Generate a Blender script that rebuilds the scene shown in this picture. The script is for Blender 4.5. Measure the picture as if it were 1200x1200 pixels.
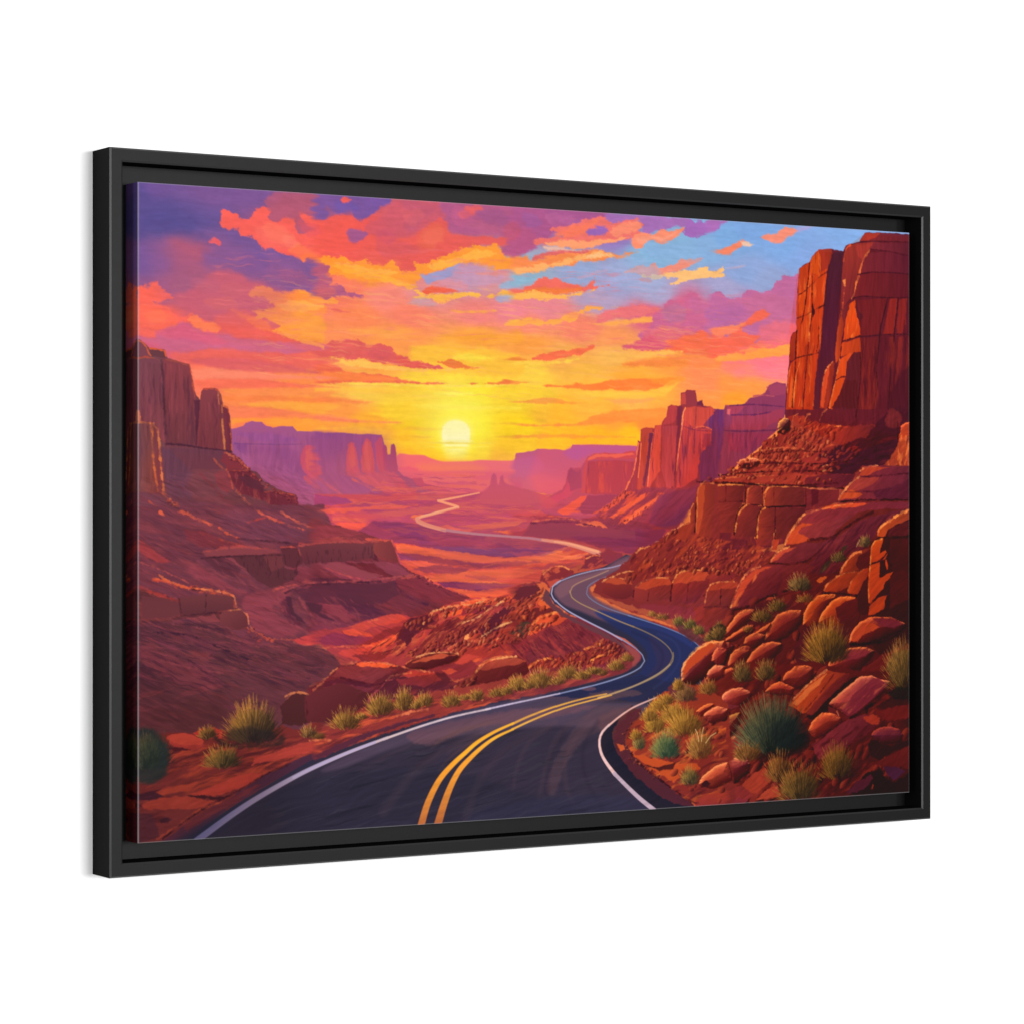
import bpy, bmesh, math, random
import numpy as np
from mathutils import Vector, Matrix

IN = 0.0254
for o in list(bpy.data.objects):
    bpy.data.objects.remove(o, do_unlink=True)
scene = bpy.context.scene
C = scene.collection

# ---------------------------------------------------------------- camera
# the picture hangs on a wall in the plane y = 0, centred on the origin, facing -Y
YAW = 0.555
DEPTH = 1.296                                # frame depth, inches
c, s = math.cos(YAW), math.sin(YAW)
# camera stands in front and to the left, level with the middle of the picture
X0, Z0 = 1.488, 94.590                       # frame centre as seen from the camera: right, forward (inches)
cam_x = -(X0 * c + Z0 * s)
cam_y = -(-X0 * s + Z0 * c) - DEPTH
cd = bpy.data.cameras.new('camera')
cam = bpy.data.objects.new('camera', cd); C.objects.link(cam)
cam.location = (cam_x * IN, cam_y * IN, 0.0)
fwd = Vector((s, c, 0.0))
cam.rotation_euler = fwd.to_track_quat('-Z', 'Y').to_euler()
cd.sensor_width = 36.0; cd.sensor_fit = 'AUTO'
cd.lens = 36.0 * 3364.45 / 1200.0
cd.shift_y = 0.7167 / 1200.0
cd.clip_start = 0.05; cd.clip_end = 100.0
scene.camera = cam

# ---------------------------------------------------------------- light
w = bpy.data.worlds.new('World'); scene.world = w; w.use_nodes = True
bg = w.node_tree.nodes['Background']
bg.inputs['Color'].default_value = (1.0, 1.0, 1.0, 1.0)
bg.inputs['Strength'].default_value = 0.3

def softbox(name, ang, elev, dist, sx, sy, watts):
    """an unseen area lamp aimed at the picture; ang is measured from the picture's normal, to the right"""
    ld = bpy.data.lights.new(name, 'AREA'); ld.shape = 'RECTANGLE'
    ld.size = sx; ld.size_y = sy; ld.energy = watts; ld.color = (1, 1, 1)
    o = bpy.data.objects.new(name, ld); C.objects.link(o)
    a, e = math.radians(ang), math.radians(elev)
    o.location = (dist * math.sin(a) * math.cos(e), -dist * math.cos(a) * math.cos(e), dist * math.sin(e))
    o.rotation_euler = (-o.location).to_track_quat('-Z', 'Y').to_euler()
    return o
KEY_W, FILL_W = 250.0, 48.0
softbox('key_softbox', 8.0, 1.8, 6.0, 1.9, 1.1, KEY_W)
softbox('added_fill', -30.0, 2.0, 4.5, 1.6, 1.6, FILL_W)  # added unseen lamp, lightens the canvas side and the wall shadow
softbox('added_edge_light', -58.0, 5.0, 3.2, 0.55, 1.4, 20.0)  # added unseen lamp that brightens the bevelled front edges
softbox('added_sheen_light', 25.0, 4.0, 6.0, 0.5, 1.6, 95.0)  # added unseen lamp, only for the sheen on the frame face

scene.render.engine = 'CYCLES'
scene.view_settings.view_transform = 'Standard'
scene.view_settings.look = 'None'
scene.view_settings.exposure = 0.0
scene.view_settings.gamma = 1.0
scene.view_settings.use_curve_mapping = False
scene.cycles.max_bounces = 6

# ---------------------------------------------------------------- materials
def material(name, col, rough, spec=0.5):
    m = bpy.data.materials.new(name); m.use_nodes = True
    b = m.node_tree.nodes['Principled BSDF']
    b.inputs['Base Color'].default_value = (*col, 1)
    b.inputs['Roughness'].default_value = rough
    b.inputs['Specular IOR Level'].default_value = spec
    return m, m.node_tree, b

wall_mat, nt, b = material('white_wall_paint', (0.88, 0.88, 0.88), 0.9, 0.1)
tc = nt.nodes.new('ShaderNodeTexCoord'); no = nt.nodes.new('ShaderNodeTexNoise'); bp = nt.nodes.new('ShaderNodeBump')
no.inputs['Scale'].default_value = 180.0; no.inputs['Detail'].default_value = 4.0
bp.inputs['Strength'].default_value = 0.05; bp.inputs['Distance'].default_value = 0.0005
nt.links.new(tc.outputs['Object'], no.inputs['Vector']); nt.links.new(no.outputs['Fac'], bp.inputs['Height'])
nt.links.new(bp.outputs['Normal'], b.inputs['Normal'])

rail_mat, nt, b = material('black_satin_lacquer', (0.01, 0.01, 0.01), 0.45, 0.5)
nt.nodes.remove(b)
df = nt.nodes.new('ShaderNodeBsdfDiffuse'); df.inputs['Color'].default_value = (0.0055, 0.0055, 0.0055, 1)
gl = nt.nodes.new('ShaderNodeBsdfGlossy'); mx = nt.nodes.new('ShaderNodeAddShader')
gl.inputs['Color'].default_value = (0.0078, 0.0078, 0.0078, 1)
tc = nt.nodes.new('ShaderNodeTexCoord'); no = nt.nodes.new('ShaderNodeTexNoise')
no.inputs['Scale'].default_value = 160.0; no.inputs['Detail'].default_value = 6.0
mr = nt.nodes.new('ShaderNodeMapRange')
mr.inputs['To Min'].default_value = 0.43; mr.inputs['To Max'].default_value = 0.47
nt.links.new(tc.outputs['Object'], no.inputs['Vector']); nt.links.new(no.outputs['Fac'], mr.inputs['Value'])
nt.links.new(mr.outputs['Result'], gl.inputs['Roughness'])
nt.links.new(df.outputs[0], mx.inputs[0]); nt.links.new(gl.outputs[0], mx.inputs[1])
nt.links.new(mx.outputs[0], nt.nodes['Material Output'].inputs['Surface'])

edge_mat, nt, b = material('highlight_lacquer_edge', (0.02, 0.02, 0.02), 0.3, 0.5)   # reflectance raised along the front edges, their highlight put into the colour
nt.nodes.remove(b)
df = nt.nodes.new('ShaderNodeBsdfDiffuse'); df.inputs['Color'].default_value = (0.012, 0.012, 0.012, 1)
gl = nt.nodes.new('ShaderNodeBsdfGlossy'); mx = nt.nodes.new('ShaderNodeAddShader')
gl.inputs['Color'].default_value = (0.07, 0.07, 0.07, 1); gl.inputs['Roughness'].default_value = 0.3
nt.links.new(df.outputs[0], mx.inputs[0]); nt.links.new(gl.outputs[0], mx.inputs[1])
nt.links.new(mx.outputs[0], nt.nodes['Material Output'].inputs['Surface'])

canvas_mat, nt, b = material('printed_canvas', (0.5, 0.5, 0.5), 0.6, 0.5)
b.inputs['IOR'].default_value = 1.15
at = nt.nodes.new('ShaderNodeAttribute'); at.attribute_name = 'ink'; at.attribute_type = 'GEOMETRY'
nt.links.new(at.outputs['Color'], b.inputs['Base Color'])
tc = nt.nodes.new('ShaderNodeTexCoord'); sep = nt.nodes.new('ShaderNodeSeparateXYZ')
nt.links.new(tc.outputs['Object'], sep.inputs[0])
waves = []
for ax in ('X', 'Z'):                        # warp and weft threads, 24 to the inch
    mu = nt.nodes.new('ShaderNodeMath'); mu.operation = 'MULTIPLY'; mu.inputs[1].default_value = 2 * math.pi * 24 / IN
    si = nt.nodes.new('ShaderNodeMath'); si.operation = 'SINE'
    nt.links.new(sep.outputs[ax], mu.inputs[0]); nt.links.new(mu.outputs[0], si.inputs[0]); waves.append(si)
mu = nt.nodes.new('ShaderNodeMath'); mu.operation = 'MULTIPLY'
nt.links.new(waves[0].outputs[0], mu.inputs[0]); nt.links.new(waves[1].outputs[0], mu.inputs[1])
bp = nt.nodes.new('ShaderNodeBump'); bp.inputs['Strength'].default_value = 0.25; bp.inputs['Distance'].default_value = 0.00012
nt.links.new(mu.outputs[0], bp.inputs['Height']); nt.links.new(bp.outputs['Normal'], b.inputs['Normal'])

def link(name, me, mat, parent=None):
    o = bpy.data.objects.new(name, me); C.objects.link(o)
    me.materials.append(mat)
    if parent:
        o.parent = parent
    return o

# ---------------------------------------------------------------- wall
bm = bmesh.new()
bmesh.ops.create_cube(bm, size=1.0)
bmesh.ops.scale(bm, vec=(9.0, 0.12, 7.0), verts=bm.verts)
bmesh.ops.translate(bm, vec=(0, 0.06 + 0.0006, 0), verts=bm.verts)
me = bpy.data.meshes.new('wall'); bm.to_mesh(me); bm.free()
wall = link('wall', me, wall_mat); wall['kind'] = 'structure'

# ---------------------------------------------------------------- frame
HW, HH = 31.899 / 2, 21.978 / 2              # half width and height of the frame, inches
FACE, LEDGE, RECESS = 0.4238, 0.975, 0.063
root = bpy.data.objects.new('framed_print', None); C.objects.link(root)
root.empty_display_size = 0.05
root['label'] = 'canvas print of a desert road at sunset in a thin black frame on white wall'
root['category'] = 'framed picture'

def rail(side):
    """one mitred L-profile member: front lip, inner wall and the shelf the canvas is fixed to"""
    e = 0.05                                # small arris on the two front edges
    prof = [(0, e), (e, 0), (FACE - e, 0), (FACE, e), (FACE, LEDGE), (FACE + 0.85, LEDGE), (FACE + 0.85, DEPTH), (0, DEPTH)]
    bm = bmesh.new(); rings = []
    for end in (-1, 1):
        ring = []
        for r, d in prof:
            if side in ('top', 'bottom'):
                sg = 1 if side == 'top' else -1
                x, z = end * (HW - r), sg * (HH - r)
            else:
                sg = 1 if side == 'right' else -1
                x, z = sg * (HW - r), end * (HH - r)
            ring.append(bm.verts.new((x * IN, (d - DEPTH) * IN, z * IN)))
        rings.append(ring)
    n = len(prof)
    for i in range(n):
        j = (i + 1) % n
        f = bm.faces.new((rings[0][i], rings[0][j], rings[1][j], rings[1][i]))
        if i in (0, 2):
            f.material_index = 1
    for r in rings:
        bm.faces.new(r)
    bmesh.ops.recalc_face_normals(bm, faces=bm.faces)
    me = bpy.data.meshes.new('frame_rail'); bm.to_mesh(me); bm.free()
    o = link('frame_rail', me, rail_mat, root)
    me.materials.append(edge_mat)
    return o
for sd in ('left', 'right', 'top', 'bottom'):
    rail(sd)

# ---------------------------------------------------------------- the printed picture, painted stroke by stroke
# coordinates are hundredths of an inch on the canvas, from its top left corner
PPI = 46.0                      # dots per inch of the print
CW, CH = 30.0, 20.0             # canvas face, inches
NX, NY = int(CW * PPI) + 1, int(CH * PPI) + 1
U = PPI / 35.0                  # one brush unit in dots

def hexc(h):
    return np.array([int(h[i:i + 2], 16) / 255.0 for i in (0, 2, 4)], dtype=np.float32)

def _hash(ix, iy, seed):
    n = (ix.astype(np.int64) * 374761393 + iy.astype(np.int64) * 668265263 + seed * 982451653) & 0xffffffff
    n = ((n ^ (n >> 13)) * 1274126177) & 0xffffffff
    return ((n ^ (n >> 16)) & 0xffff).astype(np.float32) / 65535.0

def vnoise(x, y, seed):
    ix = np.floor(x); iy = np.floor(y)
    fx = (x - ix).astype(np.float32); fy = (y - iy).astype(np.float32)
    fx = fx * fx * (3 - 2 * fx); fy = fy * fy * (3 - 2 * fy)
    a = _hash(ix, iy, seed); b = _hash(ix + 1, iy, seed)
    c = _hash(ix, iy + 1, seed); d = _hash(ix + 1, iy + 1, seed)
    return (a + (b - a) * fx) * (1 - fy) + (c + (d - c) * fx) * fy

def fbm(x, y, seed, octv=3):
    t = 0.0; a = 0.5; s = 0.0
    for k in range(octv):
        t = t + a * vnoise(x * 2 ** k, y * 2 ** k, seed + 17 * k); s += a; a *= 0.55
    return t / s * 2 - 1

def catmull(p, closed, step=5.0, lin=False):
    n = len(p); out = []
    rng = range(n) if closed else range(n - 1)
    for i in rng:
        if closed:
            a, b, c, d = p[i - 1], p[i], p[(i + 1) % n], p[(i + 2) % n]
        else:
            a, b, c, d = p[max(i - 1, 0)], p[i], p[i + 1], p[min(i + 2, n - 1)]
        m = int(min(8, max(1, np.hypot(*(c - b)) / step)))
        for k in range(m):
            t = k / m
            if lin:
                out.append(b + (c - b) * t)
                continue
            out.append(0.5 * (2 * b + (c - a) * t + (2 * a - 5 * b + 4 * c - d) * t * t + (3 * b - a - 3 * c + d) * t ** 3))
    if not closed:
        out.append(p[-1])
    return np.array(out)

class Paint:
    def __init__(self):
        self.im = np.zeros((NY, NX, 3), np.float32)
        self.seed = 5

    def win(self, pts, pad):
        x0 = max(0, int(pts[:, 0].min() - pad)); x1 = min(NX, int(pts[:, 0].max() + pad) + 2)
        y0 = max(0, int(pts[:, 1].min() - pad)); y1 = min(NY, int(pts[:, 1].max() + pad) + 2)
        if x1 <= x0 or y1 <= y0:
            return None
        yy, xx = np.mgrid[y0:y1, x0:x1].astype(np.float32)
        return (slice(y0, y1), slice(x0, x1)), xx, yy

    def sdf(self, pts, xx, yy):
        d2 = np.full(xx.shape, 1e9, np.float32); ins = np.zeros(xx.shape, bool)
        n = len(pts)
        for i in range(n):
            ax, ay = pts[i]; bx, by = pts[(i + 1) % n]
            ex, ey = bx - ax, by - ay
            L = ex * ex + ey * ey
            if L < 1e-6:
                continue
            px = xx - ax; py = yy - ay
            t = np.clip((px * ex + py * ey) / L, 0, 1)
            qx = px - t * ex; qy = py - t * ey
            np.minimum(d2, qx * qx + qy * qy, out=d2)
            if (ay > by) != (ay < by) and ay != by:
                c = ((yy[:, 0] >= ay) != (yy[:, 0] >= by))
                if c.any():
                    xc = ax + (yy[:, 0] - ay) * ex / ey
                    ins ^= c[:, None] & (xx < xc[:, None])
        d = np.sqrt(d2)
        return np.where(ins, -d, d)

    def mix(self, w, col, al):
        r = self.im[w]
        self.im[w] = r + (col - r) * al[..., None]

    def fill(self, pts, o, smooth):
        if smooth:
            cm = catmull(pts, True)
            if o['k'] is not None:                           # stones keep their corners
                ln = catmull(pts, True, lin=True)
                cm = cm * 0.35 + ln * 0.65
            pts = cm
        s = o['s'] * U; r = o['r'] * U
        g = self.win(pts, s + r + 2)
        if g is None:
            return
        w, xx, yy = g
        sd = self.sdf(pts, xx, yy)
        self.seed += 1
        if r > 0:
            k = max(o['q'], 1.0) * U
            sd = sd + r * 1.25 * fbm(xx / k / 1.5, yy / k, self.seed, 4)
            if r > 1.4 * U:
                sd = sd + r * 0.3 * fbm(xx / k * 2.0, yy / k * 3.4, self.seed + 31, 2)
        al = np.clip(0.5 - sd / max(s, 0.9), 0, 1)
        if s > 2:
            al = al * al * (3 - 2 * al)
        al = al * o['o']
        col = self.grade(o, pts, xx, yy)
        if o['k'] is not None:                               # light catching the rim that faces the sun
            gy, gx = np.gradient(sd)
            th = math.radians(o['l'])
            f = np.clip(gx * math.cos(th) + gy * math.sin(th), 0, 1)
            m = np.clip(f * 1.6 - 0.25 + 0.35 * fbm(xx / 5, yy / 5, self.seed + 3, 2), 0, 1) * np.exp(-np.abs(sd + 1) / (o['w'] * U))
            col = col + (hexc(o['k']) - col) * np.clip(m * 1.0, 0, 1)[..., None]
            f2 = np.clip(-(gx * math.cos(th) + gy * math.sin(th)) + .25, 0, 1) * np.exp(-np.abs(sd) / (o['w'] * 3.2 * U))
            col = col * (1 - 0.62 * f2[..., None] * np.array([.8, 1.0, .9]))
            m2 = np.clip(f * 1.3 - 0.2, 0, 1) * np.exp(-np.abs(sd) / (o['w'] * 3.5 * U)) * (1 + .5 * fbm(xx / 6, yy / 4, self.seed + 5, 2))
            col = col * (1 + m2[..., None] * np.array([.20, .12, .04]))
            sh = np.clip(0.5 - (np.roll(np.roll(sd, 2, 0), 2, 1)) / 2.5, 0, 1)      # the gap the stone sits in
            self.mix(w, np.array([.13, .045, .06]), sh * 0.55)
        self.mix(w, col, al)

    def grade(self, o, pts, xx, yy):
        c = o['c']
        th = math.radians(o['a'])
        if len(c) == 1:
            col = np.broadcast_to(hexc(c[0]), xx.shape + (3,))
        else:
            pr = xx * math.cos(th) + yy * math.sin(th)
            pp = pts[:, 0] * math.cos(th) + pts[:, 1] * math.sin(th)
            t = np.clip((pr - pp.min()) / max(pp.max() - pp.min(), 1), 0, 1) * (len(c) - 1)
            cs = np.array([hexc(q) for q in c])
            i = np.clip(t.astype(int), 0, len(c) - 2); f = (t - i)[..., None]
            col = cs[i] * (1 - f) + cs[i + 1] * f
        if o['n'] > 0:
            b = math.radians(o['b'])
            u = xx * math.cos(b) + yy * math.sin(b); v = -xx * math.sin(b) + yy * math.cos(b)
            m = fbm(u / (o['x'] * U), v / (o['y'] * U), self.seed + 9, 3)
            col = col * (1 + o['n'] * m[..., None])
        return col

    def streaks(self, pts, o, smooth):
        """patches of one colour stretched along an angle inside an outline"""
        pts = catmull(pts, True) if smooth else pts
        g = self.win(pts, o['s'] * U + 2)
        if g is None:
            return
        w, xx, yy = g
        sd = self.sdf(pts, xx, yy)
        self.seed += 1
        b = math.radians(o['b'])
        u = xx * math.cos(b) + yy * math.sin(b); v = -xx * math.sin(b) + yy * math.cos(b)
        v = v + 2.5 * U * fbm(u / (14 * U), v / (14 * U), self.seed + 4, 2)
        m = fbm(u / (o['x'] * U), v / (o['y'] * U), self.seed, 4)
        al = np.clip((m - o['t']) / o['e'], 0, 1) * np.clip(0.5 - sd / max(o['s'] * U, 1), 0, 1) * o['o']
        self.mix(w, self.grade(dict(o, n=0), pts, xx, yy), al)

    def line(self, pts, o):
        q = catmull(pts, False, 6.0)
        w0, w1 = o['w'] * U, (o['v'] if o['v'] is not None else o['w']) * U
        g = self.win(q, max(w0, w1) + o['s'] * U + o['r'] * U + 2)
        if g is None:
            return
        w, xx, yy = g
        seg = np.hypot(*(q[1:] - q[:-1]).T); tot = max(seg.sum(), 1e-3); acc = 0.0
        best = np.full(xx.shape, 1e9, np.float32)
        for i in range(len(q) - 1):
            ax, ay = q[i]; bx, by = q[i + 1]
            ex, ey = bx - ax, by - ay; L = ex * ex + ey * ey
            if L < 1e-6:
                continue
            px = xx - ax; py = yy - ay
            t = np.clip((px * ex + py * ey) / L, 0, 1)
            T = (acc + t * seg[i]) / tot
            rad = 0.5 * (w0 + (w1 - w0) * T)
            if o['m']:
                rad = rad * np.sqrt(np.clip(4 * T * (1 - T), 0, 1))
            d = np.sqrt((px - t * ex) ** 2 + (py - t * ey) ** 2) - rad
            np.minimum(best, d, out=best); acc += seg[i]
        self.seed += 1
        if o['r'] > 0:
            best = best + o['r'] * U * fbm(xx / (3 * U), yy / (3 * U), self.seed, 2)
        al = np.clip(0.5 - best / max(o['s'] * U, 0.9), 0, 1) * o['o']
        if o['r'] >= 1.0:                                    # a dry brush: the stroke breaks up along its way
            al = al * np.clip(0.62 + 0.9 * fbm(xx / (9 * U), yy / (7 * U), self.seed + 2, 3), 0.15, 0.95)
        self.mix(w, self.grade(o, q, xx, yy), al)

    def bush(self, c, rad, o):
        """a tussock: dark heart, blades fanning out, bright tips on the sunny side"""
        cs = [hexc(k) for k in o['c']]
        dark, mid, tip = cs[0], cs[1], cs[2]
        if not o['m']:                                       # dry, sun-warmed scrub
            dark = dark * .5 + hexc('3c281c') * .5; mid = mid * .4 + hexc('805a2c') * .6; tip = tip * .5 + hexc('e8a04a') * .5
        rx, ry = rad
        self.seed += 1
        rng = random.Random(self.seed)
        a = np.linspace(0, 2 * math.pi, 18, endpoint=False)
        base = np.stack([c[0] + rx * 0.80 * np.cos(a), c[1] + ry * 0.16 + ry * 0.72 * np.sin(a)], 1)
        g = self.win(base, 8)
        if g is None:
            return
        w, xx, yy = g
        sd = self.sdf(base, xx, yy) + 0.12 * rx + (2.0 + .06 * rx) * fbm(xx / 4, yy / 4, self.seed, 2)
        t = np.clip(0.2 + (yy - (c[1] - ry * .5)) / (1.5 * ry) + 0.3 * (xx - c[0]) / rx + .25 * fbm(xx / 4, yy / 6, self.seed + 1, 2), 0, 1)[..., None]
        self.mix(w, mid * (1 - t) + dark * t, np.clip(0.5 - sd / (4.0 + 0.05 * rx), 0, 1) * 0.95)
        n = int((o['d'] if o['d'] else 120) * 2.4)
        bl = []
        for k in range(n):
            th = math.radians(rng.uniform(-188, 8)); rr = rng.uniform(0.1, 1.0) ** 0.6
            bl.append((rr, th))
        bl.sort(key=lambda q: -q[0])
        root = np.array([c[0] + rx * .05, c[1] + ry * 1.1])
        for rr, th in bl:
            ct, st = math.cos(th), math.sin(th)
            wob = rng.uniform(.72, 1.13)
            e = np.array([c[0] + rx * ct * rr * wob, c[1] + ry * 0.42 + ry * 1.38 * st * rr * wob])
            vec = root - e
            ln = rng.uniform(0.10, 0.26) * (rx + ry) * .5 / max(np.hypot(*vec), 1) * 1.5
            s0 = e + vec * min(ln, .6)
            lit = np.clip((0.2 if rx < 45 else 0.14) - 0.42 * ct * rr + 0.78 * (-st) * rr ** 3 + rng.uniform(-.26, .3), 0, 1)
            col = mid + (tip - mid) * (lit - .3) / .7 if lit > .3 else dark + (mid - dark) * (lit / .3)
            self.stroke(s0, e, 1.15 * U * rng.uniform(.4, 1.0), 0.3 * U, col, rng.uniform(.3, .8))

    def grain(self, pts, o):
        """brush grain: the paint lies thicker and thinner along the stroke direction"""
        g = self.win(pts, o['s'] * U)
        if g is None:
            return
        w, xx, yy = g
        t = np.clip(0.5 - self.sdf(pts, xx, yy) / (o['s'] * U), 0, 1)
        b = math.radians(o['b']); self.seed += 1
        bend = 0.35 * fbm(xx / (60 * U), yy / (40 * U), self.seed + 7, 2)
        cb, sb = np.cos(b + bend * o['h']), np.sin(b + bend * o['h'])
        u = xx * math.cos(b) + yy * math.sin(b); v = -xx * math.sin(b) + yy * math.cos(b) + bend * o['h'] * 22 * U
        m = fbm(u / (o['x'] * U), v / (o['y'] * U), self.seed, 4)
        if o['m']:
            m = np.tanh(m * 3.0) * .6
        f = (1 + o['n'] * m * t)[..., None]
        tint = np.array([1.0, 1.0, 1.0]) if not o['c'] else hexc(o['c'][0]) * 255 / 128
        self.im[w] = self.im[w] * (1 + (f - 1) * tint)

    def smudge(self, pts, o):
        """drag wet paint sideways across a vertical line so two passages run into each other"""
        A = o['w'] * U; x0 = pts[0][0]
        a, b = int(max(0, x0 - 3 * A)), int(min(NX, x0 + 3 * A)); y0, y1 = int(max(0, pts[0][1])), int(min(NY, pts[1][1]))
        src = self.im[y0:y1, a:b].copy(); H, W = src.shape[:2]
        yy, xx = np.mgrid[0:H, 0:W].astype(np.float32)
        self.seed += 1
        fall = np.exp(-((xx + a - x0) / (A * 1.1)) ** 2) * np.clip(np.minimum(yy, H - 1 - yy) / (4 * U), 0, 1)
        acc = 0.0
        for k in range(7):
            d = (fbm(xx / (40 * U), yy / (4.5 * U), self.seed, 3) * 1.5 + (k - 3) / 3.0 * 0.55) * A * fall
            q = np.clip(xx + d, 0, W - 1.01); i = q.astype(int); f = (q - i)[..., None]
            Y = yy.astype(int)
            acc = acc + src[Y, i] * (1 - f) + src[Y, i + 1] * f
        self.im[y0:y1, a:b] = acc / 7

    def tone(self, pts, o):
        """a transparent glaze over a region (a colour of 80 leaves a channel as it is)"""
        if o['s'] > 15:
            pts = catmull(pts, True)
        g = self.win(pts, o['s'] * U)
        if g is None:
            return
        w, xx, yy = g
        t = np.clip(0.5 - self.sdf(pts, xx, yy) / (o['s'] * U), 0, 1); t = (t * t * (3 - 2 * t))[..., None] * o['o']
        self.im[w] = self.im[w] * (1 - t + t * hexc(o['c'][0]) * 255 / 128)

    def stroke(self, a, b, w0, w1, col, op):
        q = np.array([a, b]); g = self.win(q, max(w0, w1) + 1)
        if g is None:
            return
        w, xx, yy = g
        e = b - a; L = max(e @ e, 1e-4)
        px = xx - a[0]; py = yy - a[1]
        t = np.clip((px * e[0] + py * e[1]) / L, 0, 1)
        d = np.sqrt((px - t * e[0]) ** 2 + (py - t * e[1]) ** 2) - 0.5 * (w0 + (w1 - w0) * t)
        self.mix(w, col, np.clip(0.5 - d, 0, 1) * op)

    def rubble(self, pts, o):
        """many small stones lying at one angle, lit on the sunny edge"""
        self.seed += 1
        rng = random.Random(self.seed)
        lo, hi = pts.min(0), pts.max(0)
        cs = [hexc(k) for k in o['c']]
        th0 = math.radians(o['b'])
        want = int(o['d']); spots = []
        n = len(pts)
        for _ in range(want * 12):
            x = rng.uniform(lo[0], hi[0]); y = rng.uniform(lo[1], hi[1]); ins = False
            for i in range(n):
                ax, ay = pts[i]; bx, by = pts[(i + 1) % n]
                if (ay > y) != (by > y) and x < ax + (y - ay) * (bx - ax) / (by - ay):
                    ins = not ins
            if ins:
                spots.append((y, x))
            if len(spots) >= want:
                break
        spots.sort()
        for y, x in spots:
            sx = o['x'] * U * rng.uniform(.5, 1.25); sy = o['y'] * U * rng.uniform(.55, 1.2)
            th = th0 + rng.uniform(-.3, .3)
            g = self.win(np.array([[x - sx, y - sx], [x + sx, y + sx]]), 2)
            if g is None:
                continue
            w, xx, yy = g
            u = (xx - x) * math.cos(th) + (yy - y) * math.sin(th); v = -(xx - x) * math.sin(th) + (yy - y) * math.cos(th)
            p = rng.uniform(1.25, 2.6); k2 = rng.uniform(-.5, .5)
            d = (np.abs(u / sx + k2 * v / sy) ** p + np.abs(v / sy) ** p) ** (1 / p)
            al = np.clip((1 - d) * sy + .3, 0, 1) * rng.uniform(.55, 1.0)
            tt = np.clip(0.5 + 0.45 * (v / sy) + 0.5 * (xx - x) / sx + rng.uniform(-.2, .25), 0, 1)[..., None]
            k = rng.random() ** .6 * .35 + .65 * (rng.random() < .7)
            lit = cs[0] * (1 - k) + cs[1] * k
            col = np.where(tt < .35, lit + (cs[1] - lit) * (tt / .35), cs[1] + (cs[2] - cs[1]) * ((tt - .35) / .65))
            self.mix(w, col, al * o['o'])

    def cloudbase(self, pts, cols, sx, sy, pw):
        yy, xx = np.mgrid[0:NY:4, 0:NX:4].astype(np.float32)
        num = np.zeros(xx.shape + (3,), np.float32); den = np.zeros(xx.shape, np.float32)
        for p, c in zip(pts, cols):
            d = ((xx - p[0]) / sx) ** 2 + ((yy - p[1]) / sy) ** 2
            wgt = 1 / (d + 0.02) ** pw
            num += wgt[..., None] * hexc(c); den += wgt
        sm = num / den[..., None]
        ys = np.linspace(0, sm.shape[0] - 1.001, NY); xs = np.linspace(0, sm.shape[1] - 1.001, NX)
        y0 = ys.astype(int); x0 = xs.astype(int); fy = (ys - y0)[:, None, None]; fx = (xs - x0)[None, :, None]
        y1 = np.minimum(y0 + 1, sm.shape[0] - 1); x1 = np.minimum(x0 + 1, sm.shape[1] - 1)
        self.im[:] = ((sm[y0][:, x0] * (1 - fx) + sm[y0][:, x1] * fx) * (1 - fy) + (sm[y1][:, x0] * (1 - fx) + sm[y1][:, x1] * fx) * fy)

DEF = dict(s=1.0, r=0.0, q=5.0, o=1.0, a=90.0, n=0.0, b=0.0, x=14.0, y=5.0, w=1.5, v=None, m=0, t=0.1, e=0.42,
           k=None, l=215.0, d=0, h=0.7, i=0)

def run_painting(text):
    P = Paint()
    for line in text.strip().split('\n'):
        line = line.strip()
        if not line:
            continue
        head, _, tail = line.partition('|')
        tok = head.split()
        cmd = tok[0]
        o = dict(DEF, c=[])
        for t in tok[1:]:
            if t[0] == '#':
                o['c'].append(t[1:])
            elif t[0] == 'k':
                o['k'] = t[1:]
            else:
                o[t[0]] = float(t[1:])
        raw = tail.split()
        pts = np.array([[float(v) for v in p.split(',')[:2]] for p in raw]) * (PPI / 100.0)
        if cmd == 'G':
            P.cloudbase(pts, [p.split(',')[2] for p in raw], o['x'] * U, o['y'] * U, o['w'])
        elif cmd == 'P' or cmd == 'C':
            P.fill(pts, o, cmd == 'C')
        elif cmd == 'H' or cmd == 'J':
            P.streaks(pts, o, cmd == 'J')
        elif cmd == 'L':
            P.line(pts, o)
        elif cmd == 'B':
            P.bush(pts[0], pts[1] - pts[0], o)
        elif cmd == 'T':
            P.grain(pts, o)
        elif cmd == 'W':
            P.smudge(pts, o)
        elif cmd == 'M':
            P.tone(pts, o)
        elif cmd == 'R':
            P.rubble(pts, o)
    return np.clip(P.im, 0, 1)

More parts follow.
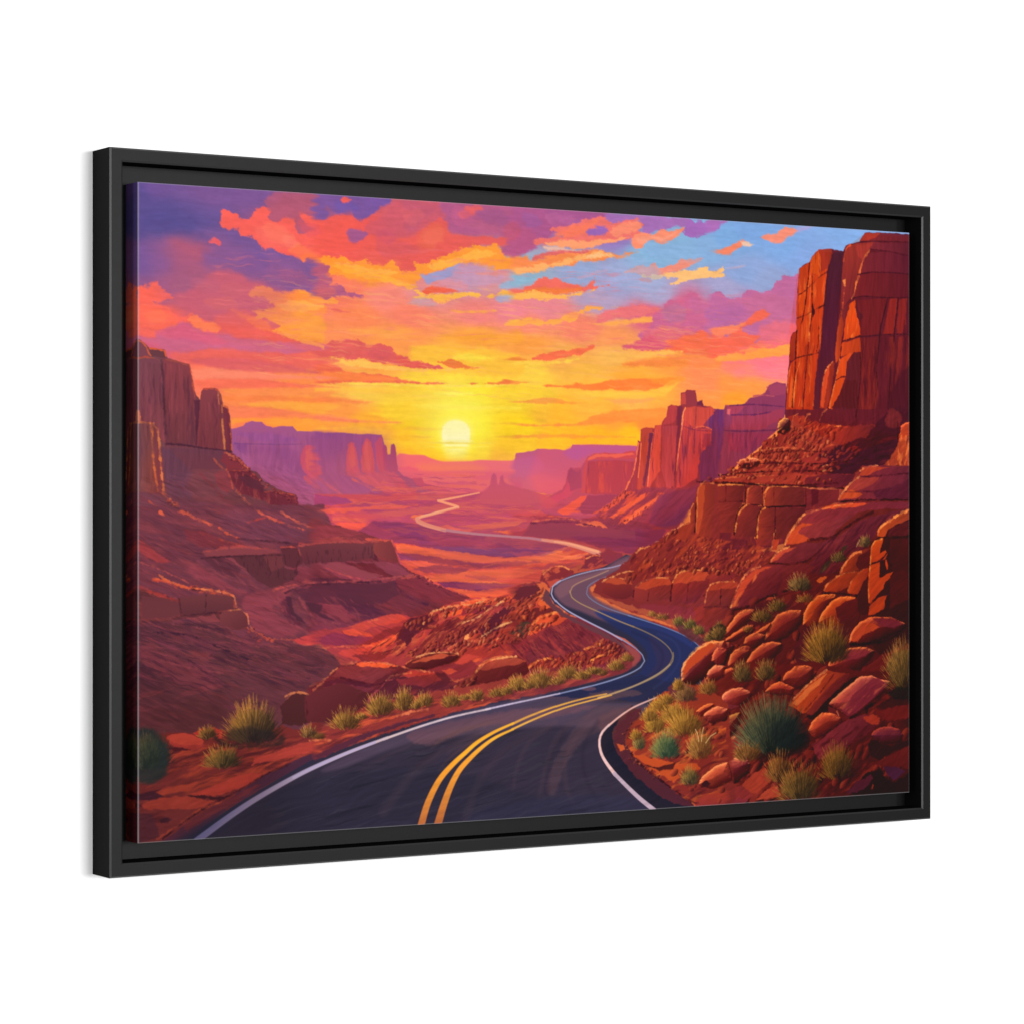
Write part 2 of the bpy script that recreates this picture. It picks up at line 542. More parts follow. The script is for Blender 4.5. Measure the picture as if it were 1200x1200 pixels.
PICTURE = '''
G x46 y26 w2.2 |23,31,6a549c 108,122,5a5298 188,86,5c5299 251,17,78589c 397,17,7a589c 516,82,b05a78 576,31,a05a84 51,236,7659a0 136,219,8a5a90 179,295,9a5c84 23,353,8c5a92 266,187,765a9e 397,220,74589e 486,234,76589e 552,293,9a5a8c 251,331,b85c78 397,325,c85c6c 65,408,f06458 151,457,cc6478 339,472,dc5e66 516,480,e8605a 51,502,d8607a 251,527,ea6458 222,572,ff7a5e 397,594,f87458 546,586,ff8a4c 368,656,ff8a50 606,651,ff9c40 397,708,fb8058 309,749,f88458 486,727,ff8c4c 576,745,ffa440 697,10,7858a0 789,108,e85c5a 945,78,d86068 1135,29,b45c84 1330,30,b05a88 697,193,ea5e58 913,156,ea6058 1071,189,ee6450 789,248,ff9a3c 697,314,f87c60 851,321,f88878 1008,301,e48c8c 1135,241,c098b8 1264,250,d89498 758,378,ff8858 945,372,fc8468 1199,363,f4847c 1330,344,f08490 697,448,ff9058 913,441,ff9a50 1199,432,ffa448 1135,503,ffb840 820,511,ffa048 636,543,ff9850 758,615,ffc458 697,609,ffb450 1008,594,fcd040 1135,558,ffd840 1167,626,f8e030 913,672,fccc38 697,676,ff9a48 636,730,ffa040 789,720,ffae38 1008,725,f8cc28 945,786,ffbc30 1199,722,fce820 1297,720,fcd028 1330,636,fcd438 1199,810,ffdc38 1039,806,ffc828 758,782,ffb038 1330,789,ffc830 1297,818,ffc038 1462,-5,a85890 1596,-10,b0609a 1732,65,9878b8 1870,138,8ab4d8 2010,103,8ab4d8 2117,98,88b0dc 1596,208,98a8d0 1732,244,a8a4cc 1905,266,b0a8cc 1395,216,98b0c8 1664,290,b8a0c0 1462,325,ec8890 1395,389,fa8c70 1596,391,f88468 1732,429,fc985c 1870,339,e06880 2010,305,d8688c 2117,359,e86870 2117,417,f87050 1395,445,ffa048 1529,492,f8ac50 1732,472,fcb858 1940,480,fca048 2081,505,ff905c 1395,551,ffd048 1596,546,fcb848 1801,541,ffac40 1395,613,ffd03c 1664,601,ffc048 1870,583,ffb448 2117,563,ff9060 1462,690,f8b838 1664,658,fcb848 1801,627,fab858 1462,751,fcc030 1664,757,ffb82c 1801,741,ffc02c 1732,691,ffa440 1870,712,ff9044 1379,719,ffd428 2189,65,80ace0 2297,31,80a8e0 2444,82,84ace4 2745,2,88b0e8 2261,179,90a8d8 2370,209,98a8d4 2189,240,a8a4cc 2518,108,88a8e0 2370,327,cc6898 2225,303,c86898 2189,363,e06078 2444,319,d0689c 2189,415,f86850 2297,418,f87060 2444,393,e87080 2225,502,fc8878 2370,498,f88098 2189,561,ff9850 2297,558,ff9c50 2225,619,ffa038 2117,615,ff9850 2977,87,88b0e8 23,843,8a3848 2938,817,8a3030 23,1256,7a3844 2938,1302,802820 23,1900,703028 2938,2029,401818 1008,998,c85060 1008,1408,a03c44 1664,998,a84050 1835,1284,a83830 1330,1694,3c3440 2010,1865,8a3020 2370,1734,902c20
C #5a5096 s13.4 r3 q10 o.8 |1,14 23,23 45,42 74,56 102,47 133,63 153,93 188,91 194,117 165,124 188,143 228,157 246,172 222,183 165,171 125,157 68,134 40,156 1,174
C #58509a s21.0 r3 q9 o.55 |17,90 79,82 125,105 176,128 153,140 108,132 51,130 17,137
C #7c5a9e s28.6 r2 o.5 |51,6 176,9 257,20 292,39 257,98 199,86 153,62 108,39
C #a85a7c s21.0 r4 q9 o.7 |108,168 153,166 205,179 257,197 234,225 211,257 165,269 125,250 119,209
C #b45a70 s17.2 r3 q8 o.5 |136,182 188,185 234,204 205,226 165,217
C #74589e s17.2 r4 q8 o.85 |222,204 269,192 304,174 292,133 327,126 362,150 397,175 433,194 468,182 516,212 570,220 606,208 636,238 636,329 588,305 552,301 516,318 468,309 421,290 374,281 339,262 292,248 246,250 222,236
C #7a5aa2 s13.4 r3 o.6 |433,194 492,192 540,211 576,230 564,252 516,254 468,267 433,258 397,228
C #8f5a92 s21.0 r3 o.7 |445,236 516,222 588,251 636,270 636,313 546,285 480,277
C #cd6070 s8 r3 q8 o.8 |257,265 304,258 350,272 409,301 456,315 433,332 492,356 456,368 397,381 350,398 292,411 234,402 188,388 142,369 125,344 176,321 222,293
C #c45c70 s13.4 r3 o.7 |374,334 433,337 474,357 427,374 368,377 315,389 280,411 246,407 280,380 315,357
C #ee6460 s2.8 r3 q6 |280,81 304,72 333,84 350,98 380,97 397,62 421,52 448,62 445,93 474,102 507,82 534,94 546,131 582,123 570,92 552,66 582,75 636,89 636,217 594,198 564,210 528,201 492,197 456,180 433,192 415,174 391,152 350,146 339,128 304,132 286,128
C #f47858 s4 r3 o.8 |516,185 552,162 594,176 636,158 636,228 612,207 576,201 558,213
C #f2706a s8 r3 o.7 |397,117 456,119 516,137 522,169 480,182 433,173 403,148
P #fb7a50 s2.8 r2 q4 |552,205 582,193 612,199 636,217 636,236 618,220 588,204 564,218
C #ee6064 s2.8 r2 q4 |240,177 257,161 274,164 283,181 274,186 257,179
C #b05c7c s5 r3 o.8 |439,20 492,6 588,6 624,25 636,62 594,70 552,72 528,89 504,80 474,97 451,88 445,56 427,42
C #f4685c s4.0 r4 q6 |1,328 40,321 51,305 68,305 79,325 108,339 125,349 85,361 57,367 74,377 108,381 136,401 159,405 182,399 205,414 240,418 274,432 292,437 257,449 234,449 205,440 176,425 148,421 125,437 85,449 62,455 57,471 28,471 1,457
C #fb6c58 s4 r3 o.8 |1,380 40,378 96,392 136,411 113,438 62,445 23,441 1,431
C #ff8058 s2.8 r3 q5 |176,399 199,398 217,416 246,418 274,435 257,449 228,447 199,435 165,415
C #f06458 s9 r3 o.8 |257,407 327,378 397,386 439,416 492,446 576,470 636,484 636,506 516,499 433,469 374,466 304,452
C #cf6684 s6 r3 q8 |1,472 51,473 68,455 125,437 153,421 188,440 234,455 292,453 339,467 409,470 486,478 576,497 516,509 397,502 280,500 176,519 108,510 51,491 23,482
C #d0608c s8 r3 o.5 |119,437 153,423 199,450 257,464 211,481 153,478 108,469
C #e8645e s6 r2 o.9 |108,521 222,507 339,514 456,516 576,529 636,533 636,559 456,548 280,542 165,550
C #ff9a44 s3.4 r3 q6 |380,329 403,307 433,303 468,315 516,323 552,311 582,315 606,328 636,332 636,482 600,469 564,465 522,459 486,449 456,442 445,437 474,428 451,416 415,412 380,408 374,403 403,391 386,379 433,372 468,362 445,347 415,333
C #ff9048 s4 r3 o.8 |391,312 433,305 486,319 552,314 606,328 636,335 636,388 516,366 480,362 445,342
C #ffa048 s6 r2 o.8 |486,393 552,380 636,383 636,452 552,444 504,425
C #d86468 s2.2 r1.5 q4 |522,360 552,351 582,358 588,366 558,372
C #e0686a s2.2 r1.5 q4 |397,412 427,400 456,410 483,423 456,432 415,430
C #ff7a4c s4.0 r2 o.8 |315,378 374,392 397,402 445,411 456,437 409,433 362,408
P #ffa848 s2.8 r1.5 |600,523 636,516 636,533 612,531
C #7a58a2 s4.0 r3 q7 |606,2 679,3 789,2 882,2 876,22 851,31 820,52 783,70 765,82 752,72 728,38 715,44 703,64 679,60 648,43 655,66 642,88 606,85
C #6c58b0 s6 r2 o.6 |673,28 728,19 765,44 703,58
C #e86060 s2.8 r2 q4 |697,21 712,9 734,16 722,25 703,27
C #d05c6c s5 r4 q8 o.8 |789,91 839,62 888,21 926,5 1001,4 1078,5 1084,43 1039,67 1001,80 976,103 951,121 901,129 851,121 808,134 783,124
C #c45c74 s7 r4 q8 o.7 |913,9 1001,9 1039,35 989,81 951,110 926,95 951,50
C #b45c86 s5 r3 q9 |1065,6 1142,7 1232,5 1363,3 1363,162 1323,169 1297,165 1290,143 1323,108 1297,98 1232,96 1167,105 1129,104 1097,103 1084,82 1097,53 1065,33
C #c06284 s8 r4 o.6 |1167,61 1264,56 1330,86 1271,94 1180,88
C #e46266 s4 r3 |1122,41 1154,17 1206,8 1219,17 1193,32 1167,47 1135,49
C #ea5e58 s4 r3 q8 o.9 |606,90 642,88 667,71 703,64 740,72 752,99 715,127 728,143 765,147 801,123 863,136 913,134 964,126 1001,91 1039,73 1058,61 1084,71 1084,93 1103,111 1167,110 1264,106 1323,111 1290,138 1245,134 1199,136 1154,150 1116,168 1078,181 1039,199 989,207 976,229 938,236 913,237 901,227 913,199 876,201 851,218 814,220 765,211 728,197 697,204 642,201 606,192
C #ee6a52 s7 r4 o.6 |1001,97 1052,72 1084,93 1065,132 1027,161 976,147
C #d85c64 s6 r3 o.6 |826,144 913,139 989,157 938,182 851,186
C #a05a90 s4.0 r3 q6 |719,122 737,105 771,111 789,124 771,138 740,153 722,138
C #ff9a3c s2.8 r4 q5 |618,207 642,198 679,199 715,197 746,215 783,202 808,220 851,218 882,200 901,216 920,199 907,232 938,239 970,226 957,205 1001,203 1033,210 1027,188 1065,181 1103,168 1135,150 1187,137 1219,138 1271,133 1290,149 1310,170 1363,165 1363,218 1310,209 1271,216 1232,212 1180,198 1135,200 1103,210 1052,228 1014,238 989,245 976,262 951,274 901,276 851,267 801,266 765,270 728,264 697,252 667,248 642,233
P #ffb040 s2.8 r2 o.8 |667,226 728,232 789,242 863,250 926,269 976,283 951,290 901,278 839,267 777,259 715,246
P #ffb850 s2.2 r2.5 q4 |901,276 951,282 976,294 1001,304 1039,300 1103,300 1167,287 1232,298 1271,294 1297,279 1363,285 1363,304 1310,303 1264,302 1206,302 1154,304 1103,314 1078,329 1052,330 1027,320 989,316 951,316 989,308 951,290
C #f06448 s2.8 r2 q4 |995,294 1014,279 1052,272 1090,279 1129,288 1090,295 1039,300 1008,301
C #a09cc8 s2.8 r2 q5 |986,242 1039,232 1090,213 1129,200 1135,217 1103,240 1065,252 1039,264 1014,271 1001,255
C #c898b4 s6 r3 o.8 |1122,206 1193,197 1258,206 1271,222 1310,231 1284,254 1206,274 1167,270 1103,251
C #e0909c s6 r3 o.8 |1052,264 1103,251 1167,270 1142,282 1090,279 1039,275
P #e89088 s4.0 r2 o.8 |1193,228 1271,219 1323,225 1271,233
C #a0b0cc s4.0 r2 q5 |1284,271 1310,248 1363,220 1363,268
C #a8a8cc s4.0 r2 o.9 |1264,302 1303,292 1336,305 1310,317 1284,315
C #c8a0a8 s5 r2 o.7 |932,334 989,316 1027,325 1052,335 976,341
C #f87e62 s7 r3 o.8 |667,264 728,267 789,275 765,308 789,318 740,331 697,327
C #b05c80 s2.2 r3 q6 |606,208 624,218 655,232 658,248 636,265 667,264 661,286 697,289 722,305 758,311 780,317 740,321 697,322 667,323 648,332 624,327 606,325
C #cc6468 s4.0 r3 o.6 |606,293 655,296 685,311 642,329 606,322
P #ff9c4c s2.2 r2 |606,330 648,334 667,325 697,335 685,349 655,347 606,341
C #e8685c s2.2 r1 |661,363 679,360 703,367 734,370 697,373 673,370
C #ffac4c s4.0 r1.5 o.9 |1097,351 1154,351 1206,347 1271,346 1206,355 1142,357
P #ffb84c s2.2 r2 |1303,390 1336,375 1363,368 1363,390 1330,392
C #ffa450 s9 r2 o.8 |728,423 851,418 951,421 888,439 765,438
C #ffa53c s8 r2 o.8 |1039,440 1167,425 1297,420 1363,407 1363,446 1232,456 1103,449
C #ffc040 s7 r3 o.9 |951,475 1039,467 1142,480 1206,468 1284,476 1363,496 1363,552 1167,557 976,534
C #fcdc48 s7 r3 o.9 |1103,504 1154,486 1206,492 1271,499 1193,512 1142,508
C #e2605c s2.8 r3 q6 |606,485 642,479 661,462 697,467 728,455 765,456 789,474 814,471 839,463 876,475 895,493 932,500 951,516 989,520 1014,520 1039,530 1084,540 1027,544 964,540 913,536 876,532 839,527 808,523 765,513 752,524 703,520 667,513 606,512
C #e85c50 s5 r2 o.7 |901,504 951,519 1027,530 976,540 913,533
P #ffbe58 s2.2 r2.5 q4 |606,516 642,514 685,518 722,525 752,524 771,513 808,523 851,530 882,534 951,543 1039,545 1090,541 1142,536 1078,548 976,552 882,548 789,545 697,534 642,524 606,528
C #f07c40 s2.2 r2.5 q5 |1052,519 1078,513 1103,510 1135,519 1167,528 1206,533 1142,536 1090,531
P #f89040 s2.2 r1.5 q5 |1297,504 1336,497 1363,496 1363,505 1323,506
C #f07058 s2.8 r2 |606,528 642,532 685,542 703,555 642,562 606,560
C #f06a50 s2.2 r2 q7 |606,531 642,532 679,542 703,558 765,561 826,565 876,570 926,579 976,583 1001,586 1039,585 1090,587 1039,591 951,591 876,588 789,591 703,592 606,593
P #ff8448 s4.0 r1.5 |606,559 697,559 789,564 863,570 938,582 851,586 606,589
P #ffdc50 s2.2 r1.5 q5 |728,596 863,591 951,594 1039,594 1142,589 1232,587 1363,577 1363,581 1232,595 1103,598 976,599 851,598
C #ee7840 s2.2 r2 q5 |1154,585 1206,581 1245,580 1271,577 1303,570 1336,575 1363,577 1349,583 1297,584 1258,587 1206,585
C #fcd048 s10 r2 o.6 |728,622 839,603 951,611 1039,626 951,649 851,657 765,642
C #fff060 s5 r2 o.8 |1039,620 1103,613 1180,617 1116,627
C #fcf040 s9 r2 o.6 |1052,653 1116,641 1206,650 1167,673 1090,680
P #fb8c4c s5 r1.5 |606,635 667,639 728,646 814,653 752,657 679,656 606,653
P #ff8e58 s4.0 r1.5 |606,694 655,695 728,705 765,710 851,712 926,716 851,718 765,717 679,716 606,721
P #ffb838 s5 r1.5 o.9 |606,728 728,729 839,733 913,748 851,760 728,740 606,742
P #e8b038 s3.4 r1 o.8 |1284,712 1330,708 1363,709 1363,714 1317,714
P #e8a838 s3.4 r1 o.8 |951,756 1001,758 1039,761 1001,763 964,760
P #e8a838 s3.4 r1 o.8 |1264,755 1317,751 1363,751 1363,756 1310,758
P #f0a040 s3.4 r1 o.8 |1310,640 1363,637 1363,642 1330,642
C #fff030 s26 o.9 |1039,746 1065,691 1116,674 1174,689 1199,744 1174,799 1116,822 1058,801
C #fff060 s12 o.95 |1055,746 1074,707 1119,693 1164,706 1183,744 1164,789 1119,806 1074,790
C #fffbe6 s4 |1065,746 1071,724 1090,708 1119,703 1148,709 1167,725 1172,747 1167,777 1148,794 1119,800 1090,792 1070,773
C #fff8a0 s9 o.8 |1071,779 1167,777 1154,800 1119,808 1084,800
C #fcf080 s12 o.6 |1078,795 1161,794 1148,827 1090,828
P #eacb50 s2.3 r.8 o.9 |1001,778 1078,775 1167,776 1271,776 1167,780 1078,781
P #ffe850 s2.3 r.8 o.8 |976,788 1065,791 1167,790 1264,785 1167,794 1065,795
P #fff4a0 s2.0 o.8 |1058,769 1180,768 1183,772 1058,773
C #b05a8c s5 r3 q8 |1330,2 1448,-2 1596,2 1705,1 1691,22 1623,37 1582,33 1529,64 1488,78 1475,101 1429,109 1415,120 1435,136 1395,149 1369,162 1330,169
C #a85a90 s6 r3 o.7 |1462,6 1596,4 1705,4 1636,30 1569,34 1502,49
C #c05a80 s6 r3 o.6 |1330,74 1409,82 1435,114 1395,149 1330,163
C #a870b4 s4 r3 q7 |1691,11 1759,7 1842,5 1940,6 2039,6 2017,33 1982,35 1940,43 1905,51 1870,64 1849,59 1828,26 1801,22 1759,35 1718,40
C #f0746c s2.8 r3 q5 |1415,115 1435,103 1462,104 1502,94 1529,87 1482,69 1515,59 1576,45 1623,28 1691,22 1718,37 1759,35 1787,20 1828,23 1849,36 1828,55 1856,65 1842,77 1801,85 1759,87 1705,101 1664,114 1609,122 1555,119 1502,116 1448,124 1422,126
C #fc7c5c s5 r3 o.8 |1502,77 1596,49 1664,29 1636,53 1609,77 1555,91 1515,99
C #fa8c70 s4.0 r3 |1732,48 1787,28 1835,34 1822,55 1773,75 1732,82 1705,67
C #9c68b4 s4.0 r3 q5 |1616,74 1643,56 1691,50 1705,67 1677,79 1643,84
C #ffa070 s2.8 r2.5 q5 |1462,118 1529,104 1609,105 1677,96 1732,88 1787,80 1746,96 1691,107 1643,123 1596,130 1529,129 1488,125
C #e8b8a8 s3.4 r2 |1448,127 1488,125 1542,131 1609,134 1664,125 1643,135 1582,140 1515,143 1468,139
C #fa9070 s2.5 r3 q5 |1794,91 1815,72 1849,62 1884,69 1912,50 1954,54 1989,38 2014,39 2000,63 1968,76 1926,96 1905,94 1891,80 1863,93 1842,108 1808,113
C #ffa488 s4.0 r2 o.7 |1815,84 1870,75 1926,73 1982,53 1940,83 1912,91 1884,80 1842,100
C #a86cb8 s2.8 r4 q6 |2017,39 2039,9 2053,14 2081,7 2153,6 2153,29 2103,52 2081,68 2039,70 2010,54
P #88b8e0 s2.2 r2 |2053,14 2074,4 2153,0 2153,9 2124,8 2103,17 2081,7 2060,20
C #e06868 s4.0 r2 |1442,153 1502,139 1569,138 1643,132 1596,151 1529,160 1462,169 1409,177 1422,159
C #fa8c50 s3.4 r3.5 q6 |1330,180 1382,167 1409,174 1462,160 1542,151 1609,142 1664,128 1705,138 1746,139 1787,131 1822,132 1759,144 1705,155 1650,163 1596,171 1549,187 1502,189 1462,202 1409,210 1330,214
C #ffb068 s2.8 r3 q5 |1330,208 1382,200 1448,186 1502,178 1569,158 1623,144 1677,131 1691,141 1732,145 1664,156 1596,168 1542,185 1488,193 1448,208 1389,222 1356,224 1330,216
C #c8a0b8 s4.0 r2 o.7 |1582,225 1623,215 1664,199 1711,194 1664,205 1623,223
C #90b4cc s4 r2 |1330,230 1395,227 1429,220 1415,243 1369,259 1330,258
C #f46e60 s2.8 r3 q5 |1330,275 1369,268 1409,255 1429,232 1468,229 1502,234 1522,245 1569,248 1623,249 1650,222 1657,239 1643,251 1705,246 1664,256 1616,263 1582,273 1529,278 1462,281 1395,283 1330,291
C #f8823c s4.0 r2 o.8 |1369,276 1435,265 1502,262 1596,258 1555,277 1488,285 1409,288
P #ffb458 s2.3 r3 q4 |1330,291 1369,284 1409,274 1462,283 1522,284 1582,276 1623,266 1664,259 1596,281 1529,294 1462,303 1409,300 1356,307 1330,305
C #ffa850 s2.5 r3 q5 |1330,386 1363,377 1389,364 1415,366 1448,374 1502,366 1529,348 1562,344 1596,329 1630,319 1684,322 1623,331 1596,346 1576,366 1529,371 1482,384 1409,389 1369,391 1330,394
C #ec7478 s4.0 r3 |1650,353 1705,328 1773,314 1842,306 1891,312 1912,320 1870,333 1828,341 1773,351 1718,356 1664,369
C #ffa854 s4.0 r2 |1650,375 1732,364 1815,350 1884,341 1919,349 1870,362 1801,370 1705,379
C #d06890 s3.4 r4 q7 |1891,333 1926,314 1954,290 1982,286 2003,300 2024,264 2046,255 2074,259 2081,285 2117,290 2131,266 2153,253 2153,393 2081,407 2010,432 1940,446 1884,453 1842,426 1828,403 1870,379
C #e46c78 s8 r4 o.8 |1842,403 1912,378 1982,375 2053,385 2010,426 1940,440 1870,442
C #e0607c s4.0 r3 |1759,448 1815,435 1870,419 1940,423 1996,433 1926,449 1842,456 1794,453
C #fa6c4c s6 r3 |1982,422 2053,396 2153,370 2153,451 2046,457 1940,455
C #ffb858 s4 r2 |1732,480 1815,467 1912,457 2010,455 1940,472 1870,482 1787,485
C #fb8c44 s4 r2 |1759,508 1842,489 1940,480 2053,466 2153,466 2153,509 2010,507 1870,511
C #f8704c s2.5 r2.5 q6 |1395,498 1422,489 1462,480 1502,470 1529,466 1569,462 1609,456 1647,450 1623,467 1582,482 1515,492 1462,502 1409,505
P #f0883c s2.5 r1.5 |1330,497 1369,496 1409,502 1369,506 1330,504
P #ffcc4c s2.8 r2 |1330,508 1409,511 1515,502 1596,490 1542,508 1435,518 1330,520
C #ff8c60 s12 o.6 |2039,478 2153,475 2153,544 2053,535
C #fc8440 s2.5 r2 q8 |1448,586 1529,581 1609,574 1677,570 1705,560 1787,554 1856,550 1940,545 1989,547 1954,561 1912,582 1842,591 1732,593 1596,594 1529,590
C #fb9c3c s4.0 r2 o.6 |1856,550 1982,543 2017,548 1940,572
P #ffc84c s5 r2 o.8 |1569,603 1705,601 1856,594 1940,578 1996,560 1940,607 1801,621 1664,618
C #f8a044 s2.5 r1.5 |1330,641 1369,637 1409,629 1462,624 1508,627 1549,637 1623,638 1549,642 1462,644 1395,643
C #fc9444 s3.4 r2 q8 |1330,713 1462,712 1582,705 1636,684 1705,669 1732,660 1842,655 1940,652 1926,676 1870,689 1787,699 1664,709 1529,716 1395,719
C #ff9848 s5 r2 o.7 |1746,668 1870,657 1933,659 1870,683 1759,690
P #f8a43c s2.8 r1.5 |1330,750 1462,743 1596,744 1732,747 1815,750 1664,753 1462,756 1330,759
P #ffa860 s4.0 r2 o.9 |1691,626 1801,621 1898,619 1842,635 1732,637
P #f89840 s2.2 r1 |1330,572 1356,575 1395,576 1356,580 1330,584
C #e05c74 s4.0 r3 o.9 |1759,448 1801,436 1870,408 1919,378 2010,409 1940,446 1842,456
C #f8704c s5 r3 o.9 |1940,423 2081,395 2153,393 2153,463 2010,450
C #b070b8 s3.4 r2 q5 |2117,5 2160,3 2196,4 2160,26 2138,47 2117,51
C #f89078 s2.8 r2.5 q5 |2334,55 2363,39 2407,34 2444,14 2481,15 2496,23 2452,46 2429,62 2400,71 2370,62
C #c0a0d0 s5 r2 o.6 |2481,15 2526,7 2571,-1 2526,19 2496,29
C #f88868 s2.8 r2.5 q5 |2131,112 2174,101 2217,84 2261,65 2275,76 2305,82 2261,88 2225,104 2196,120 2160,119
P #e8c0a8 s2.8 r1.5 q4 |2246,71 2275,73 2303,80 2290,88 2261,85
P #f0b070 s2.2 r2 q4 |2117,179 2146,181 2167,165 2181,171 2160,186 2131,196 2117,200
C #d0a8b8 s4 r1 o.7 |2189,167 2232,160 2268,154 2225,166
C #c46c9c s2.8 r4 q7 |2117,278 2138,254 2160,250 2189,261 2225,268 2246,264 2275,246 2312,241 2356,242 2392,226 2407,202 2444,177 2481,178 2503,183 2496,358 2437,384 2334,411 2117,417
C #cc6e94 s9 r3 o.7 |2261,272 2370,245 2466,265 2481,323 2370,351 2297,324
C #b868a0 s8 r3 o.5 |2117,313 2189,299 2261,296 2246,343 2160,358 2117,354
C #f0707c s9 r3 o.8 |2334,364 2437,337 2496,358 2466,418 2348,422
C #f66a54 s4 r4 q8 |2117,394 2174,398 2232,379 2261,349 2305,318 2363,304 2378,315 2348,334 2290,359 2261,378 2334,387 2305,423 2232,443 2160,463 2117,470
C #ff8460 s3.4 r3 q6 |2117,380 2160,367 2232,361 2275,345 2246,367 2203,391 2160,402 2117,394
C #ff6c50 s8 r2 o.6 |2117,406 2203,409 2261,431 2203,456 2117,470
C #ffa050 s3.4 r3 q6 |2138,484 2189,459 2261,454 2319,438 2392,430 2466,416 2463,454 2392,462 2319,473 2246,481 2174,486
P #ff9058 s2.8 r2 |2246,449 2290,433 2334,437 2290,453
C #f07c90 s5 r2 o.8 |2290,477 2378,465 2466,457 2463,484 2378,492 2261,492 2189,488
C #f88494 s16 r2 o.7 |2261,507 2459,496 2452,531 2334,540 2225,531
W w9 |606,-30 606,838
W w9 |1330,-31 1330,775
W w8 |2117,-33 2117,708
C #e0607a s5 r2 q8 o.7 |68,455 125,437 165,426 199,445 257,459 304,479 234,486 165,472 108,474
C #d66880 s4 r2 q7 o.7 |280,474 374,466 456,474 516,472 594,470 661,484 576,502 456,500 374,492
C #f0685e s4 r1.5 o.8 |176,514 304,499 433,512 576,508 697,526 576,539 397,534 257,537 176,534
C #dc6068 s4 r1.5 o.7 |176,537 257,527 374,529 492,542 576,555 636,565 492,568 339,567 234,554
P #ff8a6c s4 r1.5 o.9 |182,566 257,559 374,566 516,573 636,575 697,579 576,585 397,589 257,592 188,597
P #fa7258 s3 r1.5 o.85 |188,597 304,593 433,592 540,599 636,606 697,609 576,613 433,612 304,620 211,625
P #ff9250 s4 r1.5 o.8 |280,623 433,615 636,615 697,619 636,640 456,641 304,636
P #fc8448 s3 r1.5 o.8 |286,644 456,641 636,645 697,652 636,656 456,654 292,662
P #ffa844 s4 r1.5 o.8 |339,667 492,656 636,661 697,665 636,693 516,679 397,676
P #fb8058 s3 r1.5 o.8 |295,673 374,677 456,680 552,689 697,708 758,715 636,714 516,703 397,702 304,707
P #ffa040 s4 r1.5 o.8 |315,714 433,707 576,710 697,719 697,735 576,742 456,733 374,719 315,735
P #ffbf44 s4 r1.5 o.6 |606,613 728,605 851,608 951,617 851,624 728,622 606,624
P #ffe048 s4 r1.5 o.7 |951,660 1039,653 1167,656 1363,658 1363,664 1167,670 1039,670
P #ffd038 s4 r1.5 o.7 |789,685 951,688 1039,691 951,704 851,700
P #f8b434 s3 r1 o.7 |951,726 1039,730 1065,735 1001,741 913,740
P #ffca30 s4 r1.5 o.7 |863,770 976,774 1052,779 1001,801 901,797
C #8a5c9a s4 r3 q6 o.5 |433,205 468,193 492,213 528,201 564,215 540,237 492,234 456,225
C #6a54a2 s5 r3 q6 o.5 |339,209 386,197 433,216 445,242 397,254 350,240
C #a05c8c s5 r3 q7 o.5 |480,256 540,248 588,273 624,303 564,300 504,287
C #f8806c s5 r3 q6 o.45 |421,121 456,103 504,117 528,147 492,165 445,152
C #fa8a78 s4 r3 q6 o.4 |492,144 528,137 552,162 522,180 498,170
C #d85868 s5 r3 q6 o.5 |552,93 600,101 636,126 600,144 564,130
C #ff7c5c s5 r3 q6 o.5 |17,400 62,388 108,407 85,428 40,425
C #b8607c s5 r3 q6 o.5 |176,290 234,277 280,296 257,328 199,320
C #d46a6c s4 r3 q6 o.5 |280,306 339,293 374,313 339,336 292,332
C #e87060 s4 r3 q6 o.5 |222,350 292,337 339,357 292,379 246,376
P #ffb054 s2.5 r2 q4 o.8 |474,357 516,339 576,342 636,351 636,361 564,375 504,377
P #ff9c50 s2.5 r2 q4 o.8 |492,441 552,458 606,469 636,482 636,487 564,473 504,456
C #f47460 s5 r3 q6 o.5 |989,114 1039,89 1071,93 1065,132 1014,145
C #d05870 s5 r3 q6 o.5 |826,111 876,103 901,129 863,147 826,138
C #e06870 s5 r3 q6 o.5 |913,47 964,33 1001,53 964,82 926,73
C #c86088 s5 r3 q6 o.5 |1116,19 1167,28 1180,55 1142,79 1103,59
C #a05888 s5 r3 q7 o.5 |1206,26 1271,16 1323,41 1284,71 1219,58
C #c85870 s5 r3 q7 o.5 |1297,71 1349,51 1363,95 1336,119 1303,98
P #ffb64c s2.5 r2.5 q4 o.8 |1014,211 1078,192 1142,172 1193,153 1245,151 1271,161 1232,174 1167,188 1103,207 1039,226
P #ffb64c s2.5 r2.5 q4 o.7 |667,216 728,216 801,231 876,228 913,237 876,247 801,245 728,234
C #ec6860 s3 r2.5 q5 o.6 |679,478 728,466 765,475 740,497 691,494
C #d85a60 s3 r2.5 q5 o.6 |789,491 839,478 876,494 851,516 801,512
C #c06898 s4 r3 q6 o.5 |1462,23 1542,19 1582,33 1529,53 1475,50
C #a0609c s4 r3 q6 o.5 |1369,22 1422,25 1448,52 1409,70 1369,50
C #b87898 s5 r3 q6 o.5 |1926,320 1982,300 2024,322 1996,358 1940,354
C #c8709c s5 r3 q6 o.5 |2039,275 2081,274 2117,301 2081,332 2039,310
C #e87a80 s5 r3 q6 o.5 |1884,384 1968,376 2010,398 1954,422 1898,418
C #f2907c s2 r2.5 q5 |1766,200 1815,178 1870,174 1894,160 1908,180 1954,169 2010,139 2024,146 2103,133 2053,156 1996,183 1940,194 1905,214 1856,211 1828,203
C #e88070 s2 r2 q4 o.8 |1828,218 1870,213 1881,224 1849,231
C #ffc078 s2 r2.5 q5 |1828,208 1912,199 1982,185 2053,179 2117,165 2110,178 2153,184 2181,194 2081,205 2017,224 1957,232 1989,208 1912,212 1856,214
P #ffc078 s2 r2 q4 |2110,177 2146,181 2174,166 2183,172 2160,186 2131,197 2110,197
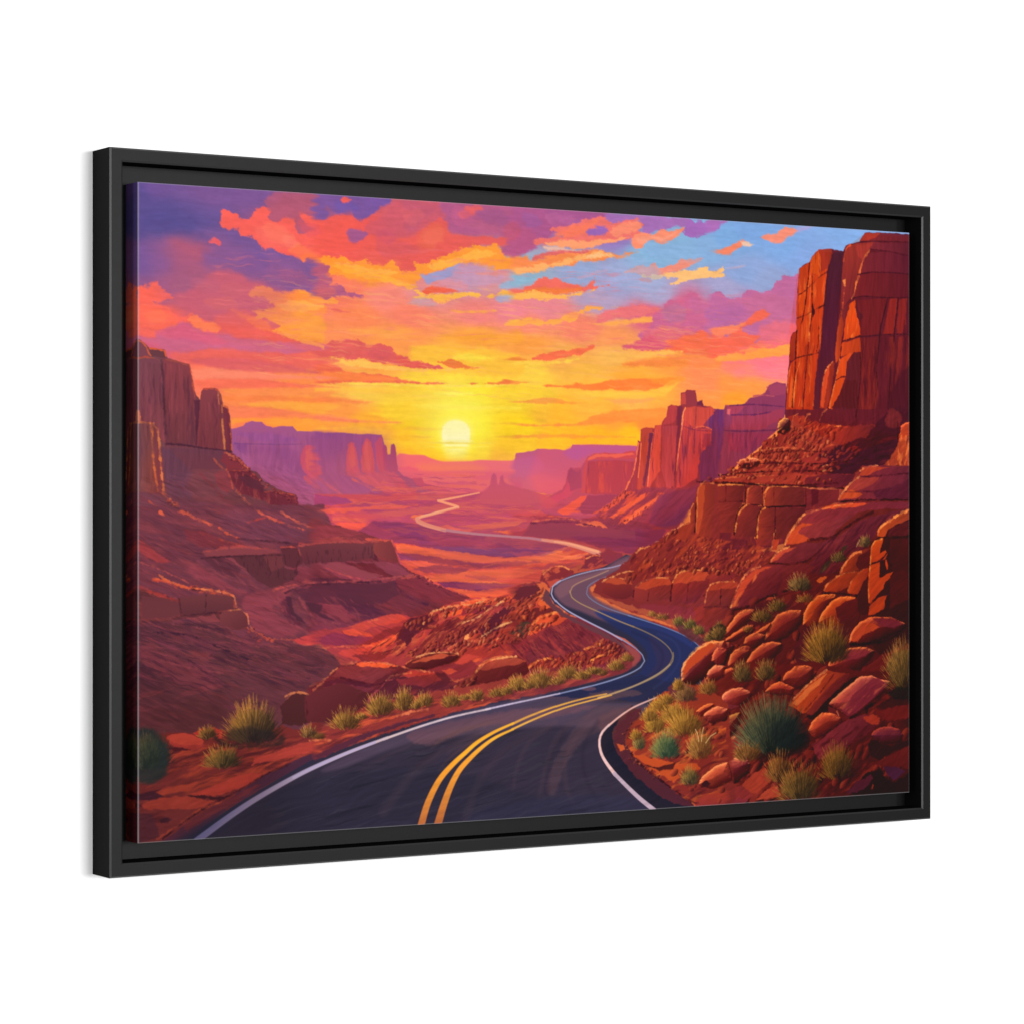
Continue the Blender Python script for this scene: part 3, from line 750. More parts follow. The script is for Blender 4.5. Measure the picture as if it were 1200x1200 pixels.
P #ffc27c s2.5 r2 q4 o.8 |1982,202 2053,182 2124,185 2153,184 2153,192 2081,204 2010,216
P #ffc890 s2 r2 q4 o.7 |1609,153 1664,139 1718,143 1677,153 1623,161
C #a0b4dc s14 r3 o.5 |1705,169 1842,151 1940,227 1842,266 1732,236
C #8cb0dc s12 r3 o.5 |1856,105 2010,86 2138,62 2138,149 1996,144 1884,149
T s8 n.05 x26 y3 b2 |0,1 1330,-31 3000,1 3000,877 0,895
T s8 n.035 x7 y3.5 b2 |0,1 1330,-31 3000,1 3000,877 0,895
M #878078 s60 o.9 |-33,8 758,-12 697,273 397,418 -33,355
C #b86084 s26 r3 o.3 |51,197 280,160 516,281 397,391 108,376
C #c86478 s20 r3 o.3 |222,293 486,309 516,400 280,422
C #fff070 s50 r2 o.5 |1008,643 1116,586 1232,638 1248,749 1116,792 992,752
H #f08a86 s12 b4 x30 y3 t.15 e.6 o.22 |0,302 758,271 758,459 0,483
H #ffb46c s8 b3 x36 y2.2 t.15 e.5 o.4 |397,286 1199,252 2010,305 2444,407 2444,614 1199,639 397,602
H #f4787c s8 b-3 x30 y2.2 t.18 e.5 o.4 |251,213 1199,142 2370,262 2444,526 1199,446 251,527
C #ee6c74 s2.5 |901,819 951,817 1001,818 1020,826 1058,836 1078,838 1180,835 1206,831 1340,831 1363,809 1363,887 901,889
C #f08060 s14 o.8 |976,851 1078,842 1167,841 1232,860 1167,877 1039,878
C #e0587a s3 r1 o.7 |901,857 951,855 982,862 976,868 901,868
P #d85c78 s6 o.9 |901,869 1039,871 1167,867 1395,870 1395,942 901,944
P #e06c74 s3 r1 o.8 |951,892 1039,883 1142,888 1206,896 1142,902 1001,900
P #e86c68 s3 r1.5 o.8 |1001,878 1116,873 1232,879 1135,884
P #c0507c s3 r1.5 o.7 |1039,905 1142,902 1232,912 1142,918 1052,916
P #c85078 s3 r1.5 o.7 |1065,921 1167,921 1219,934 1129,935
P #e06a68 s3 r1.5 o.8 |1078,913 1167,911 1232,921 1154,925
P #b85a88 #c45a78 s1.6 r.8 a120 |1330,870 1336,848 1346,809 1376,804 1415,798 1429,792 1495,793 1529,796 1555,790 1562,777 1664,776 1828,778 1828,941 1475,942 1409,931 1369,920 1330,915
C #d0607c s10 o.7 |1369,920 1409,875 1488,886 1549,908 1502,936 1429,931
C #b058a0 s6 r1 o.7 |1562,784 1664,780 1815,781 1815,795 1759,804 1705,806 1643,806 1582,829 1529,807
C #c45c90 s6 o.6 |1336,831 1429,819 1448,864 1369,887 1336,876
P #b4506c s2 r1 |1330,912 1369,920 1402,928 1448,941 1482,942 1435,964 1369,987 1330,992
C #c8547c s1.5 r1 |1206,943 1238,921 1251,909 1255,882 1261,872 1271,876 1277,909 1284,906 1287,884 1297,879 1303,904 1317,915 1343,898 1363,887 1363,987 1232,976
P #b84c74 s2 r1 o.9 |1251,909 1255,882 1263,873 1268,887 1271,915 1297,912 1287,887 1297,881 1302,904 1323,920 1271,931 1232,932
C #bc4c70 s4 r2 o.8 |1219,943 1271,926 1363,920 1363,976 1258,970
P #a05890 #8c4c80 s1.6 r.8 a90 |304,746 339,741 356,735 365,725 386,720 421,721 436,733 459,739 474,733 528,733 543,747 636,748 636,998 516,998 304,893
C #8c509a s5 r2 o.5 |339,756 456,754 552,774 516,785 397,782
L #7c4888 w1 s1.5 r.6 |327,789 409,790 492,790 558,788
H #7c4488 s2 b90 x40 y7 t.05 o.6 |321,793 636,752 636,848 456,855 350,819
C #8a4a86 s8 r2 o.6 |409,797 492,796 552,817 564,859 588,902 624,944 576,945 492,913 433,871 386,840
H #9a5890 s2 b50 x30 y6 t.1 o.6 |386,840 456,871 552,923 636,971 636,1009 552,977 456,924
C #cc5068 s2.5 r2 q5 |555,833 561,806 573,790 588,790 600,816 603,848 612,880 636,902 636,955 600,923 576,891 570,875 558,854
C #e06058 s2.5 r1.5 |573,827 579,806 588,801 593,832 594,864 582,875 574,859
L #d85458 w3 v1 s2 |570,891 594,918 624,939 636,947
P #c04c6c s3 r1.5 o.8 |612,848 624,859 636,864 636,907 618,891
P #8c4a86 #98486c s1.4 r.8 a60 |606,751 642,750 715,751 758,754 845,754 852,776 857,788 862,792 866,818 876,816 879,786 887,783 893,789 900,835 903,868 926,884 951,892 989,892 1001,908 1052,924 1122,939 1052,938 1001,949 951,965 789,976 606,987
C #84488c s6 r2 o.45 |606,758 691,759 703,794 679,837 691,891 642,923 606,902
C #9c4878 s4 r2 o.8 |752,758 839,758 846,781 854,814 863,868 826,868 814,814 789,777
P #cc4c5c s2 r1.5 q5 |715,869 719,815 722,788 734,777 746,783 755,809 760,847 766,874 746,879 728,874
P #d04c54 s2 r1.5 q5 |771,874 772,825 776,788 789,767 805,776 815,814 820,857 823,879 795,882
C #dc5c50 s3 r1 o.8 |725,815 735,783 745,804 750,853 734,863
C #dc5c50 s3 r1 o.8 |780,825 789,777 801,782 809,830 801,868 784,863
P #c4485c s1.5 r1 |820,782 842,760 848,781 854,803 863,868 839,879 826,846
P #a83c64 s1.5 r1 o.8 |848,789 859,788 866,819 868,873 852,868
P #a04068 s1.2 r.8 |867,873 871,819 879,816 881,792 888,784 895,797 900,846 903,870 895,884
C #c44c60 s4 r3 o.9 |715,874 789,874 863,873 913,889 976,938 1039,943 951,963 888,960 814,917 752,901
P #d85860 s3 r1.5 o.8 |740,890 801,885 876,922 951,949 901,957 826,922 771,906
P #8a4684 s4 r2 |685,880 752,890 808,922 863,944 895,960 789,976 703,976
P #884884 s5 r2 |606,944 642,934 691,966 740,976 691,987 606,990
L #dc5a54 w2.4 v1 s1.5 r1 |740,896 789,917 839,938 895,959
P #cc4c5c s2 r2 |606,816 618,838 630,886 606,891
L #d4525c w4 v1.5 s2 r1 |606,886 636,907 673,928 715,955 752,966
P #c04868 s3 r1.5 o.8 |951,892 992,891 1001,908 1078,929 1122,939 1039,938 976,916
L #d86468 w1.5 s1.5 |989,941 1039,935 1116,939 1142,940
W w8 |606,731 606,998
C #b0608c s14 r3 o.3 |327,819 456,828 576,891 697,933 820,944 820,992 576,998 397,924
T s6 n.1 x26 y3 b88 |309,756 820,749 857,879 456,871 362,871
T s6 n.1 x22 y3 b38 |362,866 857,868 1071,943 636,998 456,945
C #c8608c s14 r2 o.3 |1356,864 1462,841 1529,886 1488,936 1395,920
C #a8588c s22 r3 o.30 |546,785 697,743 867,754 913,889 758,957 576,918
C #d8707c s30 o.18 |636,837 1008,848 1395,831 1395,970 697,971
P #c04c5c s3 |606,944 1363,942 1363,1299 1167,1296 976,1249 851,1085 606,1083
P #a84868 s4 |976,946 1363,942 1363,1087 976,1063
P #b4486c s2 |606,987 728,979 976,960 1167,937 1363,931 1363,1054 976,1031 606,1041
H #e06858 s2 b2 x60 y6 t.05 o.7 |667,960 1167,943 1363,942 1363,1076 1103,1058 667,1051
H #8c3c6c s2 b2 x70 y6 t.12 o.7 |667,976 1167,943 1363,942 1363,1076 1103,1058 667,1051
P #9c447c s2 r1.5 |606,984 679,977 740,968 715,955 606,944
P #d85c58 s2 r1.5 |630,990 728,984 863,976 976,976 926,990 789,992 752,998 642,1001
P #c45064 s3 r1.5 |667,1009 789,1003 863,1001 976,995 913,1012 789,1019
P #dc5850 s2 r1.5 |655,1025 728,1030 789,1033 777,1046 752,1052 703,1044
P #a84468 s3 r1.5 |1001,976 1078,968 1142,976 1078,990 1001,992
P #e87050 s2 r2 |942,1014 964,1006 1001,1008 976,1020 951,1020
H #b84c60 s2 b0 x30 y3 t.1 o.6 |1039,949 1363,942 1363,1065 1167,1053
P #e86848 s2 r1.5 |1258,1059 1310,1056 1363,1054 1363,1069 1310,1068
P #903c64 #843860 s1.8 r1.2 a20 |752,1060 789,1041 814,1026 863,1025 951,1033 1001,1039 1078,1058 1142,1067 1232,1073 1363,1082 1363,1160 1232,1147 1142,1136 1052,1124 951,1101 888,1096 789,1073
P #7a3468 s4 r2 o.8 |814,1030 901,1033 1001,1058 1039,1091 989,1096 926,1080 863,1052
P #a04060 s4 r2 o.7 |1001,1080 1103,1075 1232,1092 1297,1115 1167,1108 1065,1108
P #784070 s3 r2 o.9 |1090,1113 1167,1108 1271,1120 1363,1132 1363,1149 1258,1137 1154,1133
P #d05048 s2 r1.5 |888,1096 951,1101 1039,1118 1116,1133 1232,1147 1363,1154 1363,1277 1167,1274 1039,1228 951,1194 913,1150
H #dc6248 s1.5 b6 x50 y5 t.05 o.5 |888,1090 1039,1118 1363,1154 1363,1277 1193,1274 1001,1216 913,1150
H #8c3c54 s1.5 b6 x60 y6 t.12 o.6 |901,1117 1039,1124 1363,1154 1363,1277 1167,1274 1001,1205 913,1150
P #e66a48 s1.5 r1.5 |892,1097 938,1099 1001,1113 1078,1132 1014,1132 951,1126 901,1117
P #883c64 s1.5 r1.5 |901,1126 951,1131 1014,1135 1065,1132 1014,1151 951,1153 913,1147
P #d85c4c s1.5 r1.5 |913,1153 989,1153 1065,1162 1122,1177 1078,1182 1001,1175 938,1161
P #8c3c60 s1.5 r1.5 |1078,1141 1167,1147 1232,1158 1193,1172 1129,1163
P #c85458 s2 r1.5 |1090,1146 1206,1144 1297,1142 1232,1161 1167,1161
P #88385c s1.5 r1.5 |1167,1163 1271,1162 1349,1148 1363,1157 1271,1175 1206,1178
P #e06848 s1.5 r1.5 |1078,1190 1167,1185 1271,1187 1363,1199 1363,1215 1271,1206 1180,1199 1116,1210 1027,1211
P #84365c s1.5 r2 |1154,1202 1232,1200 1271,1214 1206,1219
P #e86c48 s1.5 r1.5 |1001,1203 1078,1206 1167,1213 1271,1223 1363,1238 1271,1236 1167,1227 1090,1215 1027,1217
P #7c345c s1.5 r1.5 |1052,1223 1129,1221 1206,1236 1271,1253 1232,1258 1142,1243 1078,1239
P #e46448 s1.5 r1.5 |1090,1240 1167,1252 1271,1261 1336,1254 1271,1275 1167,1271
L #f08858 w1 s1 r.6 |1219,1175 1271,1164 1323,1158 1363,1153
P #c84c44 s2 r1.5 |1330,1109 1422,1104 1529,1111 1623,1128 1609,1168 1529,1189 1448,1188 1448,1222 1369,1232 1330,1243
H #e06848 s1.5 b-8 x40 y5 t.05 o.5 |1330,1109 1462,1105 1616,1128 1596,1179 1448,1200 1330,1243
H #843850 s1.5 b-6 x40 y5 t.15 o.6 |1330,1109 1462,1105 1616,1128 1596,1179 1448,1200 1330,1243
P #74345c s2 r1.5 |1330,1087 1395,1087 1488,1099 1542,1111 1475,1127 1395,1138 1330,1148
P #88386c s3 r1 o.7 |1330,1120 1395,1110 1462,1110 1395,1132 1330,1143
P #ec7850 s1.5 r1.5 |1330,1157 1395,1146 1475,1127 1549,1111 1502,1133 1555,1139 1623,1134 1596,1151 1488,1155 1409,1166 1330,1171
P #a43c50 s2 r1 |1330,987 1395,981 1529,970 1664,953 1801,941 1940,941 2010,1056 1870,1136 1759,1135 1664,1111 1529,1088 1330,1076
P #c84c58 s2 r1.5 |1330,987 1429,992 1488,992 1462,1009 1395,1012 1330,1009
P #b8485c s2 r1.5 |1330,1012 1409,1015 1435,1026 1395,1048 1369,1059 1330,1065
P #8a3450 s1.8 r1.5 |1402,1029 1462,1023 1515,1012 1609,1016 1664,1021 1569,1038 1677,1049 1759,1049 1801,1061 1940,1056 1912,1102 1801,1135 1705,1123 1596,1094 1462,1082 1369,1073 1395,1054
P #7a3058 s4 r2 o.7 |1462,1049 1596,1060 1705,1072 1801,1072 1759,1112 1677,1106 1569,1083
P #d8584c s1.8 r1.5 |1462,1012 1529,1007 1623,1007 1616,1015 1529,1016
P #e06848 s1.8 r1.5 |1576,1038 1650,1029 1691,1035 1759,1044 1773,1051 1705,1053 1664,1046 1609,1043
P #a8486c s1.5 r1 |1395,976 1462,953 1522,925 1535,902 1545,863 1555,853 1569,857 1596,854 1623,817 1664,805 1705,804 1759,804 1815,794 1828,884 1801,947 1732,998 1596,1021 1462,1004
P #c04870 s3 r1.5 o.8 |1462,959 1522,933 1549,902 1582,919 1555,947 1488,976 1422,987
P #94406c s1.5 r1 o.9 |1542,891 1547,863 1557,854 1569,863 1582,868 1596,857 1599,919 1555,930
P #b84858 s1.5 r1.2 |1599,936 1604,874 1613,834 1626,817 1650,806 1691,803 1746,807 1787,798 1816,795 1815,821 1705,822 1623,828 1616,885 1613,936
P #a03c54 s1.5 r1 |1613,936 1618,874 1626,831 1705,828 1811,831 1801,884 1759,941 1664,941
H #c84c48 s1.5 b90 x30 y5 t.0 o.8 |1613,936 1626,831 1811,831 1773,930 1677,936
H #74305c s1.5 b90 x30 y4 t.2 o.8 |1613,936 1626,831 1811,831 1773,930 1677,936
P #e06858 s1.8 r1 o.9 |1628,820 1650,808 1705,808 1801,801 1811,807 1732,819 1677,814 1623,828
P #dc5848 s2 r1.5 |1502,998 1555,970 1596,947 1623,942 1609,976 1569,992 1609,995 1529,1007
P #8a3860 s2 r1.5 |1623,947 1705,941 1773,941 1705,970 1650,1004 1609,1004 1582,992
P #a03a44 #96363f #6e2f4c s1.3 r1 a20 |1759,941 1794,895 1811,844 1825,761 1834,764 1837,724 1856,715 1891,718 1894,708 1919,705 1926,693 1943,676 1946,647 1961,638 1989,642 2000,639 2000,597 2017,594 2024,585 2060,587 2067,625 2088,620 2094,639 2124,641 2128,650 2153,649 2153,888 2131,894 2081,905 2067,969 2032,987 1982,1056 1705,1055 1705,987
P #8a3c64 #803860 s1.3 r1 a90 |2103,644 2131,647 2178,649 2185,634 2261,632 2290,608 2334,599 2356,587 2370,563 2407,550 2444,555 2452,632 2437,673 2407,715 2334,775 2239,835 2189,876 2117,900 2095,900
P #6c3470 s3 r1.5 |2117,650 2178,650 2178,742 2160,824 2146,894 2117,900
P #a04060 s2 r1.5 |2189,637 2275,632 2261,644 2217,671 2196,654
P #9c4468 s3 r1.5 o.8 |2363,569 2415,553 2444,561 2444,591 2378,598
L #b05468 w1.6 s1.5 r.8 |2305,601 2348,597 2392,600
P #9c3c58 s2 r1.5 o.8 |2217,671 2334,658 2437,644 2429,679 2334,716 2203,718
L #642c5c w1.4 s1.3 r.8 |2203,636 2305,630 2437,635
L #642c5c w1.4 s1.3 r.8 |2210,667 2305,665 2378,654
L #642c58 w1.6 s1.3 r.8 |2181,721 2261,723 2400,716
P #8c345a s3 r1.5 o.8 |2189,730 2334,728 2392,727 2334,763 2275,799 2203,788
H #6c2c58 s1.5 b90 x30 y4 t.1 o.8 |2181,730 2392,721 2334,775 2189,870
H #a84060 s1.5 b90 x30 y4 t.15 o.6 |2181,730 2392,721 2334,775 2189,870
P #e87878 s1.5 r1 o.7 |2194,648 2207,648 2203,666 2193,663
P #8f3848 s1.2 r1 |2000,639 2000,597 2017,594 2026,585 2060,587 2067,625 2066,639
P #b84848 s1.2 r1 |2000,635 2002,599 2019,595 2020,634
P #6a2c4c s1.2 r1 |2064,638 2067,626 2088,620 2094,640
P #c04a44 s1.3 r1 |2003,710 2010,663 2017,646 2053,642 2131,644 2146,661 2124,673 2081,714
P #b04048 s1.3 r1 |1926,705 1940,676 1946,648 1962,640 1986,646 1982,675 1972,699
P #7a2e48 s1.3 r1 |1986,646 2000,640 2010,646 2003,686 1993,756 1982,825 1968,923 1957,918 1972,814 1982,710
H #c44a40 s1.3 b92 x34 y5 t-.02 o.8 |1863,918 1877,815 1891,723 1926,711 1982,710 1975,825 1961,918
P #c84c44 s1.3 r1 |1894,711 1919,706 1918,745 1913,860 1870,918 1863,912 1877,826 1888,763
P #a8404c s1.3 r1 |1926,711 1986,707 1982,733 1979,802 1968,912 1940,918 1919,860
H #7a2c48 s1.3 b92 x34 y3 t.2 o.9 |1863,918 1877,815 1891,723 1982,710 1975,825 1961,918
P #b0404a s1.3 r1 |2000,733 2010,686 2053,715 2128,719 2124,760 2103,789 2081,801 2067,882 2003,917 1982,917 1982,825
H #c84a44 s1.3 b95 x30 y6 t.0 o.7 |2000,733 2010,686 2053,715 2128,719 2124,760 2103,789 2067,882 1982,917
H #6c2c50 s1.3 b92 x36 y4 t.15 o.9 |1993,756 2010,686 2053,715 2128,719 2146,824 2074,906 1982,917
P #6c3060 s2.5 r2 |2081,801 2128,754 2135,661 2153,652 2153,888 2081,900 2074,853
P #8c3450 s3 r2 o.8 |2095,731 2128,731 2124,766 2088,789
L #d06050 w1.4 s1 r.8 |2053,716 2088,708 2128,718
L #6c2c50 w1.2 s1.2 r.6 o.6 |2010,709 2060,721 2124,724
L #6c2c50 w1.4 s1.2 r.6 o.5 |2063,645 2061,686 2057,732 2054,801
L #e07858 w1.6 s1 r.6 |1885,734 1878,780 1870,849 1863,912
L #e07858 w1.3 s1 r.6 |2010,686 2000,733 1989,802 1982,860
L #f0905c w1.3 s1 r.6 |2003,704 2010,663 2019,646
P #b0443c s1.3 r1 |1837,735 1839,721 1856,715 1884,718 1885,740 1878,780 1863,872 1849,918 1822,930 1825,884 1832,815
P #6a2c4c s1.5 r1 |1870,735 1885,734 1878,780 1863,884 1849,918 1842,907 1860,826
P #8c3448 s1.3 r1 |1773,930 1794,895 1811,855 1825,764 1833,764 1830,827 1822,884 1815,924 1787,941
L #e87850 w1.6 s1 r.8 |1826,769 1820,804 1811,850 1801,878 1787,901 1775,924
L #e88058 w1 s1 r.5 |1837,769 1832,827 1825,884
P #82344e s3 r2 |1801,924 1870,918 1982,920 2081,900 2067,963 1982,1027 1870,1055 1705,1055 1650,1004 1732,975
H #d8543c s1.5 b-38 x24 y5 t.05 o.85 |1664,1009 1759,935 1801,930 1933,935 1912,958 1815,1027 1746,1055 1705,1032
P #e06040 s1.5 r1.5 |1705,1015 1787,970 1856,935 1849,952 1787,987 1725,1021
P #e46844 s1.5 r1.5 |1759,1027 1828,987 1912,941 1926,941 1870,981 1815,1015 1773,1035
P #d45440 s1.5 r2 |1643,1004 1705,970 1759,941 1794,930 1746,975 1691,998
R #f09858 #b04440 #502038 x2.4 y1.8 b-35 d26 |1664,998 1766,930 1801,935 1705,992
R #f09858 #c04c40 #502038 x2.2 y1.6 b-35 d16 |1766,1027 1863,975 1870,992 1794,1027
P #6c2c54 s4 r2 o.9 |1926,946 1996,929 2074,911 2067,963 2024,992 1982,1039 1912,1044 1870,1033 1912,987
P #8a3450 s3 r2 |1870,1004 1940,987 1996,975 1982,1021 1912,1044 1842,1038
P #70305a s4 r2 o.8 |1912,941 1996,929 2067,917 2053,969 2010,1033 1940,1050 1870,1038 1884,987
P #7c3054 s3 r2 o.8 |1759,1055 1870,1050 1940,1056 1926,1090 1842,1113 1759,1112
T s1.5 n.14 x22 y2.5 b91 |1773,941 1832,769 1863,726 1919,717 1947,653 1996,646 2131,649 2181,649 2297,635 2370,604 2370,704 2153,870 1982,917
T s4 n.14 x20 y2.6 b-36 |1650,1004 1801,930 2074,906 2010,1027 1732,1055
C #c85c70 s24 r2 o.16 |1609,817 1801,804 1940,883 2081,940 1801,1027 1529,998
T s5 n.12 x36 y2.4 b1 |820,971 1330,942 1870,998 1870,1285 1199,1274 882,1134
W w9 |1330,845 1330,1248
W w7 |1732,827 1732,884
C #c45870 #b84c64 s6 r1 o.8 a90 |1190,956 1223,933 1255,919 1342,923 1474,950 1496,983 1342,1002 1212,992
P #b85074 #c05468 s2 r1 o.72 a90 |1201,960 1228,933 1246,917 1254,880 1262,873 1270,882 1275,911 1281,911 1286,887 1294,880 1300,902 1322,915 1386,926 1465,948 1452,970 1320,979 1223,974
H #d8685c s2 b1 x50 y2.6 t.05 e.3 o.6 |884,875 1190,882 1212,974 1452,983 1386,1048 1169,1047 999,1029 802,1010 751,974
H #9a4070 s2 b1 x50 y2.6 t.12 e.3 o.6 |884,875 1190,882 1212,974 1452,983 1386,1048 1169,1047 999,1029 802,1010 751,974
P #c85c60 s2 r1 o.7 |802,1001 957,988 1062,974 1190,965 1126,983 999,1001 884,1012
P #d86858 s2 r1 o.7 |1126,1043 1277,1029 1386,1025 1342,1043 1212,1052
C #7c4278 s3 r1.5 o.55 |1041,1106 1212,1114 1386,1113 1496,1128 1386,1143 1212,1135 1084,1122
C #a44860 s3 r2 o.6 |1212,1084 1386,1076 1496,1095 1563,1124 1452,1119 1320,1103
H #b04c5c s2 b4 x30 y2.4 t.1 e.3 o.5 |781,1046 978,1038 1212,1075 1496,1086 1664,1134 1496,1160 1212,1121 978,1092
P #8c3c54 s2 r1.5 o.8 |916,1128 999,1119 1084,1143 1212,1158 1126,1171 999,1156
P #d8644c s2 r1.5 o.8 |900,1105 999,1110 1126,1125 1277,1145 1452,1141 1585,1124 1496,1160 1342,1173 1169,1157 1020,1138 905,1123
P #8c3c54 s2 r1.5 o.8 |957,1178 1062,1165 1169,1180 1126,1198 1010,1194
P #d8604a s2 r1.5 o.7 |989,1201 1126,1194 1277,1177 1452,1188 1342,1214 1169,1222 1062,1222
P #944058 s2 r1.5 o.8 |1084,1230 1212,1224 1342,1233 1277,1249 1169,1247
P #d45c48 s2 r1.5 o.7 |1126,1258 1255,1246 1375,1243 1342,1261 1212,1270
C #903c50 s3 r1.5 o.7 |1126,1171 1277,1158 1441,1160 1342,1173 1212,1183
T s3 n.12 x30 y2.2 b3 |895,1101 1664,1124 1496,1198 1342,1270 1126,1276 957,1210
L #d86850 w1.6 s1.2 r1.2 |1408,1029 1496,1020 1563,1022 1653,1035
L #5c2444 w1.6 s1.2 r1.2 |1402,1035 1496,1030 1563,1032 1675,1047
P #8c3c54 s2 r1.5 o.7 |1397,1039 1496,1032 1675,1049 1812,1059 1812,1087 1608,1077 1474,1086 1375,1071
L #c87070 w.1 v.1 s1 o0 |1180,841 1142,846 1084,855 1052,861
L #f0a480 w1.4 v2.6 s1.1 |1206,937 1154,946 1090,957 1052,963
L #f0a07c w2.8 v3 s1.1 |1053,963 1084,971 1116,979 1127,983
L #e8a080 w2.2 v3.4 s1.1 |1127,983 1078,994 1027,1005 989,1013 973,1019
L #dc9080 w5 v4 s1.1 |974,1019 976,1026 1001,1037 1039,1047 1078,1056
L #b07c90 w3.2 v2.4 s1.1 |1065,1053 1142,1063 1232,1071 1363,1079
L #f4bc94 w.8 s1 |1126,981 1078,991 1033,1001 989,1010
L #d88878 w3 v2 s1.1 |982,1025 1001,1033 1039,1044 1078,1053
L #b07890 w2.2 v3.2 s1.2 |1330,1079 1395,1082 1462,1091
L #d88c80 w3 v6.5 s1.2 |1448,1088 1529,1099 1596,1114 1643,1127 1667,1134
L #f0a888 w1.5 v3 s1.2 |1495,1094 1555,1102 1616,1117 1664,1128
P #7a2c3c s1.3 r2 q5 |1582,1190 1609,1168 1616,1145 1664,1137 1677,1146 1691,1157 1711,1163 1705,1169 1650,1179
P #8c3444 s1.5 r1.5 |1664,1134 1691,1123 1705,1116 1732,1129 1759,1135 1766,1146 1746,1163 1705,1169 1684,1151
H #d85840 s1.3 b-25 x8 y4 t.1 o.7 |1589,1190 1616,1145 1664,1137 1705,1163 1650,1179
P #802c34 s1.3 r2.5 q5 |1442,1222 1448,1200 1482,1178 1522,1175 1555,1190 1569,1198 1529,1217 1488,1228 1448,1233
H #d86044 s1.3 b-20 x8 y4 t.1 o.7 |1442,1222 1448,1200 1495,1173 1529,1178 1562,1195 1502,1223
L #f08c54 w1.6 s1 r1 |1452,1200 1482,1180 1522,1175 1549,1187
L #f09058 w1.4 s1 r1 |1616,1151 1650,1139 1670,1144
P #c04c3c s2 r1.5 |1569,1201 1609,1190 1650,1179 1705,1171 1650,1202 1596,1213 1529,1223 1495,1234
M #867f76 s30 o1 |397,708 1330,887 1732,799 2189,707 2189,998 1801,1112 1330,1221 697,1052 397,892
M #8a8078 s14 o1 |1529,576 1732,543 2010,507 2444,407 2518,613 2225,881 1870,1055 1462,998 1395,886
P #7a4048 #6c3c48 #60303c s1 r1 a60 |-5,483 23,487 40,505 91,508 99,534 173,550 182,581 194,643 210,656 214,633 222,622 263,621 280,636 287,678 304,675 312,714 318,819 350,840 374,866 403,876 427,903 492,934 540,945 552,987 582,1008 636,1025 636,1319 516,2060 -5,2027
C #745058 s10 r3 o.6 |1,544 74,537 85,791 1,720
P #7e4450 s2 r1 |1,477 12,480 31,497 40,515 45,528 1,529
P #6a3c44 s1 r1 |40,505 65,505 91,508 99,531 74,532 48,528
L #e0643c w1.8 o.72 s1 r.8 |6,482 23,491 31,502 39,520 46,527
L #d85c3c w1.6 s1 r.8 |43,505 68,507 91,510 96,526
L #b04c40 w2 s1.4 r.8 |1,537 28,531 51,535 71,543
P #7a4450 #864048 s1.4 r1 a60 |1,542 51,535 74,540 82,584 88,677 94,791 1,720
P #8a4048 #803c44 #703840 s1.4 r1 a90 |86,538 108,535 171,550 182,597 194,654 196,794 96,790 91,687
L #542c38 w2.4 v3 s1.6 r1 |80,540 86,599 90,677 94,759 96,796
H #5c3040 s2 b90 x36 y4 t.15 o.6 |6,544 173,553 196,794 96,790 12,719
H #9a4850 s2 b90 x30 y4 t.2 o.5 |6,544 173,553 196,794 96,790 12,719
L #a04c44 w1.6 s1.4 r.8 |96,538 131,542 165,552
L #c85440 w1.4 v2 s1 r1 |173,550 181,586 188,623 192,649
P #5c2c3c s1.6 r1 |188,659 210,659 211,737 205,800 196,800 194,716
P #8a4048 #7a3840 s1 r1 a90 |211,656 214,633 225,622 263,621 274,629 283,647 287,694 291,757 295,810 246,807 199,797 205,716
H #602c3c s1.6 b90 x30 y4 t.15 o.6 |214,633 280,642 292,809 205,797
L #c05040 w1.6 s1 r1 |222,624 246,622 269,626
L #f08448 w2.1 o.72 s1 r1.5 |274,629 283,652 285,694
L #f08c50 w1.4 o.72 s1 r1.5 |270,631 271,652 274,668
L #f09048 w2.3 o.72 v2 s1 r1 |284,715 287,746 291,778 293,806
P #7c3440 #6c2c3c s1 r1 a0 |287,678 295,674 304,677 311,704 315,756 320,817 304,814 297,809 291,736
L #d86840 w1.6 s1 r1 |292,675 304,680 309,714 314,756 318,814
L #502838 w2.2 s1.4 r.8 |96,793 165,797 211,804 280,810 315,815
P #6a3c4c #6c3848 s1.5 r1.5 a30 |79,801 211,807 292,812 327,824 374,866 304,869 222,872 108,868 85,842
C #6a4058 s8 r2 o.7 |96,868 188,873 211,919 188,956 119,956 96,925
P #74404c s2 r2 |188,873 304,869 315,903 327,935 292,951 280,977 188,961 165,925
P #823c48 s2 r1.5 |257,877 304,872 321,924 304,940 280,935 263,914
P #6c2c3c s1.2 r2 |309,872 386,874 409,892 427,934 492,939 540,950 552,993 456,977 433,966 374,950 333,935
H #a04848 s1.5 b90 x12 y4 t.1 o.7 |309,877 386,874 427,934 540,950 552,987 456,977 339,940
L #c04c40 w1.4 s1 r1 |306,873 339,872 374,873
L #b84c40 w1.4 s1 r1 |427,937 474,937 534,947
L #c45040 w2 s1.2 r1 |304,877 315,903 321,927
P #803440 s1.3 r2 q4 |292,812 318,817 350,840 377,866 339,872 304,870 280,841
L #f08050 w2.1 o.72 s1 r1.8 |293,817 315,826 339,835 362,856 374,866
L #e0663c w1.6 o.72 s1 r1.6 |257,836 274,856 298,871
R #f08c58 #a04040 #401c2c x2 y1.6 b40 d40 |304,819 339,830 380,866 433,908 492,934 540,950 516,955 433,929 374,882 315,840
R #d06040 #843440 #401c2c x2 y1.6 b35 d40 |480,934 540,950 570,998 636,1025 636,1051 576,1019 540,987
P #5c2c3c s2 r2 |368,882 427,919 421,937 386,924 339,893
P #6c3c4c #743848 s2 r1.5 a0 |91,946 188,966 304,977 374,977 456,1024 546,1051 257,1050 165,1008 108,977
L #e06c48 w2.6 o.72 s1.2 r2 |333,937 362,961 386,982 415,1003 445,1019 480,1032
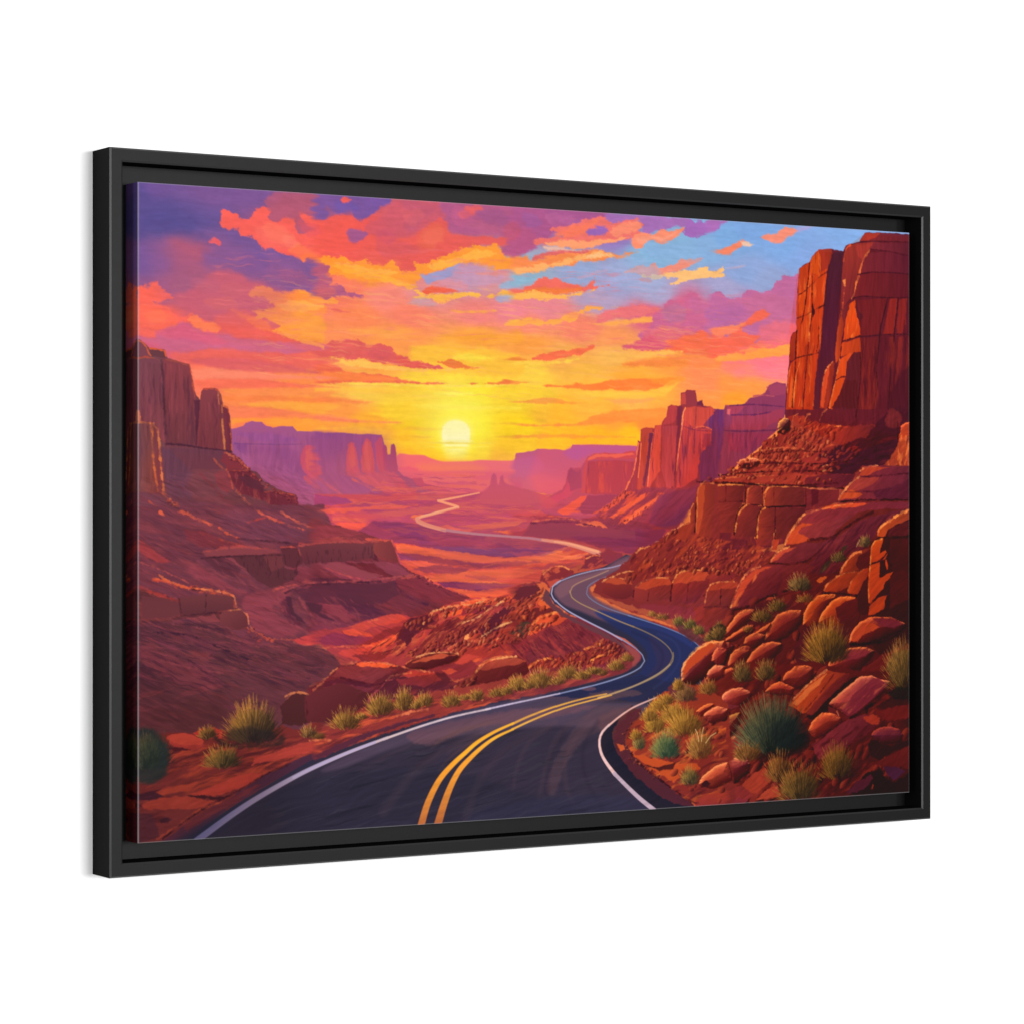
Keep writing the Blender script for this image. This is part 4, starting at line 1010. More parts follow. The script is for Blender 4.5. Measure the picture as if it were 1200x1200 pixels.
L #d8603c w1.8 s1 r1.6 |439,1014 474,1032 516,1048
L #f07c4c w2.3 o.72 s1.1 r1.8 |486,998 510,1014 534,1027
L #d8503c w1.8 s1.2 r1.5 |534,987 576,1008 636,1030
L #7a3844 w2.5 s2 r1.5 |211,883 257,925 304,972 397,1014 456,1045
P #74464e #824444 #7c3c40 s1.2 r1 a0 |1,727 23,729 45,732 59,739 69,760 76,811 84,873 91,941 51,941 1,938
P #7c3c44 s1.2 r1 |59,735 71,749 79,811 86,879 90,938 74,946 65,884 57,801 54,760
L #d8703c w2.2 s1 r1.2 |45,733 51,760 50,791 53,832 58,874
L #c8603c w1.8 s1 r1.2 |56,874 63,905 68,936
L #f08848 w2.5 o.72 v2.2 s1 r1.4 |54,734 67,752 73,791 76,837 82,884 88,936
L #e07840 w1.8 o.72 s1 r1 |1,731 17,729 45,731
P #cc6c48 s1.2 r1 |1,694 7,695 13,712 9,730 1,720
H #5c3440 s1.5 b90 x30 y4 t.1 o.5 |1,740 45,739 68,936 1,938
P #643c50 s3 r2 |82,811 108,811 176,868 153,904 108,904 91,894
P #704050 #743848 s2 r2 a60 |1,941 74,946 108,972 176,1003 246,1045 304,1082 1,1204
L #e86c48 w2.6 o.72 s1.2 r1.8 |86,941 108,961 136,982 165,1000 188,1011 222,1026 251,1042
L #d85c44 w2 s1.2 r1.6 |40,967 68,987 96,1008
R #f09060 #b04c40 #502434 x2.2 y1.8 b35 d34 |85,946 108,956 176,998 257,1045 234,1045 165,1013 102,977
P #6c3848 s3 r2 |1,982 636,976 697,1105 697,1374 516,1582 1,1667
H #84404c s3 b14 x40 y8 t.0 o.7 |1,987 636,987 636,1394 456,1389 309,1260 1,1193
H #5c3044 s3 b18 x40 y8 t.15 o.6 |1,987 636,987 636,1394 456,1389 309,1260 1,1193
C #74405a s14 r2 o.5 |280,1008 456,998 576,1051 516,1093 339,1077
L #e86448 w2.6 o.72 s1.2 r2 |136,998 165,1003 182,1013 222,1024 246,1037
L #d8583c w2 s1.2 r1.8 |274,1045 292,1058 315,1069 350,1079
L #d86048 w2.4 s1.2 r1.6 |74,998 91,1008
L #c04c44 w3.5 v1.5 s2.5 r1.5 |211,1059 257,1076 304,1092 350,1099
L #b44444 w2 s2 r1 |374,1029 445,1014 492,1030
L #e8644c w2.1 o.72 s1.2 r1.8 |397,993 433,1008 468,1024 516,1039 564,1051
L #f07050 w2.1 o.72 s1.2 r1.8 |486,998 516,1014 552,1030 606,1046 636,1046
P #7a3440 s3 r2 o.8 |153,1050 222,1055 304,1092 374,1098 304,1108 211,1102 165,1081
P #943c44 s3 r2 |1,1075 28,1091 68,1122 113,1148 85,1153 40,1137 1,1116
P #7c4048 s2 r1.5 |211,1118 304,1108 374,1100 456,1112 492,1122 421,1127 304,1129 222,1133
L #b84c4c w2.4 s1.6 r1.2 |280,1105 350,1103 421,1111 480,1122
L #4c2838 w2.2 s1.4 r1 |339,1079 409,1085 492,1091 564,1096 636,1091
L #4c2838 w1.6 s1.4 r1 |211,1138 280,1135 374,1132 445,1127 486,1125
P #64323c s1.8 r1.5 |333,1135 433,1130 483,1124 492,1168 516,1173 552,1221 456,1231 409,1209 374,1177
P #803c44 s2 r1.5 |433,1133 480,1125 492,1173 451,1199 439,1167
P #5c2e3a s1.8 r1.5 |486,1104 540,1099 558,1136 564,1158 528,1168 498,1157
P #6a3440 s1.8 r1.5 |552,1104 636,1099 636,1158 588,1174 564,1142
L #b84c48 w2 s1.4 r1 |486,1106 540,1107 552,1131
L #a84448 w2.4 s1.6 r1 |552,1094 594,1099 636,1089
P #7c3848 s3 r2 |516,1168 576,1168 612,1211 636,1222 564,1237 516,1226 492,1210
P #5c3040 s3 r2 |222,1139 304,1139 350,1171 339,1197 292,1192 257,1170
H #8c4450 s3 b40 x30 y6 t.05 o.6 |211,1133 339,1145 421,1230 362,1250 280,1218 182,1164
C #8a4050 s5 r2 o.8 |176,1164 234,1175 304,1218 374,1245 304,1244 234,1217 188,1196
C #8c4050 s6 r2 o.8 |374,1251 456,1236 516,1232 504,1274 456,1294 516,1338 564,1360 492,1385 409,1367 374,1324 350,1282
P #5c3048 s3 r2 |558,1253 636,1239 636,1340 612,1318 582,1286
P #5c2c40 s3 r2 |480,1279 516,1263 522,1317 564,1355 516,1343 486,1305
L #a84a50 w2.4 s2 r1.5 |552,1248 588,1238 636,1236
L #b85050 w2 s2 r1.5 |456,1239 516,1226 588,1211
P #5c3038 s1.6 r1.5 |1,1229 51,1235 131,1262 176,1258 257,1249 327,1255 333,1292 362,1308 374,1356 339,1360 280,1338 222,1332 176,1320 1,1333
P #74383e s1.6 r1.5 |153,1268 246,1259 248,1306 165,1310 148,1294
P #843c40 s1.5 r1.5 |254,1264 309,1255 330,1271 333,1292 269,1307 254,1291
P #7c383e s1.5 r1.5 |274,1312 333,1300 365,1314 371,1351 327,1360 286,1338
P #74383e s2 r1.5 o.9 |6,1266 131,1268 153,1310 108,1324 12,1322
P #84404a s2 r1.5 o.9 |165,1320 257,1312 280,1333 211,1337
L #c84838 w3.5 v2 s1.2 r1.8 |54,1202 85,1205 125,1221 165,1227 199,1224
L #f07848 w2.3 o.72 s1 r1.6 |74,1189 91,1200 113,1210 153,1221
L #a03c3c w4 s2 r2 |1,1224 51,1241 96,1257 136,1268
L #e05c3c w3.5 o.72 s1.2 r2 |211,1238 257,1244 292,1249 321,1255
L #ff9060 w1.8 o.72 s1 r1.4 |222,1235 269,1241 304,1247 324,1256
L #f08c58 w1.8 o.72 s1 r1.8 |322,1255 328,1276 333,1292
L #f48858 w2.1 o.72 s1 r1.4 |315,1300 339,1298 362,1308 369,1324
L #e87850 w1.8 o.72 s1 r1.8 |369,1314 374,1340 388,1362
P #4c2430 s1.5 r1.5 |176,1227 194,1224 211,1235 182,1235
L #e06448 w2.6 o.72 s1.2 r2 |309,1365 339,1387 374,1401 409,1415
L #d05844 w2 s1.2 r2 |386,1361 433,1384 456,1395
R #e08058 #a04040 #502434 x2 y1.6 b35 d22 |362,1345 397,1356 456,1395 409,1399 374,1372
L #e06448 w1.8 o.72 s1.2 r1.6 |456,1392 492,1391 528,1396
P #c04448 s1.8 r1.5 |528,1396 576,1379 636,1367 636,1410 588,1414 552,1408
L #f07c50 w1.9 o.72 s1 r1.6 |528,1399 552,1410 576,1411
L #ff9058 w2.1 o.72 s1 r1.4 |621,1409 636,1420
P #58303e #5e343e #643440 s3 r2 a30 |1,1333 165,1331 292,1344 339,1387 409,1415 492,1401 540,1413 612,1414 673,1443 697,1481 636,1533 516,1582 456,1633 1,1719
H #74384a s3 b22 x50 y7 t.0 o.7 |1,1338 304,1349 421,1415 636,1426 636,1522 480,1591 1,1693
H #452838 s3 b24 x44 y6 t.12 o.65 |1,1338 304,1349 421,1415 636,1426 636,1522 480,1591 1,1693
C #7a3a48 s6 r2 o.7 |1,1399 74,1412 165,1455 257,1500 292,1532 211,1540 108,1506 28,1462
C #80383e s6 r2 o.6 |176,1419 234,1426 257,1442 222,1447
H #803c48 s3 b-14 x50 y6 t.0 o.8 |1,1544 153,1528 304,1522 257,1552 165,1575 1,1606
C #5a3038 s12 r2 o.6 |1,1606 165,1580 280,1553 292,1627 222,1666 108,1672 1,1657
L #4c2838 w2.4 s2 r1.5 |131,1434 176,1451 211,1478 280,1511
L #4c2838 w2.4 s2 r1.5 |246,1437 304,1459 362,1493
P #7a343e #6c3042 s1.2 r1.6 a90 |594,1014 606,1017 630,1025 642,1038 697,1041 728,1054 783,1065 801,1073 839,1084 876,1086 892,1106 898,1131 908,1158 938,1178 954,1191 1001,1203 1017,1222 1065,1239 1129,1262 1170,1274 1142,1284 1078,1294 1027,1326 976,1331 951,1336 851,1334 765,1343 703,1363 606,1372 582,1371
P #8c3a48 s1.6 r1.5 |600,1041 642,1041 697,1043 777,1065 703,1076 606,1078
L #b04c4c w2 s1.4 r1 |606,1081 679,1078 740,1081 789,1100
P #a04248 s2 r1.5 o.8 |606,1081 691,1079 765,1087 789,1098 728,1100 606,1099
P #74323c s1.4 r1.2 |606,1099 740,1095 789,1106 808,1144 728,1148 606,1147
P #8c3c40 s1.6 r1.2 |715,1100 789,1103 805,1128 801,1144 746,1146 722,1121
P #542434 s1.5 r1.2 |783,1095 801,1100 826,1128 832,1152 814,1146 795,1122
P #8c3c40 #782e3a s1.2 r1.2 a0 |801,1087 876,1087 893,1112 900,1134 908,1158 870,1155 832,1144
H #5c2834 s1.2 b80 x14 y3 t.1 o.8 |801,1090 876,1087 908,1158 832,1149
L #d8584a w2.6 s1.2 r1.2 |789,1083 839,1086 882,1089
L #b44a4c w2 s1.2 r1 |885,1096 898,1128 906,1153
P #843c50 s2 r1.5 |606,1150 728,1151 826,1155 901,1161 938,1183 951,1194 888,1204 826,1203 728,1202 642,1180
C #8a3c50 s3 r2 |642,1158 703,1156 789,1181 876,1204 826,1220 728,1218 667,1185
P #682834 s2 r1.5 |715,1154 814,1160 888,1204 851,1204 777,1187
L #c05054 w2 s1.4 r1.2 |655,1158 642,1169 691,1188 765,1208
P #602c40 s1.5 r1.5 |606,1201 697,1207 826,1222 863,1223 901,1210 895,1226 851,1247 789,1257 715,1250 655,1233 606,1235
L #a84450 w1.8 s1.4 r1 |679,1212 765,1221 839,1222 895,1210
P #7a3040 s1.4 r1.5 |895,1210 995,1203 1017,1222 1078,1242 1167,1274 1078,1294 1014,1282 976,1271 938,1248 901,1237
L #b04848 w2 s1.2 r1.5 |895,1209 951,1204 995,1201
R #c05848 #7a3040 #401c30 x2 y1.4 b20 d24 |926,1167 951,1189 1001,1203 1065,1236 1154,1268 1078,1250 1001,1222 938,1199
P #84384a s3 r2 |606,1235 679,1244 703,1266 715,1299 765,1321 715,1342 642,1308 606,1291
P #5c2c44 s3 r2 |673,1244 765,1262 814,1290 863,1323 789,1338 728,1315 697,1282
H #8a3840 s2.5 b35 x30 y6 t.0 o.7 |808,1246 901,1237 1027,1293 1014,1326 951,1333 851,1312
L #502440 w3 s2 r1.5 |895,1226 926,1259 976,1282 1014,1293
P #7a384e s3 r2 |606,1297 642,1314 715,1347 765,1343 703,1368 606,1382
H #94405a s3 b10 x40 y6 t.0 o.4 |606,1233 789,1268 913,1324 606,1372
P #a83e48 #943c44 s1.6 r1.8 a80 |594,1371 642,1364 703,1358 740,1353 789,1341 851,1326 913,1321 951,1333 1001,1328 1039,1321 1078,1305 1129,1295 1154,1287 1232,1275 1271,1270 1349,1260 1363,1254 1363,1500 1167,1604 789,1591 752,1472 685,1448 630,1420 594,1393
P #c84a44 s1.8 r1.5 |734,1356 789,1342 863,1323 913,1324 938,1335 901,1351 851,1355 808,1360 777,1375 740,1369
P #8a3450 s1.8 r1.5 |606,1388 679,1373 728,1385 808,1392 789,1413 703,1417 624,1409
L #f07c54 w1.8 o.72 s1 r1.6 |728,1359 765,1348 795,1341 826,1337
P #d8503f s1.6 r1.5 |703,1368 740,1364 801,1381 808,1387 752,1386 709,1379
P #84303c s2 r1.5 |851,1372 926,1357 913,1378 863,1393 814,1419 765,1418 808,1398
P #d45040 s1.6 r2 |777,1418 826,1409 876,1394 907,1381 901,1405 851,1426 814,1430
L #f08050 w1.9 o.72 s1 r1.8 |814,1425 851,1409 888,1394 907,1384
P #c44644 s1.6 r2 |685,1438 728,1425 808,1422 851,1426 876,1421 839,1447 801,1462 752,1469 715,1455
P #843038 s2 r2 |740,1450 801,1441 851,1437 888,1432 839,1469 777,1470
L #f08c5c w2.1 o.72 s1 r1.4 |619,1409 633,1422 642,1427
L #e87050 w1.8 o.72 s1 r1.5 |636,1423 703,1419 765,1421 814,1419
P #682834 #6c2834 s1.6 r2 q6 |913,1373 926,1351 951,1338 1001,1337 1039,1348 1052,1365 1001,1375 964,1390 938,1417 913,1433 895,1410
P #7a2c3c s1.4 r2.5 q5 |951,1336 989,1325 1027,1321 1052,1327 1052,1359 1027,1364 989,1353
L #ffa068 w2.3 o.72 s1 r2 |1027,1321 1052,1311 1090,1303 1129,1299
L #f89060 w2.3 o.72 s1 r2 |964,1349 1001,1356 1039,1365
P #e0603f s1.5 r2 |1052,1324 1103,1317 1142,1312 1135,1323 1090,1333 1052,1335
P #d8563f s1.5 r2 |1135,1295 1193,1280 1271,1275 1349,1265 1363,1277 1297,1290 1232,1297 1167,1307 1142,1304
L #ffa068 w2.1 o.72 s1 r2 |1142,1290 1193,1281 1245,1278 1271,1275
P #842e40 s1.6 r2 |1142,1312 1206,1302 1297,1292 1271,1309 1206,1324 1142,1328
P #742c38 #803036 s2 r2 |1039,1370 1103,1339 1167,1329 1232,1324 1258,1331 1219,1363 1206,1396 1142,1416 1078,1437 1001,1479 938,1482 976,1434 1001,1402
H #a84448 s2 b-28 x20 y5 t.05 o.7 |1039,1370 1167,1329 1245,1325 1206,1396 1078,1437 976,1478
P #d4543c s1.5 r2 |1129,1334 1167,1326 1206,1330 1167,1340 1135,1342
L #ffa468 w2.6 o.72 s1 r2.4 |901,1443 926,1417 951,1404 976,1380 989,1364
L #f08c58 w1.8 o.72 s1 r2 |895,1440 913,1425 945,1409
H #d05440 s2 b-30 x16 y5 t.0 o.7 |826,1468 901,1432 951,1412 1001,1380 1014,1408 951,1455 876,1475
P #7c2c3c s1.5 r3 q6 |1212,1385 1232,1352 1271,1331 1310,1331 1363,1310 1363,1433 1297,1420 1206,1407
R #f89860 #c04838 #5a1c24 x4.5 y3 b-30 d70 |1206,1390 1232,1352 1284,1325 1297,1298 1363,1277 1363,1444 1258,1419 1206,1412
P #7a2c38 s1.5 r2.5 |1349,1265 1359,1249 1389,1255 1389,1299 1349,1299
P #a03838 s2 r2 |1142,1416 1206,1385 1271,1408 1363,1411 1363,1477 1297,1465 1206,1473 1129,1466 1078,1448
H #e0603c s1.5 b-28 x14 y5 t.05 o.8 |1090,1437 1206,1385 1363,1388 1363,1466 1206,1484 1116,1471
H #642434 s1.5 b-26 x14 y5 t.12 o.8 |1090,1437 1206,1385 1363,1388 1363,1466 1206,1484 1116,1471
L #f09860 w1.9 o.72 s1 r2 |1090,1432 1122,1421 1154,1417 1187,1412
P #f4a068 s1 r1.5 q3 |1151,1395 1164,1390 1174,1401 1161,1409 1151,1406
P #84303c #84303c s2 r2 |1001,1468 1103,1470 1167,1472 1206,1495 1180,1528 1129,1537 1039,1523 989,1500
P #b84440 s1.6 r2 |1103,1470 1167,1456 1206,1462 1180,1478 1142,1488 1103,1484
P #c04c40 s1.4 r1.5 |1065,1505 1103,1501 1122,1509 1090,1519
C #7a2c30 #6a2830 s1.2 r1.5 a90 kf49058 l250 w3 |926,1482 964,1467 1039,1450 1090,1448 1129,1460 1103,1476 1039,1491 1001,1498 938,1493
L #ff9c60 w2.5 o.72 s1 r1.5 |954,1472 989,1459 1039,1450 1090,1447 1129,1457
L #f89058 w1.6 o.72 s1 r1.2 |970,1475 1001,1465 1039,1455
P #b03c38 s1.4 r1.5 |901,1519 951,1504 1039,1510 1052,1516 1014,1523 951,1521
P #6c2830 #742a34 #5c242c s1.4 r1.6 a60 |582,1547 606,1537 661,1507 697,1476 765,1472 851,1477 913,1487 951,1499 926,1515 870,1529 839,1550 789,1581 777,1613 740,1644 667,1652 570,1616
P #84343a s1.6 r1.5 |697,1481 765,1477 863,1486 895,1497 851,1518 808,1538 728,1525 667,1512
P #5a2230 s2 r2 |655,1520 728,1525 814,1544 789,1570 728,1579 642,1560 606,1548
P #742e3a s2 r2 |606,1558 679,1534 789,1548 814,1554 765,1591 703,1599 606,1574
L #4c1c28 w2.4 s1.4 r1.2 |697,1518 758,1531 826,1544 863,1529 901,1508
L #f08c60 w2.6 o.72 s1 r1.8 |703,1475 728,1474 752,1471
P #e8603c s1.2 r1.8 |752,1469 789,1472 851,1477 895,1486 851,1491 789,1486 752,1480
L #f49060 w1.8 o.72 s1 r1.5 |783,1470 851,1476 913,1487 964,1499 1033,1510
L #e88858 w1.6 o.72 s1 r1.4 |606,1540 630,1527 661,1504 685,1486
P #5c2430 s1.5 r2 |839,1561 870,1529 926,1520 976,1527 1039,1512 1078,1514 1103,1536 1142,1543 1154,1593 1039,1595 938,1591 851,1594 801,1586
P #842e34 s1.6 r2 |901,1530 976,1522 1039,1515 1065,1535 1001,1555 913,1547
H #9c3838 s1.5 b-25 x18 y5 t.05 o.7 |851,1550 1039,1515 1142,1543 1142,1587 913,1585
L #f08858 w1.8 o.72 s1 r1.5 |860,1532 876,1519 913,1514 951,1510
L #e87850 w1.8 o.72 s1 r1.5 |1097,1539 1122,1542 1135,1537 1167,1527
P #e88860 s1.2 r1.5 |1103,1569 1129,1558 1145,1565 1129,1576
C #74242c #6c222a #4c1a22 s1.1 r1.2 a70 |1161,1555 1180,1517 1203,1495 1232,1479 1271,1469 1310,1466 1349,1469 1382,1478 1395,1506 1389,1545 1330,1554 1284,1564 1206,1567
P #c44038 s1.4 r1.4 |1206,1495 1245,1480 1297,1467 1349,1469 1382,1477 1376,1494 1323,1499 1258,1497
P #a03434 s2 r1.5 |1258,1488 1310,1476 1369,1478 1363,1494 1297,1498
L #ff9858 w2.6 o.72 s1 r1.2 |1206,1494 1238,1478 1277,1468 1317,1466 1356,1469
L #f08c5c w1.8 o.72 s1 r1.2 |1167,1544 1180,1522 1196,1506 1206,1495
W w10 |606,984 606,1692
H #8c3a42 s3 b20 x26 y2.4 t.12 e.4 o.28 |0,895 486,892 945,1216 1199,1274 913,1378 789,1457 576,1531 280,1600 0,1667
H #3e2230 s3 b22 x26 y2.2 t.16 e.4 o.28 |0,895 486,892 945,1216 1199,1274 913,1378 789,1457 576,1531 280,1600 0,1667
H #a04c4c s3 b18 x18 y1.8 t.25 e.4 o.3 |0,998 486,971 758,1213 882,1323 758,1429 456,1474 0,1513
T s4 n.10 x14 y2.2 b22 h1.2 |0,895 486,852 1199,1274 820,1430 789,1537 0,1770
T s4 n.07 x30 y3 b12 h1.2 |0,895 486,852 1199,1274 820,1430 789,1537 0,1770
T s1.5 n.12 x26 y2.6 b90 |0,547 151,551 176,594 199,672 286,657 315,788 79,920 0,920
M #86807a s20 o1 |-33,895 486,892 1199,1247 820,1484 0,1770
W w6 |606,998 606,1372
P #8a4048 s1.5 r1.5 o.85 |220,1119 329,1107 470,1115 490,1124 409,1129 309,1130 230,1135
P #5e3038 s1.6 r1.5 o.9 |309,1132 409,1130 490,1127 500,1167 551,1183 531,1208 450,1232 399,1206 359,1170
P #74383e s1.5 r1.2 o.9 |424,1131 486,1128 496,1166 452,1182
P #622f38 s1.4 r1.5 |490,1117 546,1108 560,1158 531,1173 500,1164
P #70363e #66303a s1.4 r1.5 a90 |551,1105 696,1093 814,1098 818,1142 696,1153 572,1161 560,1137
L #b04c48 w1.6 s1.2 r1.4 |551,1102 634,1093 738,1090 843,1092
L #a84848 w1.4 s1.2 r1.4 |220,1118 329,1106 470,1114
L #4a2530 w1.6 s1.3 r1.2 |230,1137 329,1132 429,1131 490,1130
H #4c2630 s1.3 b88 x10 y2.4 t.15 e.3 o.6 |309,1134 490,1129 818,1101 818,1142 572,1161 531,1208 399,1202
P #8a3c3c #703036 s1.2 r1.4 a0 |814,1096 875,1087 892,1120 909,1159 849,1143 818,1130
L #e0603c w1.4 o.72 s1.1 r1.2 |801,1082 843,1082 884,1090
P #94444e s1.8 r1.5 o.8 |623,1160 696,1156 849,1199 801,1208 717,1197
P #5c2c3c s1.8 r1.5 o.8 |531,1241 634,1224 801,1222 888,1214 909,1259 843,1288 738,1290 634,1283 572,1273
L #a84a4c w1.6 s1.3 r1.3 |490,1244 572,1220 696,1216 843,1209 961,1197
L #4a2534 w1.6 s1.3 r1.3 |500,1249 572,1226 696,1222 843,1216
H #94424c s2 b42 x18 y3 t.1 e.3 o.5 |409,1234 531,1244 843,1286 822,1332 696,1348 572,1354 470,1307
P #4e2838 s2.2 r1.5 o.8 |505,1262 523,1264 531,1308 582,1350 541,1335 513,1300
P #4e2838 s2.2 r1.5 o.8 |572,1277 634,1284 623,1310 675,1338 634,1328 592,1307
L #98444e w2 s2 r1.4 |475,1257 490,1298 531,1344 582,1373
L #98444e w2 s2 r1.4 |551,1263 582,1309 634,1339 696,1348
L #b04c4c w1.5 s1.2 r1.4 |15,1149 93,1178 171,1212
P #733a3e #603038 s1.4 r1.4 a90 |146,1258 230,1247 317,1255 324,1295 230,1304 156,1310 136,1283
P #6c363c s1.5 r1.5 o.9 |15,1250 83,1257 136,1270 143,1310 83,1319 15,1320
P #7c3c40 #643036 s1.3 r1.4 a60 |279,1305 349,1297 369,1316 373,1352 319,1360 279,1339
L #4a2530 w1.6 s1.2 r1.2 |139,1261 146,1310
L #4a2530 w1.6 s1.2 r1.2 |230,1251 228,1302
L #4a2530 w1.8 s1.2 r1.2 |151,1312 230,1306 279,1305
L #d85c3c w2 s1.1 r1.6 |54,1198 102,1207 161,1226 230,1233 299,1243 327,1257
L #ff9860 w1.2 o.72 s1 r1.4 |190,1229 249,1236 309,1246 328,1261 331,1284
L #f0885c w1.2 o.72 s1 r1.4 |305,1299 349,1297 369,1312 375,1341
H #8a4048 s2 b14 x18 y2 t.15 e.3 o.5 |15,1325 151,1314 369,1363 490,1398 696,1458 572,1527 329,1502 15,1404
H #402434 s2 b18 x20 y2 t.15 e.3 o.5 |15,1325 151,1314 369,1363 490,1398 696,1458 572,1527 329,1555 15,1527
L #8a4048 w1.8 s1.6 r1.4 |112,1336 230,1356 349,1394 490,1416
L #3e2232 w1.8 s1.6 r1.4 |54,1361 171,1372 269,1410 369,1449
L #8c4048 w1.8 s1.6 r1.4 |54,1440 171,1470 289,1491
P #7a2e2c #6c3034 s2 r2 a90 |1,1667 108,1666 211,1676 280,1663 374,1682 492,1661 552,1674 636,1640 636,1768 397,1873 165,1965 51,2031 1,2028
H #b04434 s2 b-14 x40 y6 t.0 o.8 |1,1698 339,1713 636,1693 636,1757 456,1813 339,1865 222,1901 74,1996 1,1997
H #4c2028 s2 b-12 x40 y5 t.15 o.8 |1,1698 339,1713 636,1693 636,1757 456,1813 339,1865 222,1901 74,1996 1,1997
C #c8463a #9c3634 s1.4 r1.2 a90 |96,1682 119,1672 165,1671 199,1683 222,1697 217,1715 176,1721 125,1714
P #502028 s2 r1.5 |108,1708 165,1718 176,1721 131,1724 96,1718
P #b83c34 s1.5 r1.5 |188,1672 211,1660 257,1657 286,1668 280,1689 234,1692 199,1681
B #3a3830 #5c4438 #c07848 d50 |235,1673 276,1699
P #b04038 s2 r1.5 |397,1757 468,1739 540,1721 636,1704 636,1736 552,1754 456,1765 386,1778
P #a83c34 s2 r1.5 |176,1857 257,1835 339,1807 421,1801 409,1821 339,1849 257,1866 211,1864
P #9c3c34 s2 r1.5 |12,1879 74,1862 165,1861 257,1882 211,1900 108,1900 23,1895
P #482430 s2 r1.5 |1,1848 51,1842 85,1857 40,1868 1,1866
P #442028 s1.6 r1.5 |165,1859 222,1862 292,1873 257,1879 199,1868
C #3c202c s3 r1.5 o.9 |71,1929 91,1922 113,1929 102,1938 79,1939
P #4c2834 s3 r2 o.7 |1,1904 51,1907 74,1981 1,1997
L #b04834 w2.5 s2 r1.5 |68,1986 131,1953 199,1910 280,1888
P #542c3c #4c2c40 s1.6 r1 a0 |74,1999 119,1973 176,1940 234,1907 304,1879 374,1840 421,1816 492,1788 552,1764 600,1750 636,1741 636,1768 456,1834 304,1905 211,1968 176,2002
P #6c2e34 s2 r1.5 o.8 |153,1954 222,1911 304,1879 397,1836 421,1838 327,1891 234,1933 165,1970
L #3c1c28 w2 s1.5 r1.2 |85,1987 165,1934 257,1887 339,1854 421,1814 516,1779
P #54282c #4c2628 s1.5 r1.5 |486,1602 507,1576 540,1556 594,1569 600,1612 588,1654 552,1663 492,1655
P #662c32 #54262c s2 r1.5 a0 |570,1573 636,1559 691,1561 691,1663 594,1654 570,1637
L #f08850 w1.8 o.72 s1 r1.4 |507,1577 522,1564 546,1556 576,1564 600,1569
P #64282c s1.5 r1.5 |600,1558 636,1530 636,1581 606,1574
L #e87850 w1.8 o.72 s1 r1.4 |600,1553 618,1539 636,1530
W w5 |636,1533 636,1800
P #6a2c32 #562428 s1.6 r1.5 a60 |572,1573 613,1556 696,1531 801,1571 780,1626 696,1650 582,1655
L #4a1c24 w1.6 s1.2 r1.3 |572,1573 578,1618 572,1655
L #e08050 w1.4 o.72 s1 r1.5 |500,1570 531,1558 582,1564
P #8c3038 #7c2c40 s1.5 r1.5 a70 |1326,1276 1330,1243 1356,1232 1409,1227 1442,1222 1488,1228 1529,1223 1549,1201 1596,1201 1650,1185 1705,1174 1759,1158 1801,1147 1815,1158 1732,1203 1529,1279 1596,1326 1705,1379 1801,1432 1856,1479 1815,1524 1732,1556 1596,1608 1330,1666 1326,1610
H #c85040 s1.5 b35 x20 y5 t.0 o.8 |1330,1243 1448,1222 1488,1279 1596,1331 1705,1384 1759,1431 1664,1429 1462,1424 1330,1387
P #c04a3c s1.5 r1.5 |1462,1222 1529,1217 1596,1201 1650,1188 1582,1218 1515,1245 1488,1268 1478,1245
C #74343c s2.5 r2 q6 |1330,1276 1356,1243 1409,1233 1435,1256 1395,1277 1349,1288
C #e0683c s2 r2 o.9 |1409,1244 1455,1228 1475,1250 1472,1290 1495,1329 1542,1347 1515,1352 1468,1329 1435,1300 1415,1278
C #d86a50 s2 r2 o.9 |1472,1250 1485,1239 1483,1273 1508,1302 1562,1331 1609,1348 1705,1390 1801,1432 1835,1462 1801,1444 1705,1401 1596,1359 1515,1324 1478,1290
P #7c2c3c #743040 s2 r2 |1462,1379 1529,1347 1596,1348 1664,1372 1732,1408 1759,1425 1705,1418 1664,1429 1609,1461 1529,1471 1462,1480 1395,1495 1382,1467 1409,1423
H #a84044 s2 b40 x24 y4 t.0 o.6 |1462,1379 1529,1347 1664,1372 1746,1414 1609,1461 1409,1495 1409,1423
H #5c2438 s2 b35 x20 y4 t.15 o.6 |1462,1379 1529,1347 1664,1372 1746,1414 1609,1461 1409,1495 1409,1423
P #6a2830 s1.6 r2 q5 |1330,1332 1369,1316 1422,1311 1475,1312 1515,1330 1488,1346 1435,1367 1395,1389 1369,1422 1330,1432
P #d0543a s1.5 r2 |1343,1315 1395,1277 1448,1273 1435,1295 1389,1322 1349,1338
P #d8583a s1.5 r2 |1395,1372 1442,1334 1515,1324 1549,1336 1488,1363 1435,1390 1402,1400
P #c84e38 s1.5 r2 |1482,1363 1522,1330 1562,1336 1529,1352 1495,1374
R #f09850 #b04434 #4a1820 x4.4 y3 b-30 d44 o.9 |1330,1276 1395,1244 1462,1256 1488,1312 1549,1336 1462,1368 1395,1400 1330,1421
L #f89858 w2 s1 r1.8 |1343,1321 1389,1283 1435,1272 1462,1273
L #f89858 w2 s1 r1.8 |1395,1378 1435,1345 1488,1329 1529,1324
L #f49050 w2 s1 r1.8 |1386,1400 1402,1384 1429,1373
C #38463c s3 r2 q4 o.55 |1343,1377 1369,1355 1402,1361 1389,1389 1356,1405
P #642430 s2 r2 q5 |1705,1430 1732,1413 1766,1426 1801,1461 1794,1489 1759,1488 1725,1476 1705,1453
P #843034 s1.6 r2 q5 |1395,1501 1435,1479 1488,1481 1529,1471 1596,1455 1664,1423 1705,1441 1732,1482 1705,1492 1650,1508 1569,1517 1488,1520 1415,1518
R #f09448 #b03c30 #4a1a20 x4.4 y3 b-25 d50 o.9 |1402,1501 1462,1477 1529,1471 1596,1455 1664,1423 1705,1430 1759,1454 1732,1487 1623,1513 1488,1517
L #f8a058 w3 s1 r1.8 |1650,1443 1667,1432 1681,1421
